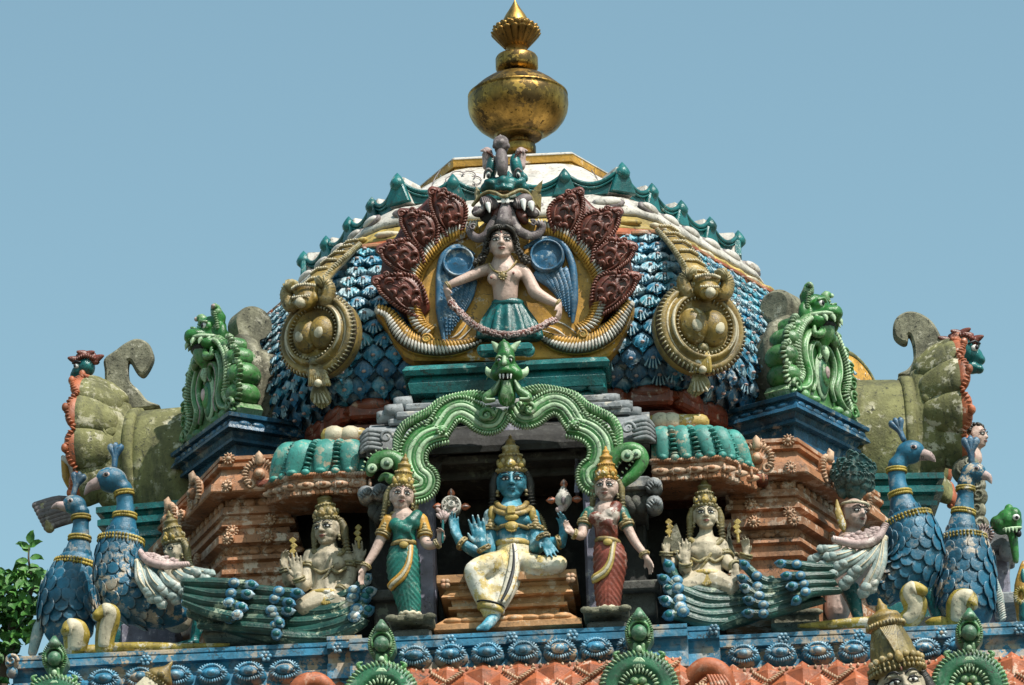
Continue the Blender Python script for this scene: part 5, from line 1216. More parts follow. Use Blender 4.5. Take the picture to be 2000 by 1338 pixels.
# ------------------------------------------------------------------ side bays: turquoise canopies and orange stacked corners
def bay(sg):
    nmx = 'left' if sg < 0 else 'right'
    t = thing('leaf_canopy', ('turquoise leaf-roofed canopy with orange fringe over the left seated figure' if sg < 0 else 'turquoise leaf-roofed canopy with orange fringe over the right seated figure'), 'canopy', P(620 if sg < 0 else 1370, 940, .2), 'turquoise canopies')
    # straight part next to the niche and a hip at the outer end
    if sg < 0: topl = [(706, 868), (660, 866), (600, 868), (575, 872)]; bot = [(714, 922), (650, 922), (570, 927), (522, 946)]; n = 4
    else: topl = [(1276, 842), (1320, 840), (1380, 842), (1425, 850)]; bot = [(1272, 898), (1330, 896), (1410, 890), (1476, 916)]; n = 5
    Yt, Yb = .34, .12
    tp = [P(x, y, Yt + (.12 if i == 3 else 0)) for i, (x, y) in enumerate(topl)]; bt = [P(x, y, Yb + (.28 if i == 3 else 0)) for i, (x, y) in enumerate(bot)]
    b = MB(M['turquoise']); tps = resample(tp, 13); bts = resample(bt, 13); rs = []
    for a, c in zip(tps, bts):
        m_ = a.lerp(c, .5) + Vector((0, -.09, .05)); q = cr([a, m_, c], 4); back = [c + Vector((0, .1, -.01)), a + Vector((0, .3, -.03))]; rs.append(q + back)
    b.rings(rs, smooth=True); part('roof_skin', b, t)
    for i in range(n):
        b = MB(M['turquoise']); f0 = (i+.5)/n; a, c = lerpv(tps, f0), lerpv(bts, f0); m_ = a.lerp(c, .5) + Vector((0, -.10, .06)); wv = (bts[-1]-bts[0]).length/n
        pth = cr([a, m_, c + Vector((0, -.015, 0))], 5); b.tube(pth, [(wv*.30, .02), (wv*.40, .04), (wv*.42, .035), (wv*.26, .02)], 12, Vector((0, -1, .5)))
        b.ell(c + Vector((0, -.02, .005)), (wv*.22, .04, .03)); part('roof_leaf', b, t)
        if i:
            b = MB(M['turquoise']); f1 = i/n; a, c = lerpv(tps, f1), lerpv(bts, f1); m_ = a.lerp(c, .5) + Vector((0, -.12, .07)); pth = cr([a, m_, c + Vector((0, -.02, 0))], 5)
            b.ribs(pth, 14, .035, .010, .03, up=Vector((0, -1, .5))); b.ell(c + Vector((0, -.03, 0)), (.035, .03, .03)); part('roof_rib', b, t)
    b = MB(M['orange']); ed = [p + Vector((0, -.005, -.02)) for p in bts]; b.tube(ed, .026, 8); b.rope([p + Vector((0, -.02, 0)) for p in ed], .022, 46)
    rs = []
    for p in bts: rs.append([p + Vector((0, .0, -.03)), p + Vector((0, -.01, -.06)), p + Vector((0, .015, -.15)), p + Vector((0, .04, -.165)), p + Vector((0, .5, -.165)), p + Vector((0, .5, -.03))])
    b.rings(rs, smooth=False); part('fringe_board', b, t)
    b = MB(M['orange'])
    for i in range(26): f1 = (i+.5)/26; p = lerpv(bts, f1); b.box(p + Vector((0, .02, -.158)), (.035, .05, .035), None, .006)
    for i in range(7): f1 = (i+.5)/7; p = lerpv(bts, f1) + Vector((0, -.01, -.10)); b.m(M['orange_pale']); b.ell(p, (.075, .02, .03), None, 10, 6); b.m(M['orange']); b.ell(p + Vector((0, -.015, 0)), (.03, .02, .018), None, 8, 5); b.ell(p + Vector((.1, 0, 0)), (.014, .02, .04), None, 6, 4)
    part('fringe_carving', b, t)
    # dark recess behind the seated figure
    r = thing('bay_recess', ('dark recess behind the left four-armed seated figure' if sg < 0 else 'dark recess behind the right four-armed seated figure'), 'recess', P(640 if sg < 0 else 1370, 1200, 1.0), 'dark bay recesses')
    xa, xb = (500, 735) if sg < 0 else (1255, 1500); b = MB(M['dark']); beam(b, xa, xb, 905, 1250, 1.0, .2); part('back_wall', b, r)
    b = MB(M['redbrown']); beam(b, xa, xb, 930, 944, .42, .7); part('soffit', b, r)
    # orange stack
    k = thing('orange_pilaster', ('orange stacked-moulding corner block left of the left seated figure' if sg < 0 else 'orange stacked-moulding corner block right of the right seated figure'), 'pilaster', P(440 if sg < 0 else 1560, 1180, .8), 'orange corner blocks')
    if sg < 0: Bp = P(445, 950, .62); Cx = P(560, 950, .62).x; Ap = (Bp.x - .62, .62 + 1.35)
    else: Bp = P(1548, 930, .62); Cx = P(1430, 930, .62).x; Ap = (Bp.x + .62, .62 + 1.35)
    plan = [(Cx, .62), (Bp.x, .62), Ap, (Ap[0]-.2*sg, 2.6), (Cx, 2.6)]
    xs = 430 if sg < 0 else 1560; dy = 0 if sg < 0 else -38
    def z(y): return P(xs, y+dy, .55).z
    pr = [(892, .0), (893, .08), (900, .08), (902, .05), (908, .05), (909, .10), (915, .10), (918, .06), (930, .075), (945, .13), (952, .15), (953, .17), (968, .18), (971, .17), (974, .02), (985, .02), (990, .05), (1004, .06), (1006, .03), (1012, .03), (1018, .06), (1028, .07), (1031, .02), (1046, .02), (1049, .10), (1064, .10), (1067, .03), (1082, .0), (1085, .05), (1094, .06), (1098, .02), (1110, .02), (1113, .07), (1122, .07), (1126, .03), (1150, .03), (1155, .1), (1180, .1), (1240, .1)]
    b = MB(M['orange']); plan_loft(b, plan, [(z(y), d) for y, d in pr]); part('mouldings', b, k)
    # carved medallions, leaf rows and knobs on the mouldings
    e = (Vector((Ap[0], Ap[1], 0)) - Vector((Bp.x, .62, 0))).normalized(); en = Vector((e.y*sg*-1, e.x*sg, 0)); en = Vector((sg*abs(e.y), -abs(e.x), 0)).normalized()
    def onf(d, y, out): return Vector((Bp.x - sg*d*1.0, .62 - out, z(y)))          # d along the front face from the corner
    def ons(d, y, out): q = Vector((Bp.x, .62, z(y))) + e*d + en*out; return q
    for where, d, nrm in ((onf, .27, VIEW), (ons, .30, en), (ons, .95, en)):
        b = MB(M['orange']); c = where(d, 940, .15); tn = Zv.cross(nrm)
        b.disc(c, nrm, .12, .035, 20); ring = [c + (tn*cos(a)+Zv*sin(a))*.115 + nrm*.03 for a in [-.6+4.4*i/20 for i in range(21)]]; b.m(M['orange_pale']); b.ribs(ring, 20, .032, .012, .026, up=nrm)
        b.m(M['orange']); b.ell(c + nrm*.04, (.05, .05, .05)); b.m(M['orange_pale']); b.ell(c + nrm*.06, .035)
        for q in (-1, 1): b.spiral(c + tn*.075*q - Zv*.08 + nrm*.03, .04, .5, 1.1, .014, nrm, tn*q, Zv)
        b.tube([c + Zv*.10 + nrm*.04, c + Zv*.16 + nrm*.05, c + Zv*.19 + nrm*.04], [.035, .03, .006], 7); part('medallion', b, k)
    b = MB(M['orange'])
    for where, lim, nrm in ((onf, .62, VIEW), (ons, 1.3, en)):
        tn = Zv.cross(nrm); Mx = Matrix((tn, Zv, nrm)).transposed(); q = .06
        while q < lim:
            b.ell(where(q, 982, .035), (.055, .04, .022), Mx, 10, 5); b.ell(where(q+.03, 1076, .018), (.055, .03, .018), Mx, 8, 5); q += .115
    part('leaf_row', b, k)
    for where, d, y, out, nrm in ((onf, .02, 960, .17, (en+VIEW).normalized()), (onf, .04, 1040, .07, VIEW), (onf, .34, 1020, .06, VIEW), (onf, .02, 1057, .10, (en+VIEW).normalized()), (onf, .32, 1057, .10, VIEW), (ons, .45, 1057, .10, en), (ons, .6, 960, .18, en), (onf, .25, 905, .09, VIEW), (onf, .02, 900, .09, VIEW)):
        b = MB(M['orange']); c = where(d, y, out); b.disc(c, nrm, .048, .025, 12); b.m(M['orange_pale']); b.ell(c + nrm*.025, .02); tn = Zv.cross(nrm)
        b.ribs([c + (tn*cos(a)+Zv*sin(a))*.04 + nrm*.02 for a in [2*pi*i/12 for i in range(13)]], 12, .016, .007, .014, up=nrm); part('rosette', b, k)
    # ochre torus between canopy and neck
    b = MB(M['yellow_pale']); x0, x1 = (640, 706) if sg < 0 else (1278, 1372); yy = 852 if sg < 0 else 826
    b.tube([P(x0, yy, .7), P(x1, yy, .7)], .07, 12); b.m(M['cream'])
    for x in (x0+8, x0+40 if sg < 0 else x0+28): b.tube([P(x, yy, .69), P(x+10, yy, .69)], .085, 12)
    part('ochre_roll', b, t)
    b = MB(M['orange_red']); beam(b, x0-10, x1+10, yy+10, yy+24, .55, .5); part('red_course', b, t)
bay(-1); bay(1)
# ------------------------------------------------------------------ blue ledge under the statues
led = thing('blue_ledge', 'worn blue moulded ledge with eye-shaped bosses running under all the statues', 'ledge', P(1000, 1270, 0))
def ledge_seg(x0, x1, ytop, Yf, yb, Yback, nm):
    """ytop px of the top front edge at the middle"""
    xm = (x0+x1)/2; h = lambda d: P(xm, ytop + d, Yf).z
    A, B = P(x0, ytop, Yf).x, P(x1, ytop, Yf).x
    b = MB(M['ledge_blue']); rs = []
    for d, pr in ((0, -.02), (2, .0), (9, .0), (11, -.012), (13, -.0), (25, .0), (27, -.05), (38, -.09), (52, -.10), (53, -.02), (84, .0), (88, -.03), (150, -.05)):
        z = h(d); rs.append([Vector((A-pr*0, Yf-pr, z)), Vector((B+pr*0, Yf-pr, z)), Vector((B, Yback, z)), Vector((A, Yback, z))])
    b.rings(rs, smooth=False); part(nm, b, led); return h
segs = [(22, 640, 1267, .0), (1402, 2075, 1224, .0)]
for x0, x1, y, Yf in segs: ledge_seg(x0, x1, y, Yf, 0, 3.2, 'ledge_run')
ledge_seg(682, 1342, 1231, -.30, 0, .1, 'ledge_run')
for x0, x1, y in ((638, 706, 1240), (1318, 1404, 1222)): ledge_seg(x0, x1, y, -.12, 0, .3, 'ledge_return')
ledge_seg(640, 1400, 1252, .12, 0, 3.0, 'ledge_core')
def eye_boss(x, y, Yf, r=30):
    b = MB(M['ledge_blue']); c = P(x, y, Yf); k = r/250
    b.ell(c + Vector((0, .05, -.01)), (k*1.12, .09, k*.72), None, 18, 10)
    b.m(M['scale_blue']); ring = [c + Vector((cos(a)*k*.88, -.055, sin(a)*k*.52)) for a in [2*pi*i/30 for i in range(31)]]; b.ribs(ring, 30, k*.17, k*.07, k*.12)
    b.m(M['ledge_blue']); b.ell(c + Vector((0, -.05, 0)), (k*.6, .03, k*.33), None, 14, 8); b.m(M['scale_blue']); b.ell(c + Vector((0, -.075, 0)), (k*.28, .03, k*.24), None, 12, 8)
    for q in (-1, 1): b.ell(c + Vector((k*.75*q, -.06, .01)), (k*.18, .03, k*.16), None, 8, 6)
    b.tube([c + Vector((cos(a)*k*.62, -.06, sin(a)*k*.46 + .01)) for a in [.3+2.5*i/10 for i in range(11)]], .010, 6)
    part('eye_boss', b, led)
for i in range(7): eye_boss(810+71*i, 1284 - 3.2*i, -.33)
for i, x in enumerate((132, 204, 275, 345, 415, 487, 557)): eye_boss(x, 1333 - 3.6*i, -.03)
for i, x in enumerate((1452, 1524, 1597, 1668, 1806, 1872)): eye_boss(x, 1281 - 3.0*i, -.03, 29)
for x, y, Yf in ((285, 1282, -.02), (520, 1274, -.02), (660, 1258, -.14), (880, 1243, -.32), (1000, 1238, -.32), (1118, 1233, -.32), (1394, 1222, -.14), (1530, 1239, -.02), (1678, 1234, -.02), (1838, 1229, -.02), (1990, 1222, -.02)):
    b = MB(M['ledge_blue']); c = P(x, y, Yf); c -= Zv*.036; b.disc(c, VIEW, .036, .025, 14); b.m(M['scale_blue'])
    for k in range(6): b.ell(c + Vector((cos(k*1.05)*.03, -.02, sin(k*1.05)*.03)), (.017, .015, .017), None, 7, 5)
    b.m(M['ledge_blue']); b.ell(c + Vector((0, -.028, 0)), .015, None, 7, 5); part('flower_stud', b, led)
b = MB(M['ledge_blue']); c = P(24, 1294, -.02); b.ell(c, (.055, .05, .055)); b.ell(c + Vector((-.0, 0, -.08)), (.045, .05, .05)); b.spiral(c + VIEW*.05, .05, 0, 1.2, .016); part('corner_scroll', b, led)
# orange diamond eave below the ledge
ev = thing('orange_eave', 'orange diamond-tiled eave along the bottom edge below the blue ledge', 'eave', P(1000, 1330, -.2))
for x0, x1, y0, Yf in ((700, 1330, 1300, -.30), (1330, 2080, 1296, -.05), (0, 700, 1355, -.05)):
    a, c = P(x0, y0 + 15 - (0 if x0 else 0), Yf), P(x1, y0 + 15, Yf); zt = P((x0+x1)/2, y0+2, Yf).z; n = max(3, int((x1-x0)/64))
    b = MB(M['orange_red']); rs = []
    for z, y in ((0, .1), (-.004, -.06), (-.05, -.08), (-.3, -.22), (-.6, -.4), (-.62, .1)): rs.append([Vector((a.x, Yf+y, zt+z)), Vector((c.x, Yf+y, zt+z)), Vector((c.x, .8, zt+z)), Vector((a.x, .8, zt+z))])
    b.rings(rs, smooth=False); part('eave_slope', b, ev)
    b = MB(M['orange_red']); w = (c.x-a.x)/n; dn = Vector((0, -.5, -.9)).normalized(); nr = Vector((0, -.9, .45)).normalized()
    for row in range(4):
        for i in range(n + row % 2):
            o = Vector((a.x + w*(i + (.5 if row % 2 == 0 else 0)), Yf - .08 - .06*row, zt - .07 - .115*row)) + nr*.012
            e = Vector((w*.47, 0, 0)); q = dn*.125; ap = o + nr*.05
            b.m(M['orange_red']); b.add([o - q, o + e, o + q, o - e, ap, o-q-nr*.1, o+e-nr*.1, o+q-nr*.1, o-e-nr*.1], [[0, 1, 4], [1, 2, 4], [2, 3, 4], [3, 0, 4], [0, 5, 6, 1], [1, 6, 7, 2], [2, 7, 8, 3], [3, 8, 5, 0]], False)
            if row < 2 and i % 2 == 0: b.m(M['orange_pale']); b.ribs([o - e*.9 + nr*.02, o + q*.95 + nr*.035, o + e*.9 + nr*.02], 14, .022, .009, .016, up=nr, slant=.6)
    b.m(M['orange_pale']); b.ribs([Vector((a.x, Yf-.075, zt-.02)), Vector((c.x, Yf-.075, zt-.02))], n*5, .02, .012, .016)
    part('diamond_tiles', b, ev)
# green crest ornaments standing on the eave
def crest(x, y, Yf, K, lab):
    """x, y: px of the top point; K: scale"""
    f = F(Yf, (x, y, 1/K)); t = thing('eave_crest', lab, 'crest ornament', f(0, 95, 0), 'green crest ornaments along the eave')
    G = M['green_dark']
    b = MB(G); out = [(0, 0), (10, 10), (20, 22), (27, 38), (27, 52), (20, 64), (14, 74), (16, 86), (26, 92), (42, 95)]
    pts = [f(a, c) for a, c in out] + [f(-a, c) for a, c in out[::-1][:-1]]; b.prism(pts, Y_*.16, .03)
    b.lathe(f(0, 3, 10), [(f.s(3), f.s(7)), (f.s(10), f.s(-3)), (f.s(15), f.s(-12)), (f.s(8), f.s(-18))], 10); part('spire', b, t)
    b = MB(M['green'])
    for q in (-1, 1): b.ribs(cr([f(9*q, 10, 4), f(19*q, 24, 6), f(24*q, 42, 6), f(18*q, 62, 6)], 5), 14, f.s(4.2), f.s(1.9), f.s(4.5), slant=.4*q)
    part('spire_beading', b, t)
    b = MB(G); b.ell(f(0, 44, 14), (f.s(15), f.s(13), f.s(16))); b.m(M['green']); b.tube([f(19*cos(a), 40+19*sin(a), 10) for a in [2.6+4.2*i/14 for i in range(15)]], f.s(3), 7); part('boss', b, t)
    b = MB(M['green'])
    for q in (-1, 1): b.tube(cr([f(7*q, 66, 8), f(9*q, 82, 8), f(22*q, 96, 8), f(40*q, 92, 10), f(46*q, 84, 12), f(38*q, 80, 12)], 5), [f.s(4.5), f.s(5), f.s(5), f.s(5), f.s(2.5)], 8)
    b.m(M['green_white']); b.ell(f(0, 74, 14), (f.s(6), f.s(5), f.s(7)))
    for i in range(7): a = -1.0+.333*i; b.tube([f(4*sin(a), 92, 16), f(16*sin(a), 92+16*cos(a)+2, 14)], [f.s(2), f.s(3)], 6)
    part('scroll_neck', b, t)
    b = MB(G); c = f(0, 152, 0); b.lathe(c, [(.001, .03), (f.s(34), .03), (f.s(40), .06), (f.s(48), .075), (f.s(58), .055), (f.s(66), .06), (f.s(74), .03), (f.s(76), -.14)], 40, VIEW); part('wheel', b, t)
    b = MB(M['green']); b.ribs([c + (X_*cos(a)+Zv*sin(a))*f.s(68) + VIEW*.045 for a in [2*pi*i/60 for i in range(61)]], 54, f.s(8.5), f.s(3.2), f.s(6), slant=.3); part('wheel_ribs', b, t)
    b = MB(M['green_white']); b.ribs([c + (X_*cos(a)+Zv*sin(a))*f.s(34) + VIEW*.05 for a in [2*pi*i/40 for i in range(41)]], 30, f.s(7), f.s(2.5), f.s(5)); part('inner_ribs', b, t)
    b = MB(M['green'])
    for i in range(6): a = i*1.047; b.ell(c + (X_*cos(a)+Zv*sin(a))*f.s(15) + VIEW*.04, (f.s(9), f.s(8), f.s(9)), None, 10, 7)
    b.m(M['yellow_pale']); b.ell(c + VIEW*.07, f.s(5)); part('flower', b, t)
crest(745, 1214, -.55, 1.0, 'green crest ornament on the eave in front of the woman in the green sari')
crest(1248, 1191, -.55, 1.03, 'green crest ornament on the eave to the right of the woman in the red sari')
crest(1893, 1192, -.40, 1.0, 'green crest ornament on the eave in front of the right peacocks')
crest(106, 1246, -.40, .92, 'green crest ornament on the eave in front of the left peacocks')
# orange curled scroll-ends
def scroll_end(x, y, lab, sg):
    f = F(-.42, Z1); t = thing('orange_scroll', lab, 'scroll ornament', f(x, y+45))
    b = MB(M['orange_red']); pth = cr([f(x-50*sg, y+50, -10), f(x-40*sg, y+15, 0), f(x-15*sg, y-8, 8), f(x+15*sg, y-2, 10), f(x+28*sg, y+25, 8), f(x+30*sg, y+80, 0)], 6)
    b.tube(pth, [f.s(14), f.s(17), f.s(19), f.s(20), f.s(20), f.s(22)], 12); part('curl', b, t)
    b = MB(M['orange_red'])
    for k in range(6): q = (k-2.5)*6; b.tube(cr([f(x+10*sg+q, y+8, 26), f(x+22*sg+q*1.2, y+32, 30), f(x+26*sg+q*1.4, y+80, 24)], 4), f.s(4), 6)
    part('fluting', b, t)
    b = MB(M['orange_pale']); b.ribs(cr([f(x-32*sg, y+52, 22), f(x-25*sg, y+28, 26), f(x-10*sg, y+30, 30), f(x, y+40, 30)], 5), 12, f.s(8), f.s(3), f.s(6), slant=.3); part('white_beading', b, t)
scroll_end(1388, 1312, 'orange fluted scroll at the bottom edge right of the central bay', 1)
scroll_end(606, 1340, 'orange fluted scroll at the bottom edge left of the central bay', -1)
# ------------------------------------------------------------------ throne and seated blue figure
f = F(.05, ZP)
th = thing('throne', 'orange stepped stone throne under the seated blue figure', 'throne', f(480, 1300, 0))
def zt_(y): return P(995, 860 + y/3.521, .0).z
A, B = P(870, 1150, 0).x, P(1112, 1150, 0).x
b = MB(M['tan']); rs = []
for y, pr, in ((928, .06), (932, .09), (985, .09), (990, .04), (1002, .05), (1020, .02), (1030, .03), (1060, .05), (1075, .06), (1080, -.01), (1125, -.02), (1130, .01), (1150, .01), (1155, -.05), (1190, -.05), (1195, -.01), (1215, .03), (1240, .06), (1270, .10), (1278, .12), (1315, .12)):
    z = zt_(y); rs.append([Vector((A-pr+.03, .0-pr, z)), Vector((B+pr-.03, .0-pr, z)), Vector((B+pr-.03, .85, z)), Vector((A-pr+.03, .85, z))])
b.rings(rs, smooth=False); part('seat_block', b, th)
b = MB(M['tan'])
for i in range(8): b.ell(Vector((A + (B-A)*(i+.5)/8, -.035, zt_(1060))), (.075, .025, .03), None, 10, 6); b.ell(Vector((A + (B-A)*(i+.5)/8, -.06, zt_(1250))), (.085, .06, .03), None, 10, 6)
part('petal_row', b, th)
for x, y in ((34, 985), (895, 945)):
    b = MB(M['orange_pale']); c = f(x, y, 170)
    for k in range(4): b.ell(c + Vector((cos(k*1.57+.78)*.022, 0, sin(k*1.57+.78)*.022)), (.022, .025, .022), None, 8, 6)
    part('flower_stud', b, th)
f = F(.12, ZP)
de = thing('blue_deity_statue', 'seated blue-skinned four-armed statue in yellow robe with one palm raised, on the orange throne', 'statue', f(490, 940, 0))
b = MB(M['skin_blue'])
hd = Head(f(490, 283, 70), f.s(262), yaw=2, pitch=11, roll=0); hd.body(b, full=1.05)
limb(b, f, [(490, 440, 50, 75), (490, 490, 50, 120), (495, 560, 48, 118), (500, 640, 46, 104), (503, 720, 46, 112)], 14)
blob(b, f, 490, 510, 55, 140, 65, 70); blob(b, f, 430, 550, 105, 60, 45, 40); blob(b, f, 560, 550, 105, 60, 45, 40); blob(b, f, 350, 520, 50, 55, 52, 55); blob(b, f, 628, 520, 50, 55, 52, 55)
limb(b, f, [(350, 520, 50, 52), (342, 620, 60, 50), (340, 740, 90, 48), (325, 768, 150, 44), (300, 740, 200, 36), (288, 722, 210, 32)])
hand(b, f(285, 722, 212), Vector((-.18, -.12, 1)), Vector((0, -1, .1)), f.s(225), -1, .06, .07)
limb(b, f, [(345, 560, 20, 46), (325, 680, 10, 46), (290, 775, 30, 48), (220, 755, 60, 42), (160, 715, 80, 36), (135, 700, 85, 33)])
hand(b, f(130, 690, 85), Vector((-.32, -.1, 1)), Vector((.8, -.6, .1)), f.s(215), -1, .2, .06)
limb(b, f, [(628, 520, 50, 52), (645, 620, 60, 52), (660, 730, 90, 52), (680, 715, 150, 46), (700, 680, 200, 38), (710, 665, 205, 34)])
hand(b, f(712, 668, 210), Vector((.42, -.15, -1)), Vector((.2, -1, .2)), f.s(190), 1, .12, .07)
limb(b, f, [(640, 560, 20, 46), (690, 660, 20, 46), (740, 700, 40, 44), (800, 700, 70, 38), (835, 690, 80, 34)])
hand(b, f(838, 690, 82), Vector((.15, -.1, 1)), Vector((-.8, -.6, .1)), f.s(215), 1, .3, .06)
limb(b, f, [(365, 1140, 225, 46), (372, 1185, 235, 44), (375, 1215, 240, 40)])
blob(b, f, 375, 1190, 230, 44, 36, 52)
limb(b, f, [(372, 1200, 232, 42), (345, 1245, 270, 40), (305, 1280, 315, 32), (285, 1285, 330, 22)])
for i in range(5): limb(b, f, [(352-18*i, 1262+4*i, 296+6*i, 15), (334-18*i, 1288+1*i, 318+5*i, 14), (324-18*i, 1302, 326+5*i, 10)], 7)
sculpt('body', b, de, .0078, 3); hd.feats(de, lip='lip_blue', bindi=False)
hd.crown(de, 'gold_paint', .84, .88, 'yellow_pale'); hd.side_locks(de, 'black_hair', 'hair', .62, .11)
# robe: folded legs with drapery
b = MB(M['robe_yellow'])
limb(b, f, [(505, 725, 46, 118), (505, 800, 50, 128), (500, 880, 70, 130)], 14)
limb(b, f, [(430, 850, 90, 95), (330, 868, 180, 92), (240, 892, 225, 70), (235, 930, 228, 68), (275, 1030, 218, 68), (320, 1120, 222, 66), (350, 1165, 228, 70), (360, 1180, 228, 74)], 14)
limb(b, f, [(570, 850, 90, 85), (680, 860, 170, 72), (800, 850, 200, 58), (825, 850, 195, 56)], 12)
limb(b, f, [(815, 870, 180, 50), (720, 905, 160, 46), (600, 910, 150, 40)], 10)
limb(b, f, [(470, 900, 120, 90), (450, 1000, 150, 76), (420, 1090, 190, 62), (400, 1150, 215, 50)], 12); limb(b, f, [(540, 870, 110, 60), (500, 980, 140, 50), (450, 1080, 180, 46), (415, 1140, 215, 40)], 10)
for i in range(7): k = i/6; b.tube(cr([f(415+110*k, 800, 130), f(385+110*k, 900+20*k, 178), f(320+130*k, 1000+10*k, 226), f(325+95*k, 1080, 256), f(335+75*k, 1150, 280)], 5), [f.s(8), f.s(14), f.s(15), f.s(13), f.s(8)], 7)
for i in range(6): b.tube(cr([f(455-8*i, 800+14*i, 140), f(380-12*i, 838+15*i, 235+4*i), f(290-8*i, 850+24*i, 272)], 5), [f.s(6), f.s(11), f.s(5)], 7)
for i in range(3): b.tube(cr([f(560+10*i, 790+30*i, 140), f(640, 815+32*i, 220), f(740, 810+34*i, 235)], 5), [f.s(5), f.s(10), f.s(5)], 7)
ob = sculpt('robe', b, de, .010, 3)
b = MB(M['robe_white']); pth = cr([f(500, 715, 165), f(507, 800, 195), f(500, 900, 225), f(465, 1020, 268), f(420, 1110, 290)], 6); b.tube(pth, [(f.s(22), f.s(10)), (f.s(34), f.s(12)), (f.s(44), f.s(12)), (f.s(40), f.s(12)), (f.s(26), f.s(10))], 8)
b.m(M['ink']); b.tube([p + VIEW*f.s(13) for p in pth], [(f.s(5), f.s(3)), (f.s(9), f.s(3)), (f.s(14), f.s(3)), (f.s(8), f.s(3))], 6); part('front_sash', b, de)
b = MB(M['yellow_pale']); pth = [f(500 + 118*cos(a), 722 + 6*sin(a), 46) + VIEW*f.s(118)*sin(a) for a in [2*pi*i/24 for i in range(24)]]; b.tube(pth, (f.s(14), f.s(22)), 8, Zv, closed=True); part('belt', b, de)
b = MB(M['yellow_pale']); pth = [f(348 + 82*cos(a), 1160 + 16*cos(a), 228) + VIEW*f.s(80)*sin(a) for a in [2*pi*i/24 for i in range(24)]]; b.tube(pth, (f.s(14), f.s(24)), 8, Zv, closed=True); b.m(M['ink']); b.tube([p + Vector((0, 0, .03)) + (p - f(348, 1160, 228)).normalized()*.012 for p in pth], f.s(7), 5, closed=True); part('trouser_hem', b, de)
# jewellery
b = MB(M['gold_paint'])
for k, (w, dy) in enumerate(((105, 470), (130, 500))):
    b.tube(cr([f(490-w, dy-42, 70), f(490-w*.7, dy-10, 150), f(490, dy+8, 184), f(490+w*.7, dy-10, 150), f(490+w, dy-42, 70)], 5), (f.s(20), f.s(14)), 8)
b.m(M['yellow_pale']); b.box(f(486, 478, 196), (f.s(56), f.s(24), f.s(56)), None, .01); b.ell(f(490, 530, 180), (f.s(48), f.s(22), f.s(26)), None, 12, 8)
for x in (345, 622): b.ell(f(x+10, 505, 100), (f.s(28), f.s(22), f.s(55)), None, 10, 7)
part('necklace', b, de)
b = MB(M['gold_paint']); pth = cr([f(385, 612, 100), f(430, 588, 158), f(490, 576, 176), f(550, 588, 158), f(604, 607, 100)], 5); b.tube(pth, (f.s(14), f.s(14)), 8); b.m(M['yellow_pale']); b.ell(f(490, 590, 180), (f.s(46), f.s(20), f.s(36)), None, 12, 8); b.ribs([f(460, 618, 184), f(490, 628, 188), f(520, 618, 184)], 7, f.s(8), f.s(5), f.s(8)); part('chest_band', b, de)
for x, y, d, ax, r in ((343, 615, 60, (0, 0, 1), 58), (650, 610, 60, (.1, 0, 1), 60), (300, 745, 200, (-.5, -.3, 1), 42), (150, 710, 82, (-1, 0, .8), 42), (706, 665, 205, (.4, 0, -1), 42), (815, 700, 72, (1, 0, .2), 42)):
    b = MB(M['gold_paint']); band(b, f(x, y, d), Vector(ax), f.s(r), f.s(19), 2, 8)
    if r > 50:
        for k in range(3): b.ell(f(x + (6 if x < 400 else 4), y-35-22*k, d+52-8*k), (f.s(30-6*k), f.s(18), f.s(18)), None, 8, 6)
    part('bangle', b, de)
b = MB(M['gold_dull']); pth = cr([f(610, 470, 0), f(690, 540, 0), f(722, 640, 0), f(720, 700, 0)], 6); b.ribs(pth, 22, f.s(24), f.s(7), f.s(20)); b.tube(pth, f.s(14), 6); part('mantle_edge', b, de)
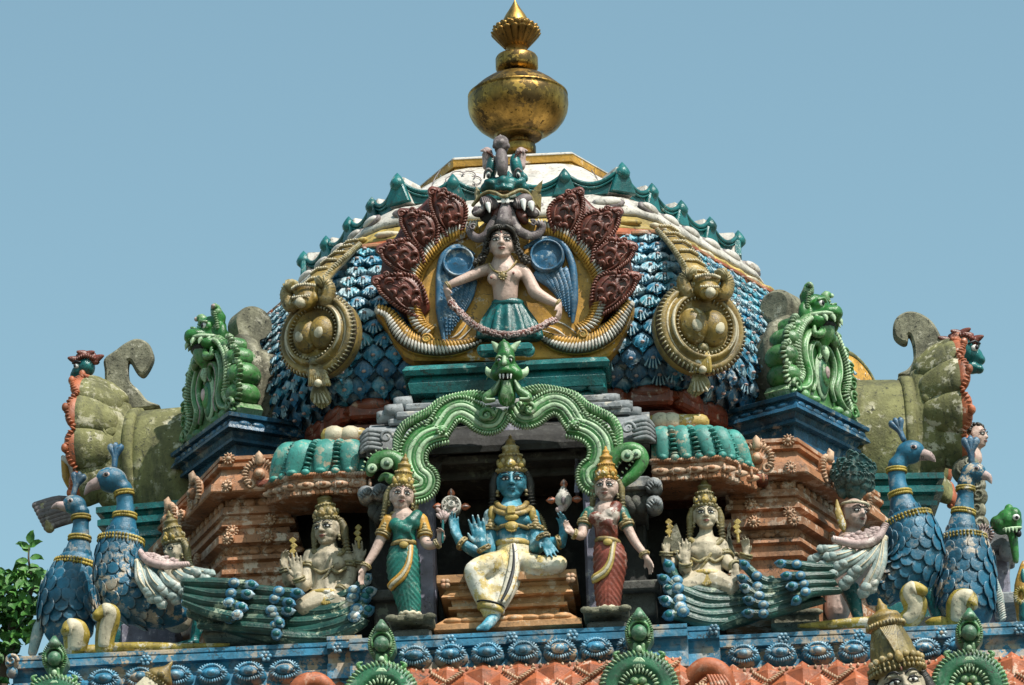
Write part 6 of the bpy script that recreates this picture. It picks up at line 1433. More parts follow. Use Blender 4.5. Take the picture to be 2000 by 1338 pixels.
# discus and conch
for nm, lab, cx, cy in (('discus', 'white discus with orange flames held up by the blue seated figure on the left', 75, 452), ('conch', 'white conch with orange flames held up by the blue seated figure on the right', 850, 400)):
    t = thing(nm, lab, nm, f(cx, cy+80, 90))
    b = MB(M['white']); c = f(cx, cy, 90)
    if nm == 'discus':
        b.lathe(c, [(.001, .03), (f.s(20), .05), (f.s(24), .025), (f.s(52), .02), (f.s(58), .035), (f.s(68), .03), (f.s(72), -.04), (.001, -.06)], 30, VIEW)
        for k in range(10): a = k*.628; b.ell(c + (X_*cos(a)+Zv*sin(a))*f.s(48) + VIEW*.025, (f.s(7), .012, f.s(7)), None, 7, 5)
        part('wheel', b, t); fl = ((0, -72, 0), (-78, 4, 1.57), (82, 6, -1.57))
        b = MB(M['pink']); limb(b, f, [(20, 560, 90, 20), (30, 515, 92, 30)])
        for k in range(5): blob(b, f, -10+26*k, 505-10*abs(k-2), 100, 18, 30, 16, (k-2)*22)
        part('lotus_seat', b, t)
    else:
        b.lathe(f(cx, cy+85, 90), [(f.s(14), 0), (f.s(34), f.s(30)), (f.s(56), f.s(60)), (f.s(60), f.s(90)), (f.s(44), f.s(120)), (f.s(36), f.s(126)), (f.s(30), f.s(150)), (f.s(20), f.s(156)), (f.s(14), f.s(172)), (f.s(2), f.s(180))], 18, rip=(.04, 9)); b.m(M['mauve']); blob(b, f, cx-4, cy+12, 140, 18, 30, 14)
        part('shell', b, t); fl = ((0, -85, 0), (-72, 12, 1.57), (74, 6, -1.57))
        b = MB(M['pink'])
        for k in range(4): blob(b, f, 815+14*k, 480-12*k, 110, 20, 26, 16, (k-2)*25)
        part('lotus_seat', b, t)
    for dx, dy, a in fl:
        b = MB(M['orange_red']); o = f(cx+dx, cy+dy, 90); d = Vector((-sin(a), 0, cos(a))); s = Vector((cos(a), 0, sin(a)))
        b.tube(cr([o - d*f.s(12), o + d*f.s(12), o + d*f.s(30), o + d*f.s(50)], 4), [(f.s(14), f.s(12)), (f.s(28), f.s(16)), (f.s(22), f.s(14)), (f.s(2), f.s(3))], 9)
        b.m(M['pink']); b.tube(cr([o + VIEW*f.s(13), o + d*f.s(20) + VIEW*f.s(17), o + d*f.s(40) + VIEW*f.s(8)], 3), [f.s(5), f.s(8), f.s(2)], 6); part('flame', b, t)

# ------------------------------------------------------------------ the two standing women
def maiden(sg):
    if sg < 0:
        f = F(-.12, ZO); lab = 'standing woman statue in green sari on a small plinth left of the niche'; sari, sleeve = 'sari_green', 'yellow'
        hd = Head(f(388, 325, 60), f.s(225), yaw=9, pitch=10, roll=6)
        tor = [(395, 430, 40, 50), (400, 480, 40, 90), (405, 545, 42, 92), (408, 610, 42, 76), (405, 665, 42, 80)]; sh = ((298, 500), (525, 500)); bust = ((355, 525), (465, 520))
        armL = [(298, 505, 40, 42), (265, 580, 44, 40), (235, 650, 50, 40), (190, 740, 70, 34), (140, 820, 90, 27), (118, 858, 95, 25)]; wl = (112, 862, 95); dl = Vector((-.28, -.1, -1)); nl = Vector((.8, -.5, .1))
        armR = [(525, 500, 40, 42), (552, 580, 44, 40), (560, 660, 60, 40), (590, 690, 110, 34), (640, 680, 150, 27), (655, 672, 155, 25)]; wr = (660, 672, 156); dr = Vector((.25, -.2, 1)); nr = Vector((-.3, -.9, .2))
        hips = [(405, 660, 80), (402, 720, 105), (400, 800, 122), (402, 880, 122), (412, 960, 115), (425, 1040, 104), (438, 1110, 92), (448, 1170, 82), (450, 1205, 78)]
        feet = ((425, 1228), (480, 1226)); base = (300, 630, 1238, 1298)
        sash = [(450, 690, 100), (448, 760, 118), (430, 840, 132), (390, 910, 132), (330, 965, 115), (300, 1000, 85)]
    else:
        f = F(-.12, ZQ); lab = 'standing woman statue in red sari on a small plinth right of the niche'; sari, sleeve = 'sari_red', 'sari_green'
        hd = Head(f(388, 268, 60), f.s(222), yaw=-7, pitch=10, roll=2)
        tor = [(385, 375, 40, 48), (380, 430, 40, 90), (380, 500, 42, 94), (388, 560, 42, 78), (392, 625, 42, 76)]; sh = ((272, 445), (490, 440)); bust = ((315, 480), (425, 475))
        armL = [(275, 450, 40, 44), (240, 500, 46, 42), (220, 570, 60, 40), (205, 620, 100, 36), (165, 610, 140, 28), (150, 604, 146, 25)]; wl = (146, 603, 148); dl = Vector((-.65, -.2, .8)); nl = Vector((.3, -.9, .3))
        armR = [(490, 445, 40, 44), (520, 510, 44, 42), (550, 580, 50, 38), (600, 670, 70, 33), (655, 740, 90, 27), (672, 768, 95, 25)]; wr = (676, 775, 95); dr = Vector((.45, -.1, -1)); nr = Vector((-.8, -.5, .1))
        hips = [(395, 640, 80), (405, 700, 108), (415, 770, 124), (415, 850, 122), (408, 930, 112), (402, 1010, 103), (402, 1080, 95), (403, 1140, 86), (404, 1165, 82)]
        feet = ((365, 1172), (435, 1168)); base = (222, 556, 1180, 1238)
        sash = [(440, 650, 100), (430, 730, 125), (415, 810, 135), (375, 880, 132), (310, 925, 110), (285, 940, 85)]
    t = thing('woman_statue', lab, 'statue', f(feet[0][0], feet[0][1]+8, 60))
    b = MB(M['skin']); hd.body(b, full=1.02)
    limb(b, f, tor, 12); blob(b, f, (sh[0][0]+sh[1][0])/2, sh[0][1]-8, 42, 120, 46, 46)
    limb(b, f, armL); limb(b, f, armR); hand(b, f(*wl), dl, nl, f.s(150 if sg < 0 else 140), 1 if sg < 0 else -1, .22 if sg < 0 else .42, .05); hand(b, f(*wr), dr, nr, f.s(140 if sg < 0 else 155), 1, .5 if sg < 0 else .2, .06)
    for x, y in feet: limb(b, f, [(x, y-20, 50, 26), (x, y-4, 90, 24), (x, y+2, 130, 16)])
    sculpt('body', b, t, .0085, 4); hd.feats(t)
    hd.crown(t, 'gold_paint' if sg < 0 else 'yellow', .95, .82, 'yellow_pale'); hd.side_locks(t, 'gold_dull', 'head_veil', .85, .10)
    # bodice and sleeves
    b = MB(M[sari])
    limb(b, f, [(tor[1][0], tor[1][1]+42, 48, 84)] + [(q[0], q[1], q[2]+4, q[3]+7) for q in tor[2:]], 14)
    for x, y in bust: blob(b, f, x, y+12, 88, 62, 52, 50)
    limb(b, f, [(sh[1][0]-20, sh[1][1]-32, 60, 44), (sh[1][0]-70, sh[1][1]+30, 90, 60)] if sg < 0 else [(sh[1][0]-30, sh[1][1]-32, 60, 50), (sh[1][0]-70, sh[1][1]+30, 95, 62)])
    x0, y0 = sh[1][0]-30, sh[1][1]-30; x1, y1 = tor[-1][0]-60, tor[-1][1]-25
    for i in range(7):
        k = i/6; b.tube(cr([f(x0-75*k, y0+15*k, 105), f((x0+x1)/2+30-80*k, (y0+y1)/2+30-45*k, 140), f(x1+120-110*k, y1-35*k, 112)], 5), [f.s(6), f.s(10), f.s(6)], 6)
    sculpt('bodice', b, t, .009, 2)
    for k, arm in enumerate((armL, armR)):
        b = MB(M[sleeve]); limb(b, f, [(x, y, d, r+9) for x, y, d, r in (arm[0], arm[1])] + [((arm[1][0]+arm[2][0])/2, (arm[1][1]+arm[2][1])/2, arm[1][2]+4, arm[1][3]+7)], 12); part('sleeve', b, t)
        b = MB(M['gold_paint']); ax = f(arm[2][0], arm[2][1], arm[2][2]) - f(arm[1][0], arm[1][1], arm[1][2]); c = f((arm[1][0]*.6+arm[2][0]*.4), (arm[1][1]*.6+arm[2][1]*.4), arm[1][2]+6); band(b, c, ax, f.s(50), f.s(20), 2)
        for j in range(3): b.ell(c - ax.normalized()*f.s(24+22*j) + VIEW*f.s(48) + X_*f.s(8*(1 if k else -1)), (f.s(26-6*j), f.s(16), f.s(17)), None, 8, 6)
        part('armlet', b, t)
        b = MB(M['gold_paint']); w = arm[-2]; ax = f(*arm[-1][:3]) - f(*w[:3]); band(b, f((w[0]+arm[-1][0])/2, (w[1]+arm[-1][1])/2, (w[2]+arm[-1][2])/2), ax, f.s(33), f.s(15), 2, 6); part('bangle', b, t)
    b = MB(M['gold_paint']); nk = hd.p(0, .06, -.62); b.tube([nk + hd.v(cos(a)*.26, -sin(a)*.26, .02*sin(a))*hd.H for a in [2*pi*i/18 for i in range(18)]], f.s(13), 7, closed=True); b.m(M['yellow_pale']); b.ell(hd.p(0, -.26, -.74), (f.s(24), f.s(18), f.s(24))); part('necklace', b, t)
    # skirt with arched folds
    b = MB(M[sari]); rs = []; n = 72; hs = hips
    def hip(tt):
        x = tt*(len(hs)-1); i = min(int(x), len(hs)-2); q = x-i; return [hs[i][j]*(1-q)+hs[i+1][j]*q for j in range(3)]
    for k in range(81):
        tt = k/80; cx, y, w = hip(tt); o = []
        for j in range(n):
            a = 2*pi*j/n; front = max(0, sin(a))
            ca = abs(cos(a)); arch_ = sin((tt*13 - ca*2.6)*2*pi)*.062*(ca**.6)*(1-.6*ca**6) if .1 < tt < .94 else 0
            ple = .07*sin(a*22)*front*min(1, max(0, (tt-.35))*2.2)*max(0, 1-abs(cos(a))*1.8)
            kk = 1 + arch_ + ple + (.05*sin(12*a) if tt > .94 else 0)
            p = f(cx + w*kk*cos(a), y, 42); p.y -= f.s(w*.72)*kk*sin(a); o.append(p)
        rs.append(o)
    b.rings(rs); part('skirt', b, t)
    b = MB(M['cream']); cx, y, w = hip(1.0)
    pth = [f(cx + w*1.02*cos(a), y-12+6*sin(9*a), 42) + VIEW*f.s(w*.74)*sin(a) for a in [2*pi*i/40 for i in range(40)]]; b.tube(pth, (f.s(6), f.s(14)), 6, Zv, closed=True); part('skirt_hem', b, t)
    b = MB(M['yellow' if sg < 0 else 'yellow_pale']); pth = cr([f(*q) for q in sash], 6); b.tube(pth, [(f.s(24), f.s(9)), (f.s(22), f.s(10)), (f.s(26), f.s(10)), (f.s(34), f.s(10)), (f.s(34), f.s(9)), (f.s(30), f.s(8))], 8); b.m(M['cream']); b.tube([p + VIEW*f.s(9) for p in pth], [(f.s(9), f.s(3)), (f.s(12), f.s(4)), (f.s(14), f.s(4))], 6); part('sash', b, t)
    b = MB(M['gold_paint']); cx, y, w = hip(0.04); pth = [f(cx + 84*cos(a), y+6-8*cos(a)*sg*-1, 42) + VIEW*f.s(80)*sin(a) for a in [2*pi*i/24 for i in range(24)]]; b.tube(pth, (f.s(14), f.s(19)), 8, Zv, closed=True); b.m(M['yellow_pale']); b.ell(f(cx, y+5, 130), (f.s(34), f.s(14), f.s(26)), None, 12, 8); part('belt', b, t)
    if sg < 0:
        l = thing('lotus_bud', 'pale lotus on a teal stem in the hand of the woman in green', 'flower', f(688, 660, 170)); b = MB(M['teal']); b.tube(cr([f(684, 668, 190), f(686, 590, 190), f(688, 505, 185)], 4), f.s(9), 7); part('stem', b, l)
        b = MB(M['pink'])
        for k in range(5): blob(b, f, 660+14*k, 478-9*(2-abs(k-2)), 190, 14, 30, 14, (k-2)*20)
        part('petals', b, l)
    pl = thing('statue_plinth', ('mossy dark plinth under the woman in the green sari' if sg < 0 else 'mossy dark carved plinth under the woman in the red sari'), 'plinth', f((base[0]+base[1])/2, base[3], 60))
    b = MB(M['stone']); A, B = f(base[0], base[2], 60), f(base[1], base[2], 60); z1 = A.lerp(B, .5).z; z0 = f((base[0]+base[1])/2, base[3], 160).z
    b.box(((A.x+B.x)/2, -.16, (z0+z1)/2 + .03), (B.x-A.x, .36, (z1-z0)*.5), None, .02); part('slab', b, pl)
    b = MB(M['dark_stone']); b.box(((A.x+B.x)/2, -.10, z0 - .03), (B.x-A.x-.05, .34, (z1-z0)*.8), None, .02)
    part('footing', b, pl)
    b = MB(M['stone'])
    for q in (.08, .5, .92): b.ell((A.x+(B.x-A.x)*q, -.34, (z0+z1)/2+.03), (.05, .03, .03), None, 9, 6)
    part('carved_knob', b, pl)
maiden(-1); maiden(1)

# ------------------------------------------------------------------ four-armed seated statues in the side bays
def bay_statue(sg):
    if sg < 0:
        f = F(.30, ZH); lab = 'pale four-armed crowned statue with palm raised in the left bay under the turquoise canopy'; k = 1.0
        hd = Head(f(945, 596, 60), f.s(188), yaw=-22, pitch=8, roll=-2); C = (950, 740); W = 110; waist = (945, 860, 80); bot = (945, 985, 100)
        arms = [[(855, 735, 40, 40), (835, 810, 60, 40), (820, 900, 110, 38), (800, 890, 150, 32), (792, 868, 160, 28)], [(850, 745, 20, 36), (790, 840, 20, 36), (745, 890, 50, 34), (725, 850, 80, 28), (720, 820, 85, 24)], [(1045, 735, 40, 40), (1065, 800, 40, 40), (1060, 880, 60, 40), (1020, 930, 110, 32)], [(1050, 740, 20, 36), (1085, 800, 10, 34), (1125, 800, 40, 28), (1125, 770, 55, 25)]]
        hands = [((790, 862, 162), (-.15, -.1, 1), (0, -1, .1), 150, -1, .05), ((718, 815, 86), (-.1, -.1, 1), (.7, -.7, 0), 120, -1, .35), None, ((1122, 765, 58), (-.12, 0, 1), (0, -1, 0), 125, 1, .25)]
        pens = ((758, 690), (1115, 620)); lx = 1
    else:
        f = F(.30, ZK); lab = 'pale four-armed crowned statue with palm raised in the right bay under the turquoise canopy'; k = .95
        hd = Head(f(440, 518, 60), f.s(172), yaw=4, pitch=8); C = (440, 680); W = 105; waist = (450, 790, 78); bot = (450, 880, 100)
        arms = [[(355, 680, 40, 38), (335, 750, 60, 38), (330, 815, 110, 36), (335, 800, 150, 30), (333, 785, 160, 27)], [(350, 690, 20, 34), (290, 760, 20, 34), (240, 790, 50, 32), (225, 745, 80, 26), (226, 730, 85, 24)], [(525, 680, 40, 38), (545, 750, 50, 38), (570, 790, 90, 36), (600, 800, 130, 28)], [(530, 690, 20, 34), (590, 770, 10, 34), (650, 780, 40, 30), (660, 740, 55, 26)]]
        hands = [((333, 780, 162), (-.02, -.1, 1), (0, -1, .1), 140, -1, .05), ((228, 725, 86), (.08, -.1, 1), (.5, -.8, 0), 110, -1, .35), ((603, 800, 135), (.0, -.2, -1), (0, -1, .2), 105, 1, .15), ((662, 735, 58), (0, 0, 1), (-.4, -1, 0), 110, 1, .3)]
        pens = ((240, 590), (615, 590)); lx = 1
    t = thing('seated_statue', lab, 'statue', f(bot[0], bot[1], 50), 'pale seated statues in the side bays')
    b = MB(M['skin_pale']); hd.body(b, full=1.0)
    limb(b, f, [(C[0], C[1]-40, 40, 50), (C[0], C[1]+10, 40, 92), (C[0], C[1]+60, 42, 92), (waist[0], waist[1], 42, waist[2]), (bot[0], bot[1], 45, bot[2])], 12)
    blob(b, f, C[0], C[1], 42, W+12, 46, 48); blob(b, f, C[0]-42, C[1]+42, 92, 48, 40, 36); blob(b, f, C[0]+46, C[1]+42, 92, 48, 40, 36)
    for a in arms: limb(b, f, a)
    for h in hands:
        if h: hand(b, f(*h[0]), Vector(h[1]), Vector(h[2]), f.s(h[3]), h[4], h[5], .06)
    limb(b, f, [(bot[0], bot[1], 60, 92), (bot[0]-130, bot[1]+40, 120, 60)]); limb(b, f, [(bot[0], bot[1], 60, 92), (bot[0]+130, bot[1]+40, 120, 60)])
    sculpt('body', b, t, .0075, 3); hd.feats(t, bindi=False)
    hd.crown(t, 'gold_dull', .86, .85, 'yellow_pale' if sg > 0 else 'gold_paint'); hd.side_locks(t, 'gold_dull', 'hair', .8, .11)
    b = MB(M['gold_dull']); b.tube(cr([f(C[0]-85, C[1]-30, 70), f(C[0]-40, C[1]+5, 105), f(C[0], C[1]+20, 115), f(C[0]+45, C[1]+5, 105), f(C[0]+88, C[1]-30, 70)], 5), (f.s(16), f.s(10)), 8); b.ell(f(C[0], C[1]+30, 118), (f.s(24), f.s(14), f.s(24)))
    b.tube(cr([f(C[0]+70, C[1]-20, 90), f(C[0]+10, C[1]+80, 125), f(C[0]-60, C[1]+180, 105)], 5), f.s(9), 6); b.tube(cr([f(C[0]-88, C[1]+62, 90), f(C[0]-40, C[1]+92, 125), f(C[0]+10, C[1]+72, 120), f(C[0]+50, C[1]+92, 120), f(C[0]+95, C[1]+66, 90)], 5), f.s(10), 6); part('necklace', b, t)
    b = MB(M['yellow_pale']); w = waist; yb = bot[1]-20; b.tube([f(bot[0]+bot[2]*.98*cos(a), yb, 44) + VIEW*f.s(bot[2]*.95)*sin(a) for a in [2*pi*i/22 for i in range(22)]], (f.s(14), f.s(18)), 8, Zv, closed=True)
    for i in range(9): q = (i-4)/4; b.tube([f(bot[0]-10+14*q, yb-25, 140), f(bot[0]-10+40*q, yb+40-14*abs(q), 148)], [f.s(6), f.s(9)], 6)
    part('belt', b, t)
    for a in arms:
        b = MB(M['gold_dull']); ax = f(*a[2][:3]) - f(*a[1][:3]); band(b, f(*a[1][:3]), ax, f.s(44), f.s(18), 2, 6); part('armlet', b, t)
        b = MB(M['gold_dull']); ax = f(*a[-1][:3]) - f(*a[-2][:3]); band(b, f(*a[-1][:3]), ax, f.s(32), f.s(14), 2); part('bangle', b, t)
    for q, (px, py) in enumerate(pens):
        b = MB(M['yellow_pale']); h = 26 if sg > 0 else 30
        for i in range(3): c = f(px + (i % 2)*6*(1 if q == 0 else -1), py-32+h*i, 75); b.box(c, (f.s(30), f.s(16), f.s(30)), Matrix.Rotation(R_(45), 3, 'Y'), .004)
        b.tube([f(px, py+30, 75), f(px+4, py+75, 75)], f.s(8), 6); o = part('held_emblem', b, t)
    if sg > 0:
        for px, q in ((270, 1), (590, -1)):
            b = MB(M['stone']); b.prism([f(x, y, 30) for x, y in ((px-25, 590), (px+12*q, 560), (px+40*q, 640), (px+25*q, 760), (px-20*q, 760))], Y_*.05, .01); part('back_slab', b, t)
bay_statue(-1); bay_statue(1)
# ------------------------------------------------------------------ peacocks
def loft_body(mb, f, secs, n=26, m_=7, depth=.85, Yoff=0):
    """sections (x, y, half width, tilt deg, d): ellipses across the spine; returns a surface sampler"""
    ctr = cr([f(s[0], s[1], s[4]) for s in secs], m_); N = len(ctr)
    wid = [lerpv([s[2] for s in secs], i/(N-1)) for i in range(N)]; wid = [w_*(.92 if i < 24 else 1.07) for i, w_ in enumerate(wid)]
    rs = []
    for i in range(N):
        t = ctr[min(i+1, N-1)] - ctr[max(i-1, 0)]; tt, ss, uu = basis(t, VIEW); w = f.s(wid[i])
        rs.append([ctr[i] + ss*cos(a)*w + uu*sin(a)*w*depth for a in [2*pi*j/n for j in range(n)]])
    mb.rings(rs)
    return ctr, wid, rs
def body_scales(mb, f, rs, i0, i1, step, per, size, aspect=1.0):
    n = len(rs[0]); row = 0; i = i0
    while i < i1:
        for k in range(per):
            a = (k + .5*(row % 2))/per*n; j = int(a) % n; fr_ = a - int(a); p = rs[int(i)][j].lerp(rs[int(i)][(j+1) % n], fr_)
            c = sum(rs[int(i)], Vector())/n; nr = (p - c).normalized()
            if nr.y > .45: continue
            t = (rs[min(int(i)+1, len(rs)-1)][j] - rs[int(i)][j]).normalized(); s = t.cross(nr).normalized(); nr2 = (nr - t*.10).normalized()
            w = (p-c).length*2*pi/per*.66
            mb.ell(p + nr*.001, (w, w*aspect*1.05, w*.085), Matrix((s, nr2.cross(s).normalized(), nr2)).transposed(), 10, 6)
        row += 1; i += step
def peacock(name_lab, f, sg, head, rH, beak, neckpts, bodyp, bands, crestp, feet, grp='peacocks on the ledge'):
    base = f(*feet[0][:3])
    t = thing('peacock', name_lab, 'peacock statue', base, grp)
    b = MB(M['peacock'])
    ctr, wid, rs = loft_body(b, f, neckpts + bodyp)
    b.ell(f(head[0], head[1], head[2]), (f.s(rH*1.12), f.s(rH*.86), f.s(rH*.92)), Matrix.Rotation(R_(-14*sg), 3, 'Y'), 18, 12)
    h2 = neckpts[0]; b.tube([f(h2[0], h2[1]-5, h2[4]), f(head[0]-sg*rH*.45, head[1]+rH*.25, head[2])], [f.s(h2[2]), f.s(rH*.6)], 12)
    o = sculpt('body', b, t, .014, 3)
    b = MB(M['peacock']); nn = (len(neckpts)-1)*7
    body_scales(b, f, rs, nn + 2, len(rs) - 8, 4.2, 13, .1, 1.05); part('scale_feathers', b, t)
    # beak, eyes, crest
    b = MB(M['pink']); bk = [f(head[0]+sg*rH*.75, head[1]+rH*.15, head[2]), f((head[0]+sg*rH+beak[0])/2, (head[1]+beak[1])/2 - 4, head[2]), f(*beak)]
    b.tube(cr(bk, 4), [f.s(rH*.52), f.s(rH*.36), f.s(rH*.04)], 10); part('beak', b, t)
    for q in (-1, 1):
        b = MB(M['peacock']); c = f(head[0]+sg*rH*.15, head[1]-rH*.12, head[2]) + Vector((0, q*-1*f.s(rH*.66), 0))*1.0
        c2 = c + Vector((sg*f.s(rH*.1), 0, 0)); e = f.s(rH)
        b.ell(c2, (e*.36, e*.22, e*.30)); b.m(M['pink']); b.ell(c2 - Vector((0, q*e*.10, 0)), (e*.27, e*.16, e*.20)); b.m(M['ink']); b.ell(c2 - Vector((0, q*e*.20, 0)), (e*.15, e*.1, e*.15)); part('eye', b, t)
    b = MB(M['blue']); cb, ct = crestp
    for k in (-1, 0, 1):
        d = (f(*ct) - f(*cb)); L_ = d.length; d.normalize(); s = Vector((d.z, 0, -d.x)); tip = f(*ct) + s*L_*.20*k - d*L_*.06*abs(k)
        b.tube(cr([f(*cb), f(*cb) + d*L_*.45 + s*L_*.04*k, tip - d*L_*.1, tip], 4), [(L_*.12, .03), (L_*.10, .03), (L_*.15, .035), (L_*.10, .03)], 9)
    part('head_crest', b, t)
    for (i, kk) in bands:
        kk *= .74; b = MB(M['snake']); ii = int(i); c = ctr[ii]; tt, ss, uu = basis(ctr[ii+1]-ctr[ii-1], VIEW); w = f.s(wid[ii])*1.06
        for dd in (-.5, .5):
            ring = [c + tt*dd*f.s(kk)*1.6 + ss*cos(a)*w + uu*sin(a)*w*.88 for a in [2*pi*j/24 for j in range(25)]]; b.rope(ring, f.s(kk), 40, up=tt)
        part('neck_ring', b, t)
    for (x, y, d, a) in feet:
        b = MB(M['teal']); b.tube(cr([f(x-30*sg, y-150, d-20), f(x-10*sg, y-90, d), f(x+8*sg, y-20, d+10), f(x+10*sg, y, d+20)], 4), [f.s(48), f.s(34), f.s(24), f.s(26)], 10)
        for q in (-1, 0, 1): b.tube(cr([f(x+5*sg, y-8, d+10), f(x+50*sg, y+6+6*q, d+20+30*q), f(x+95*sg, y+16+10*q, d+20+60*q)], 3), [f.s(18), f.s(14), f.s(6)], 7)
        part('leg', b, t)
    return t, ctr, wid, rs
# left pair
f = F(.42, ZG); fb = F(.95, ZG)
tL, *_ = peacock('blue peacock with long green train, head turned left, inner bird of the left pair', f, -1, (585, 262, 0), 76, (442, 340, 0),
    [(650, 318, 50, 0, 0), (656, 390, 48, 0, 0), (655, 452, 60, 0, 0), (645, 520, 82, 0, 0)],
    [(632, 610, 112, 0, 0), (622, 700, 120, 0, 0), (632, 790, 128, 0, 0), (680, 870, 128, 0, 0), (780, 930, 108, 0, 0), (900, 950, 80, 0, 0), (980, 940, 46, 0, 0)], [(2, 12), (14, 13), (26, 15)], ((600, 195, 0), (608, 75, 0)), [(1030, 1115, 20, 0)])
peacock('upright blue peacock with grey beak at the far left end of the ledge', fb, -1, (390, 392, 0), 58, (268, 410, 0),
    [(425, 440, 48, 0, 0), (424, 500, 46, 0, 0), (418, 570, 56, 0, 0), (410, 630, 72, 0, 0)],
    [(395, 720, 100, 0, 0), (375, 800, 130, 0, 0), (362, 880, 148, 0, 0), (362, 960, 150, 0, 0), (370, 1040, 128, 0, 0), (400, 1110, 90, 0, 0)], [(3, 12), (14, 13), (27, 15)], ((385, 340, 0), (418, 228, 0)), [(300, 1170, 0, 0)])
b = MB(M['wing_grey']); b.tube(cr([fb(250, 940, -10), fb(205, 1040, -10), fb(170, 1170, -10)], 4), [fb.s(22), fb.s(34), fb.s(24)], 8); tg_ = [o for o in bpy.data.objects if o.get('category') == 'peacock statue'][-1]; part('tail', b, tg_)
# right pair
f2 = F(.35, ZL); f2b = F(.85, ZL)
tR, *_ = peacock('blue peacock with long green train, head turned right, inner bird of the right pair', f2, 1, (522, 248, 0), 62, (640, 292, 0),
    [(458, 320, 46, 0, 0), (462, 385, 44, 0, 0), (475, 445, 52, 0, 0), (492, 510, 72, 0, 0)],
    [(520, 590, 108, 0, 0), (540, 660, 122, 0, 0), (545, 730, 124, 0, 0), (515, 800, 116, 0, 0), (450, 860, 90, 0, 0), (370, 905, 60, 0, 0), (310, 920, 40, 0, 0)], [(2, 10), (14, 12), (26, 13)], ((492, 190, 0), (450, 95, 0)), [(270, 1040, 20, 0)])
peacock('upright blue peacock with grey beak at the far right of the ledge', f2b, 1, (818, 345, 0), 54, (903, 395, 0),
    [(782, 400, 42, 0, 0), (780, 460, 42, 0, 0), (772, 530, 54, 0, 0), (765, 595, 72, 0, 0)],
    [(770, 680, 106, 0, 0), (780, 760, 126, 0, 0), (785, 840, 130, 0, 0), (780, 920, 132, 0, 0), (775, 1000, 120, 0, 0), (760, 1050, 90, 0, 0)], [(3, 10), (14, 11), (26, 12)], ((810, 300, 0), (803, 180, 0)), [(640, 1045, 0, 0)])
b = MB(M['wing_grey']); b.tube(cr([f2b(905, 820, -20), f2b(935, 920, -10), f2b(955, 1030, -10)], 4), [f2b.s(14), f2b.s(24), f2b.s(14)], 8); b.ribs(cr([f2b(905, 820, 0), f2b(935, 920, 14), f2b(955, 1030, 6)], 4), 22, f2b.s(24), f2b.s(6), f2b.s(14), slant=.5)
tg_ = [o for o in bpy.data.objects if o.get('category') == 'peacock statue'][-1]; part('tail', b, tg_)
# wings: a scalloped pad and two tiers of drooping feathers
def wing(par, f, pad, tiers, mirror=1):
    b = MB(M['pink']); pth = cr([f(*p) for p in pad], 5); b.tube(pth, [f.s(14), f.s(22), f.s(22), f.s(16)], 9); b.ribs(pth, 26, f.s(20), f.s(8), f.s(20), slant=.4)
    cxy = [sum(p[i] for p in pad)/len(pad) for i in range(3)]; rng = random.Random(9)
    for i in range(46):
        u, v = rng.random(), rng.random()**.7; p = pth[int(u*(len(pth)-1))]; q = f(cxy[0], cxy[1]-26, cxy[2]-10); b.ell(p.lerp(q, v*.8), (f.s(20), f.s(12), f.s(12)), Matrix.Rotation(rng.uniform(-.5, .5), 3, 'Y'), 7, 5)
    part('wing_shoulder', b, par)
    for tier in tiers:
        for r0, r1, bend, w in tier:
            b = MB(M['wing_grey']); A, B = f(*r0), f(*r1); m_ = A.lerp(B, .55) + Vector((0, -f.s(bend), 0)) + (B-A).cross(VIEW).normalized()*f.s(bend*.6)*mirror
            pth = cr([A, m_, B], 6); w *= 1.12; b.tube(pth, [(f.s(w*.55), f.s(w*.4)), (f.s(w*.9), f.s(w*.45)), (f.s(w*.95), f.s(w*.45))], 8)
            b.m(M['wing_grey']); d = (B-m_).normalized(); b.tube([B - d*f.s(8), B + d*f.s(w*.6), B + d*f.s(w*1.2), B + d*f.s(w*1.75)], [(f.s(w*.8), f.s(w*.6)), (f.s(w*1.1), f.s(w*.72)), (f.s(w*.9), f.s(w*.6)), (f.s(2), f.s(2))], 10)
            b.ell(B - d*f.s(w*.3) + VIEW*f.s(w*.5), (f.s(w*.95), f.s(w*.5), f.s(w*.8)), None, 10, 7); b.m(M['cream']); b.ell(A, (f.s(w*.7), f.s(w*.5), f.s(w*.6)), None, 9, 6)
            b.tube([p + VIEW*f.s(w*.5) for p in pth], f.s(w*.16), 5); part('wing_feather', b, par)
wing(tL, f, [(735, 640, 120), (780, 690, 150), (870, 712, 160), (985, 705, 150)],
     [[((722, 690, 120), (790, 868, 175), 30, 26), ((735, 700, 120), (840, 898, 180), 30, 26), ((775, 725, 130), (912, 880, 190), 25, 25), ((845, 745, 130), (968, 858, 195), 20, 25), ((915, 745, 130), (1030, 820, 190), 18, 24), ((975, 735, 130), (1068, 778, 180), 14, 22), ((1010, 725, 130), (1095, 750, 170), 10, 20)],
      [((720, 690, 125), (775, 850, 180), 30, 22), ((770, 722, 140), (852, 838, 200), 22, 23), ((845, 742, 140), (915, 815, 205), 18, 23), ((918, 740, 140), (985, 780, 205), 14, 22), ((965, 725, 140), (1025, 745, 195), 8, 20)]], 1)
wing(tR, f2, [(405, 590, 110), (365, 655, 140), (280, 680, 150), (165, 655, 140)],
     [[((395, 660, 120), (310, 890, 170), 30, 25), ((345, 700, 120), (225, 855, 180), 26, 25), ((290, 715, 120), (155, 825, 185), 22, 24), ((220, 705, 130), (105, 780, 180), 18, 22), ((170, 690, 130), (75, 745, 175), 14, 20), ((400, 650, 110), (345, 870, 160), 30, 24)],
      [((380, 680, 125), (265, 805, 190), 26, 23), ((325, 705, 130), (200, 775, 195), 22, 22), ((255, 710, 135), (150, 735, 195), 15, 20), ((190, 690, 135), (115, 700, 190), 10, 18)]], -1)
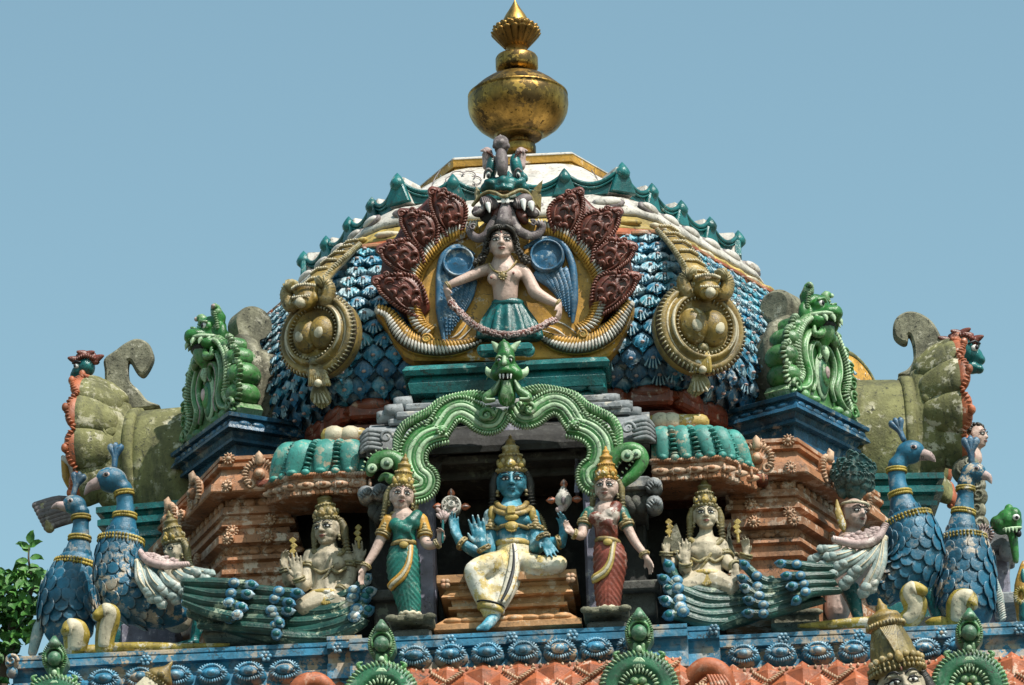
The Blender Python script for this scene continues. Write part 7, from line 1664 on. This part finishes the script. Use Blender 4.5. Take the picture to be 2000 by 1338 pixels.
# trains: long bundled feathers with blue eyes at their ends
def train(par, rows, f):
    for pts, w, eye in rows:
        w *= 1.22; jr = random.Random(int(pts[0][0]*7+pts[0][1])); pts = [(x+jr.uniform(-12, 12), y+jr.uniform(-7, 7), d+jr.uniform(-8, 8)) for x, y, d in pts]; b = MB(M['train_green']); pth = cr([f(*p) for p in pts], 6); b.tube(pth, [(f.s(w*.8), f.s(w*.6)), (f.s(w*1.12), f.s(w*.7)), (f.s(w*1.15), f.s(w*.7)), (f.s(w*.95), f.s(w*.6))], 10); b.tube([p + VIEW*f.s(w*.62) for p in pth], (f.s(w*.22), f.s(w*.2)), 6)
        b.m(M['train_green']); b.ribs(pth, int(len(pth)*1.6), f.s(w*1.0), f.s(4.5), f.s(w*.55), slant=.8, lift=f.s(w*.22)); pass
        fe = part('train_feather', b, par)
        if eye:
            d = (pth[-1]-pth[-4]).normalized(); b = MB(M['eye_blue']); c = pth[-1]
            b.tube([c, c + d*f.s(w*.7), c + d*f.s(w*1.5), c + d*f.s(w*2.1)], [f.s(w*.9), f.s(w*1.05), f.s(w*.75), f.s(3)], 10); b.m(M['teal']); b.ell(c + VIEW*f.s(w*.75) + d*f.s(w*.8), (f.s(w*.7), f.s(w*.6), f.s(w*.6)), None, 9, 6)
            c2 = pth[-3] + VIEW*f.s(w*.8); b.m(M['eye_blue']); b.ell(c2 - d*f.s(w*1.6), (f.s(w*1.1), f.s(w*.5), f.s(w*1.0)), None, 12, 7); b.m(M['wing_grey']); b.ell(c2 - d*f.s(w*1.6) + VIEW*f.s(w*.45), (f.s(w*.6), f.s(w*.25), f.s(w*.5)), None, 9, 6); part('feather_eye', b, fe)
fh = F(.20, ZH); rows = []
for i in range(5):     # far tier hugging the niche
    y = i*48; rows.append(([(560-i*10, 985+y*.9, 10), (760, 1005+y, 40+10*i), (960, 985+y, 60+14*i), (1090, 935+y*1.0, 70+14*i), (1145+12*(i % 2), 890+y*1.08, 70+10*i)], 27, i < 4))
for i in range(5):     # middle tier
    rows.append(([(300-i*12, 905+i*52, 60), (480, 925+i*52, 80+10*i), (640, 940+i*50, 100+12*i), (750-i*22, 945+i*52, 110+12*i)], 25, True))
for i in range(4):     # near tier
    rows.append(([(160+i*5, 880+i*40, 110), (300, 885+i*55, 130+10*i), (420, 890+i*60, 150+12*i), (520-i*30, 895+i*60, 160+12*i)], 24, True))
rows.append(([(200, 1040, 60), (420, 1120, 90), (700, 1180, 110), (960, 1190, 110)], 34, False))
train(tL, rows, fh)
fk_ = F(.18, ZK); rows = []
for i in range(5): rows.append(([(800, 870+i*44, 0), (640, 930+i*42, 40+8*i), (450, 940+i*42, 60+12*i), (310, 885+i*46, 70+12*i), (262-26*(i % 2), 815+i*62, 74+10*i)], 26, i < 5))
for i in range(5): rows.append(([(1010+i*18, 825+i*40, 60), (880, 880+i*36, 84+8*i), (770, 880+i*44, 100+10*i), (655-i*(-10), 810+i*62, 104+12*i)], 22, True))
for i in range(4): rows.append(([(1130+i*10, 800+i*45, 110), (1040, 805+i*45, 130+8*i), (960, 800+i*52, 146+12*i), (870+i*28, 785+i*62, 150+12*i)], 21, True))
rows.append(([(1000, 960, 50), (800, 1040, 80), (640, 1085, 90), (520, 1120, 90)], 26, False))
train(tR, rows, fk_)
# ------------------------------------------------------------------ snakes gripped by the peacocks
def snake(lab, f, hood, bodyp, w):
    t = thing('coiled_snake', lab, 'snake', f(*bodyp[0]), 'yellow snakes under the peacocks')
    b = MB(M['snake']); pth = cr([f(*p) for p in hood], 6); b.tube(pth, [(f.s(w*q), f.s(w*.7)) for q in (1, 1.15, 1.3, 1.2, .9, .55)], 14)
    b.tube(cr([f(*p) for p in bodyp], 6), [f.s(w*.55), f.s(w*.62), f.s(w*.5), f.s(w*.2)], 9); part('body', b, t)
    b = MB(M['cream']); b.tube([p + VIEW*f.s(w*.42) for p in pth[2:-6]], [(f.s(w*.7), f.s(w*.45)), (f.s(w*.9), f.s(w*.45)), (f.s(w*.85), f.s(w*.4))], 10); part('belly', b, t)
    b = MB(M['ink']); b.ell(pth[-2] + VIEW*f.s(w*.55), f.s(w*.13), None, 8, 6); part('eye', b, t)
fs = F(.12, ZG)
snake('yellow snake with reared hood under the inner left peacock', fs, [(545, 1155, 0), (552, 1080, 10), (568, 1010, 20), (575, 965, 30), (550, 950, 40), (505, 978, 50)], [(600, 1140, -20), (760, 1140, -20), (950, 1140, -20), (1200, 1128, -20)], 46)
snake('yellow snake with hooded head below the outer left peacock', F(.25, ZG), [(395, 1160, 0), (398, 1120, 10), (400, 1080, 20), (390, 1050, 30), (370, 1040, 40), (345, 1058, 50)], [(430, 1160, -20), (520, 1160, -40), (600, 1160, -60)], 56)
fs = F(.10, ZL)
snake('yellow snake with reared hood under the inner right peacock', fs, [(495, 1045, 0), (535, 1010, 10), (545, 960, 20), (525, 915, 30), (540, 890, 40), (585, 898, 50)], [(470, 1042, -20), (300, 1045, -20), (150, 1055, -20), (0, 1062, -20)], 44)
snake('yellow snake with hooded head below the outer right peacock', F(.25, ZL), [(740, 1045, 0), (745, 1010, 10), (752, 970, 20), (765, 940, 30), (795, 935, 40), (815, 965, 50)], [(700, 1045, -20), (640, 1045, -30), (600, 1045, -40)], 48)
# ------------------------------------------------------------------ small heads among the birds
f = F(.75, ZG)
t = thing('crowned_figure', 'small figure with olive crown half hidden behind the left peacock wing', 'statue', f(930, 1000, 0))
b = MB(M['skin_pale']); hd = Head(f(918, 630, 0), f.s(150), yaw=-45, pitch=14); hd.body(b); limb(b, f, [(930, 720, -20, 60), (930, 800, -20, 95), (930, 1000, -20, 80)]); sculpt('body', b, t, .012, 3); hd.feats(t, bindi=False); hd.crown(t, 'gold_dull', 1.0, .95, 'yellow_pale'); hd.side_locks(t, 'gold_dull', 'hair', .7, .12)
f = F(.80, ZL)
t = thing('leaf_crowned_figure', 'pink-faced figure with bushy teal leaf headdress behind the right peacock wing', 'statue', f(250, 1000, 0))
b = MB(M['skin']); hd = Head(f(262, 535, 20), f.s(148), yaw=38, pitch=6); hd.body(b); limb(b, f, [(240, 650, -10, 60), (230, 760, -10, 110), (190, 900, -10, 66), (180, 1000, 0, 60)]); sculpt('body', b, t, .012, 3); hd.feats(t)
b = MB(M['teal_dark']); rng = random.Random(2)
for i in range(85):
    a = rng.uniform(0, 2*pi); r = rng.uniform(0, 1)**.5; x, y = 258 + 85*r*cos(a), 370 + 98*r*sin(a); up_ = Vector((cos(a)*.7, -.45, .9)).normalized(); p = f(x, y, 60*(1-r)+10)
    b.tube(cr([p - up_*f.s(16), p + VIEW*f.s(8), p + up_*f.s(28), p + up_*f.s(34) + VIEW*f.s(12)], 3), [(f.s(10), f.s(6)), (f.s(24), f.s(9)), (f.s(18), f.s(7)), (f.s(5), f.s(4))], 8)
b.ell(f(258, 380, 0), (f.s(80), f.s(50), f.s(95))); part('leaf_headdress', b, t)
b = MB(M['cream']); b.tube([hd.p(cos(a)*.40, -sin(a)*.42, .27) for a in [2*pi*i/20 for i in range(20)]], f.s(8), 7, Zv, closed=True); part('headband', b, t)
b = MB(M['yellow_pale']); b.tube(cr([f(178, 470, 40), f(186, 530, 60), f(205, 590, 60), f(212, 622, 50)], 4), [(f.s(3), f.s(3)), (f.s(18), f.s(7)), (f.s(18), f.s(7)), (f.s(4), f.s(4))], 8); part('ear_plume', b, t)
f = F(2.3, ZF)
t = thing('curly_haired_figure', 'figure with curly black hair peeping out behind the right olive gable', 'statue', f(1560, 1330, 0))
b = MB(M['skin']); hd = Head(f(1545, 1010, 0), f.s(150), yaw=62, pitch=6); hd.body(b); limb(b, f, [(1525, 1090, 0, 40), (1520, 1140, 0, 60), (1500, 1200, 0, 50)]); sculpt('body', b, t, .012, 3); hd.feats(t)
b = MB(M['black_hair']); rng = random.Random(6)
for i in range(90):
    a, e = rng.uniform(0, 2*pi), rng.uniform(-.2, 1.4); p = hd.p(.40*cos(a)*cos(e), .06 + .42*sin(a)*cos(e)*1.0, .14 + .36*sin(e))
    if sin(a)*cos(e) < -.45 and e < .75: continue
    b.ell(p, .075*hd.H, None, 7, 5)
for i in range(16): b.ell(hd.p(.38*(-1), .12+.03*(i % 3), -.1-.05*i), .08*hd.H, None, 7, 5)
part('hair', b, t)
b = MB(M['stone'])
for x, y, r in ((1500, 1180, 60), (1470, 1220, 75), (1530, 1230, 46), (1545, 1300, 55), (1550, 1370, 60), (1540, 1450, 60), (1560, 1540, 60)): b.ell(f(x, y, 30), (f.s(r), f.s(r*.7), f.s(r*1.1)), None, 12, 8); b.spiral(f(x, y, 30) + VIEW*f.s(r*.7), f.s(r*.6), x*.1, 1.1, f.s(9))
part('scroll_perch', b, t)
f = F(2.4, ZG)
t = thing('olive_winged_figure', 'mossy white and ochre winged figure peeping out left of the left olive gable', 'statue', f(400, 520, 0))
b = MB(M['skin']); limb(b, f, [(365, 40, 0, 22), (362, 75, 0, 30), (380, 120, 0, 40), (400, 190, 0, 50), (420, 350, 0, 60)]); sculpt('body', b, t, .014, 3)
b = MB(M['black_hair']); blob(b, f, 356, 45, 0, 18, 22, 20); part('hair', b, t)
b = MB(M['white']); b.tube(cr([f(335, 150, 30), f(390, 170, 40), f(440, 240, 40), (f(480, 320, 30))], 4), [f.s(16), f.s(42), f.s(50), f.s(30)], 10); b.m(M['yellow']); b.tube(cr([f(330, 140, 20), f(350, 240, 20), f(375, 300, 10)], 4), [f.s(10), f.s(26), f.s(20)], 8); part('wing', b, t)
t = thing('plantain_bracket', 'brown fluted plantain-flower bracket jutting out behind the left peacocks', 'bracket', f(400, 460, 0))
b = MB(M['mauve'])
for i in range(7): k = (i-3)/3; b.tube(cr([f(430+10*k, 420+40*k, 20-10*abs(k)), f(330+20*k, 420+55*k, 40-16*abs(k)), f(215+30*k, 455+58*k, 30-16*abs(k))], 4), [f.s(16), f.s(24), f.s(22)], 8)
b.m(M['gold_dull']); b.tube([f(225, 400, 20), f(262, 520, 20)], f.s(26), 9); part('fluted_bracket', b, t)
# giant crowned head at the bottom right and crown at the bottom left
f = F(-.75, ZL)
t = thing('crowned_giant', 'large crowned statue head with white face rising at the bottom edge on the right', 'statue', f(520, 1500, 0))
b = MB(M['skin_pale']); hd = Head(f(482, 1352, 0), f.s(285), yaw=6, pitch=4, roll=12 if False else -11); hd.body(b); limb(b, f, [(500, 1560, 0, 120), (500, 1650, 0, 240), (500, 1800, 0, 220)]); sculpt('body', b, t, .014, 3); hd.feats(t)
b = MB(M['yellow_pale']); H = hd.H; ax = hd.v(0, 0, 1); c = hd.p(0, .04, .25)
b.m(M['gold_dull']); b.lathe(c, [(.38*H, -.04*H), (.42*H, .06*H), (.39*H, .2*H), (.33*H, .5*H), (.26*H, .72*H), (.25*H, .76*H)], 48, ax, rip=(.025, 16)); b.m(M['gold_paint']); b.lathe(c + ax*.74*H, [(.2*H, 0), (.27*H, .0), (.30*H, .06*H), (.27*H, .12*H), (.25*H, .14*H), (.28*H, .18*H), (.24*H, .25*H), (.13*H, .30*H), (.09*H, .34*H), (.10*H, .38*H), (.05*H, .44*H), (.02*H, .52*H), (0, .54*H)], 30, ax)
for r, z in ((.44, .02), (.435, .10), (.29, .80)): b.ribs([c + (hd.v(1, 0, 0)*cos(a) + hd.v(0, -1, 0)*sin(a))*r*H + ax*z*H for a in [2*pi*i/40 for i in range(41)]], 36, .045*H, .022*H, .045*H, up=ax)
for i in range(9): k = (i-4)/4; b.tube([c + hd.v(.12*k-.02, -.29+.02*abs(k), .72)*H, c + hd.v(.05*k-.02, -.40, .42)*H, c + hd.v(.02*k, -.44, .2)*H], [.02*H, .018*H, .008*H], 6)
for i in range(9): k = (i-4)/4; b.ell(c + hd.v(sin(k*1.2)*.44, -cos(k*1.2)*.44, .17 + .05*(1-abs(k)))*H, (.055*H, .04*H, .06*H), hd.R, 9, 6)
b.ell(c + hd.v(0, -.47, .16)*H, (.07*H, .04*H, .09*H), hd.R); part('tall_crown', b, t); hd.side_locks(t, 'black_hair', 'hair', .6, .1)
f = F(-.7, ZG)
t = thing('crowned_guardian', 'statue at the bottom left of which only the tilted gold-tipped crown shows', 'statue', f(760, 1500, 0))
b = MB(M['skin_pale']); hd = Head(f(690, 1500, 0), f.s(230), yaw=-10, pitch=4, roll=38); hd.body(b); limb(b, f, [(640, 1600, 0, 100), (600, 1750, 0, 180)]); sculpt('body', b, t, .016, 3); hd.feats(t)
b = MB(M['yellow_pale']); H = hd.H; ax = hd.v(0, 0, 1); c = hd.p(0, .04, .25); b.m(M['cream']); b.lathe(c, [(.38*H, -.04*H), (.42*H, .06*H), (.37*H, .3*H), (.31*H, .62*H), (.28*H, .66*H)], 26, ax, rip=(.04, 12)); b.m(M['gold_paint']); b.lathe(c + ax*.64*H, [(.2*H, 0), (.30*H, .0), (.31*H, .05*H), (.28*H, .09*H), (.30*H, .14*H), (.31*H, .2*H), (.25*H, .28*H), (.16*H, .36*H), (.08*H, .46*H), (.06*H, .50*H), (.03*H, .6*H), (0, .64*H)], 26, ax)
b.ribs([c + (hd.v(1, 0, 0)*cos(a) + hd.v(0, -1, 0)*sin(a))*.31*H + ax*.72*H for a in [2*pi*i/30 for i in range(31)]], 26, .04*H, .02*H, .04*H, up=ax)
b.ell(c + hd.v(.1, -.29, .88)*H, (.10*H, .06*H, .08*H), hd.R); part('tall_crown', b, t)
# ------------------------------------------------------------------ far right corner pieces
f = F(1.6, ZL)
t = thing('green_monster_bracket', 'green monster head with bared white teeth beside grey scroll block at far right', 'monster mask', f(980, 700, 0))
b = MB(M['green']); blob(b, f, 985, 570, 0, 62, 58, 60, 20); blob(b, f, 1010, 545, 20, 34, 40, 40); blob(b, f, 1015, 600, 10, 32, 20, 34); blob(b, f, 940, 590, 0, 50, 40, 50, 50); blob(b, f, 985, 515, 0, 22, 26, 24); limb(b, f, [(1000, 620, 0, 26), (1010, 690, 0, 20), (1018, 760, 0, 14)]); sculpt('head', b, t, .012, 2)
b = MB(M['eye_white']); blob(b, f, 1018, 552, 62, 17, 15, 12); b.m(M['ink']); blob(b, f, 1022, 553, 74, 8, 9, 8); part('eye', b, t)
b = MB(M['green_white']); b.tube(cr([f(960, 610, 55), f(1000, 602, 66), f(1040, 600, 40)], 4), f.s(7), 6)
for x in (968, 985, 1002, 1018): b.tube([f(x, 606, 66), f(x+2, 622, 66)], [f.s(8), f.s(3)], 6)
part('teeth', b, t); b = MB(M['ink']); blob(b, f, 1030, 628, 30, 14, 18, 14); part('open_mouth', b, t)
t = thing('corner_shrine', 'grey and lilac stacked block behind the outer right peacock at far right', 'shrine', f(960, 1000, -60))
b = MB(M['grey']); beam(b, 1915, 1985, 1038, 1068, 1.75, .6); beam(b, 1905, 1975, 1068, 1088, 1.85, .6); b.lathe(P(1968, 1074, 1.75), [(.02, .05), (.06, .04), (.07, 0), (.07, -.1)], 14, VIEW); part('eave', b, t)
b = MB(M['lilac']); beam(b, 1900, 1975, 1088, 1240, 1.95, .6); part('wall', b, t)
b = MB(M['grey']); beam(b, 1945, 1990, 1155, 1180, 1.5, .5); part('base', b, t)
t = thing('small_arch_scroll', 'pale ribbed scroll disc beside the outer right peacock neck', 'scroll ornament', f(855, 660, 0))
b = MB(M['pink']); c = f(865, 640, 0); b.disc(c, VIEW, f.s(44), .05); b.ribs([c + (X_*cos(a)+Zv*sin(a))*f.s(40) + VIEW*.05 for a in [2*pi*i/20 for i in range(21)]], 20, f.s(14), f.s(5), f.s(9)); part('scroll_disc', b, t)
f = F(.9, ZL)
t = thing('yellow_figure', 'yellow and green crowned figure cut off by the right edge of the picture', 'statue', f(1050, 1040, 0))
b = MB(M['yellow']); limb(b, f, [(1062, 770, 0, 22), (1060, 810, 0, 34), (1058, 870, 0, 48), (1062, 940, 0, 54), (1075, 1040, 0, 50)]); sculpt('body', b, t, .012, 3)
b = MB(M['snake']); c = f(1040, 925, 30); b.ribs([c + (X_*cos(a)+Zv*sin(a)*1.6)*f.s(22) + VIEW*.03 for a in [2*pi*i/20 for i in range(21)]], 20, f.s(16), f.s(6), f.s(12)); b.m(M['gold_dull']); b.ell(c, (f.s(22), f.s(14), f.s(36))); part('carved_fan', b, t)
b = MB(M['teal']); blob(b, f, 1052, 830, 40, 12, 40, 12); limb(b, f, [(1060, 960, 30, 30), (1062, 1030, 30, 30)]); part('sash', b, t)
# pale wall pieces seen under the trains
for x0, x1, y0, y1, Yf, lab in ((235, 345, 1215, 1262, 1.0, 'lilac wall footing seen under the belly of the inner left peacock'), (1545, 1600, 1150, 1225, 1.0, 'pinkish wall footing seen under the right peacock train')):
    t = thing('wall_footing', lab, 'footing', P((x0+x1)/2, y1, Yf)); b = MB(M['lilac']); beam(b, x0, x1, y0, y1, Yf, .4); part('footing_block', b, t)
for x0, x1, y0, y1, Yf, lab in ((395, 520, 1222, 1242, .5, 'mossy stone slab under the left green train'), (1505, 1600, 1190, 1222, .5, 'mossy stone slab under the right green train')):
    t = thing('stone_slab', lab, 'slab', P((x0+x1)/2, y1, Yf)); b = MB(M['stone']); beam(b, x0, x1, y0, y1, Yf, .4, .03)
    for i in range(5): b.ell(P(x0 + (x1-x0)*(i+.5)/5, y0+5, Yf), (.07, .03, .03), None, 8, 5)
    part('carved_slab', b, t)
# ------------------------------------------------------------------ tree at the left edge
f = F(1.5, Z1)
t = thing('leafy_tree', 'green leafy tree with red-tipped young shoot at the left edge', 'tree', P(10, 1338, 1.5).to_3d()*1.0)
t.location.z = 0
b = MB(M['bark']); base = P(5, 1300, 1.5); b.tube(cr([Vector((base.x-.6, 1.6, 0)), Vector((base.x-.5, 1.5, 4)), Vector((base.x-.2, 1.4, base.z-2)), P(20, 1260, 1.5), P(28, 1180, 1.5)], 6), [.16, .13, .08, .04, .02], 9)
b.tube(cr([P(20, 1260, 1.5), P(60, 1160, 1.45), P(62, 1130, 1.45), P(56, 1095, 1.45), P(57, 1065, 1.45)], 5), [.02, .014, .009, .006], 6); b.tube(cr([P(28, 1180, 1.5), P(10, 1150, 1.5), P(-20, 1130, 1.5)], 4), [.02, .012, .008], 6); b.tube(cr([P(24, 1230, 1.5), P(50, 1210, 1.5), P(74, 1180, 1.5)], 4), [.016, .01, .006], 6); part('trunk', b, t)
b = MB(M['leaf']); rng = random.Random(11)
def leaf(c, d, nrm, L_, w):
    s = d.cross(nrm).normalized(); nrm = s.cross(d).normalized(); vs = [c]; fs = []
    prof = ((.15, .32), (.35, .5), (.6, .42), (.85, .18)); mid = [c]
    for a, q in prof: vs += [c + d*L_*a + s*w*q + nrm*w*.18, c + d*L_*a - nrm*w*.05 - d*0 - nrm*L_*a*a*.15, c + d*L_*a - s*w*q + nrm*w*.18]
    vs.append(c + d*L_ - nrm*L_*.2); fs += [[0, 1, 2], [0, 2, 3]]
    for i in range(3): a = 1+i*3; fs += [[a, a+3, a+4, a+1], [a+1, a+4, a+5, a+2]]
    fs += [[10, 13, 11], [11, 13, 12]]; b.add(vs, fs, True)
for cx, cy, rx, ry, n in ((22, 1162, 46, 46, 130), (-5, 1225, 62, 60, 120), (48, 1200, 28, 40, 40), (2, 1285, 30, 50, 45), (55, 1120, 34, 18, 30), (-60, 1180, 70, 100, 110)):
    for i in range(n):
        a, r = rng.uniform(0, 2*pi), rng.random()**.5; p = P(cx + rx*r*cos(a), cy + ry*r*sin(a), 1.5 + rng.uniform(-.35, .35))
        d = Vector((rng.uniform(-1, 1), rng.uniform(-.8, .4), rng.uniform(-1, .3))).normalized(); nr = Vector((rng.uniform(-.5, .5), -.6, rng.uniform(.2, 1))).normalized(); leaf(p, d, nr, rng.uniform(.07, .13), rng.uniform(.06, .11))
for x, y, dx, dz in ((57, 1072, -.9, .45), (57, 1070, .9, .45), (58, 1090, .9, -.1), (56, 1095, -.9, -.2), (57, 1062, .3, 1), (57, 1080, -.6, .8), (60, 1118, 1, .1), (58, 1112, -1, .2)):
    leaf(P(x, y, 1.45), Vector((dx, -.2, dz)).normalized(), Vector((.1, -1, .5)), .12, .075)
part('crown', b, t)

# ------------------------------------------------------------------ part tree: pieces that ride on a part become its sub-parts
def stem(o): return o.name.split('.')[0]
SUB = {'eye': ('face', 'head', 'mask', 'body', 'sea_monster_head'), 'nostril': ('sea_monster_head',), 'horn': ('face', 'head'), 'teeth': ('head', 'face'), 'ear': ('head',), 'open_mouth': ('face', 'head'), 'lip_band': ('face',), 'forehead_crest': ('face',), 'fang': ('face',),
       'eyebrow': ('body',), 'lips': ('body',), 'forehead_mark': ('body',), 'beard': ('head',), 'mask_crest': ('mask',), 'curled_horn': ('head',), 'brow_beading': ('head',), 'earring': ('body',),
       'flame': ('wheel', 'shell'), 'front_sash': ('robe',), 'trouser_hem': ('robe',), 'skirt_hem': ('skirt',), 'sash': ('skirt', 'body'), 'wing_feather': ('wing_shoulder',), 'beak': ('body',), 'head_crest': ('body',), 'scale_feathers': ('body',), 'neck_ring': ('body',),
       'wheel_ribs': ('wheel',), 'inner_ribs': ('wheel',), 'flower': ('wheel',), 'boss': ('dish', 'spire'), 'ribbed_edge': ('dish',), 'inner_beading': ('dish',), 'white_stripe': ('dish',), 'rosette': ('mouldings',), 'medallion': ('mouldings',), 'leaf_row': ('mouldings',), 'petal_row': ('mouldings', 'seat_block'),
       'carved_leaf': ('flared_rim',), 'almond_boss': ('panel',), 'scrollwork': ('panel',), 'leaf_fringe': ('panel',), 'rim_lobe': ('panel',), 'spire_beading': ('spire',), 'neck_petal': ('red_neck',), 'incised_flower': ('white_cap',), 'fringe_carving': ('fringe_board',), 'eave_scroll': ('eave',), 'beam_end': ('roof_beams',), 'belly': ('body',), 'feather_eye': ()}
SPLIT = ('leaf_row', 'petal_row', 'ribbed_edge', 'painted_sweep', 'fangs', 'white_stripe', 'brow_beading', 'incised_flower', 'curled_horns', 'teeth', 'head_veil', 'hair', 'earring', 'spire_beading', 'scroll_neck', 'scrollwork', 'petal', 'bodice_fold', 'rim_lobe', 'lip_band', 'carved_knob', 'side_wall', 'lips', 'leaf_carving', 'neck_petal', 'mouldings', 'fringe_carving', 'carved_leaf', 'jaw', 'inner_beam', 'bracket', 'footing', 'ochre_roll', 'inner_beading', 'wing_shoulder', 'scroll_perch', 'beard', 'curl', 'back_slab', 'lotus_seat', 'necklace', 'painted_mark')
ONE = {'fangs': 'fang', 'curled_horns': 'curled_horn'}
def islands(me, gap=.012):
    n = len(me.vertices); par = list(range(n))
    def find(a):
        while par[a] != a: par[a] = par[par[a]]; a = par[a]
        return a
    for p in me.polygons:
        v = p.vertices; a = find(v[0])
        for w in v[1:]:
            b_ = find(w)
            if b_ != a: par[b_] = a
    box = {}
    for i, v in enumerate(me.vertices):
        r = find(i); c = v.co
        if r in box:
            B = box[r]
            for k in range(3): B[k] = min(B[k], c[k]); B[k+3] = max(B[k+3], c[k])
        else: box[r] = [*c, *c]
    ks = list(box)
    if len(ks) > 700: return None
    gp = {k: k for k in ks}
    def gf(a):
        while gp[a] != a: a = gp[a]
        return a
    for i, a in enumerate(ks):
        A = box[a]
        for b_ in ks[i+1:]:
            B = box[b_]
            if all(A[k] - gap <= B[k+3] and B[k] - gap <= A[k+3] for k in range(3)):
                x, y = gf(a), gf(b_)
                if x != y: gp[y] = x
    return [gf(find(i)) for i in range(n)]
for o in [o for o in bpy.data.objects if o.type == 'MESH' and o.parent and stem(o) in SPLIT]:
    lab = islands(o.data)
    if not lab: continue
    groups = sorted(set(lab))
    if 1 < len(groups) <= 60:
        for gi, gk in enumerate(groups[1:]):
            c = o.copy(); c.data = o.data.copy(); COL.objects.link(c)
            bm = bmesh.new(); bm.from_mesh(c.data); bm.verts.ensure_lookup_table(); bmesh.ops.delete(bm, geom=[v for v in bm.verts if lab[v.index] != gk], context='VERTS'); bm.to_mesh(c.data); bm.free()
        bm = bmesh.new(); bm.from_mesh(o.data); bm.verts.ensure_lookup_table(); bmesh.ops.delete(bm, geom=[v for v in bm.verts if lab[v.index] != groups[0]], context='VERTS'); bm.to_mesh(o.data); bm.free()
for o in list(bpy.data.objects):
    if o.type == 'MESH' and stem(o) in ONE: o.name = ONE[stem(o)]
for t in [o for o in bpy.data.objects if not o.parent and o.type == 'EMPTY']:
    kids = list(t.children)
    for k in kids:
        if k.children: continue
        for pn in SUB.get(stem(k), ()):
            hosts = [q for q in kids if stem(q) == pn and q is not k]
            if hosts:
                if len(hosts) > 1:
                    ck = sum((Vector(c) for c in k.bound_box), Vector())/8
                    hosts.sort(key=lambda q: (sum((Vector(c) for c in q.bound_box), Vector())/8 - ck).length)
                k.parent = hosts[0]; break
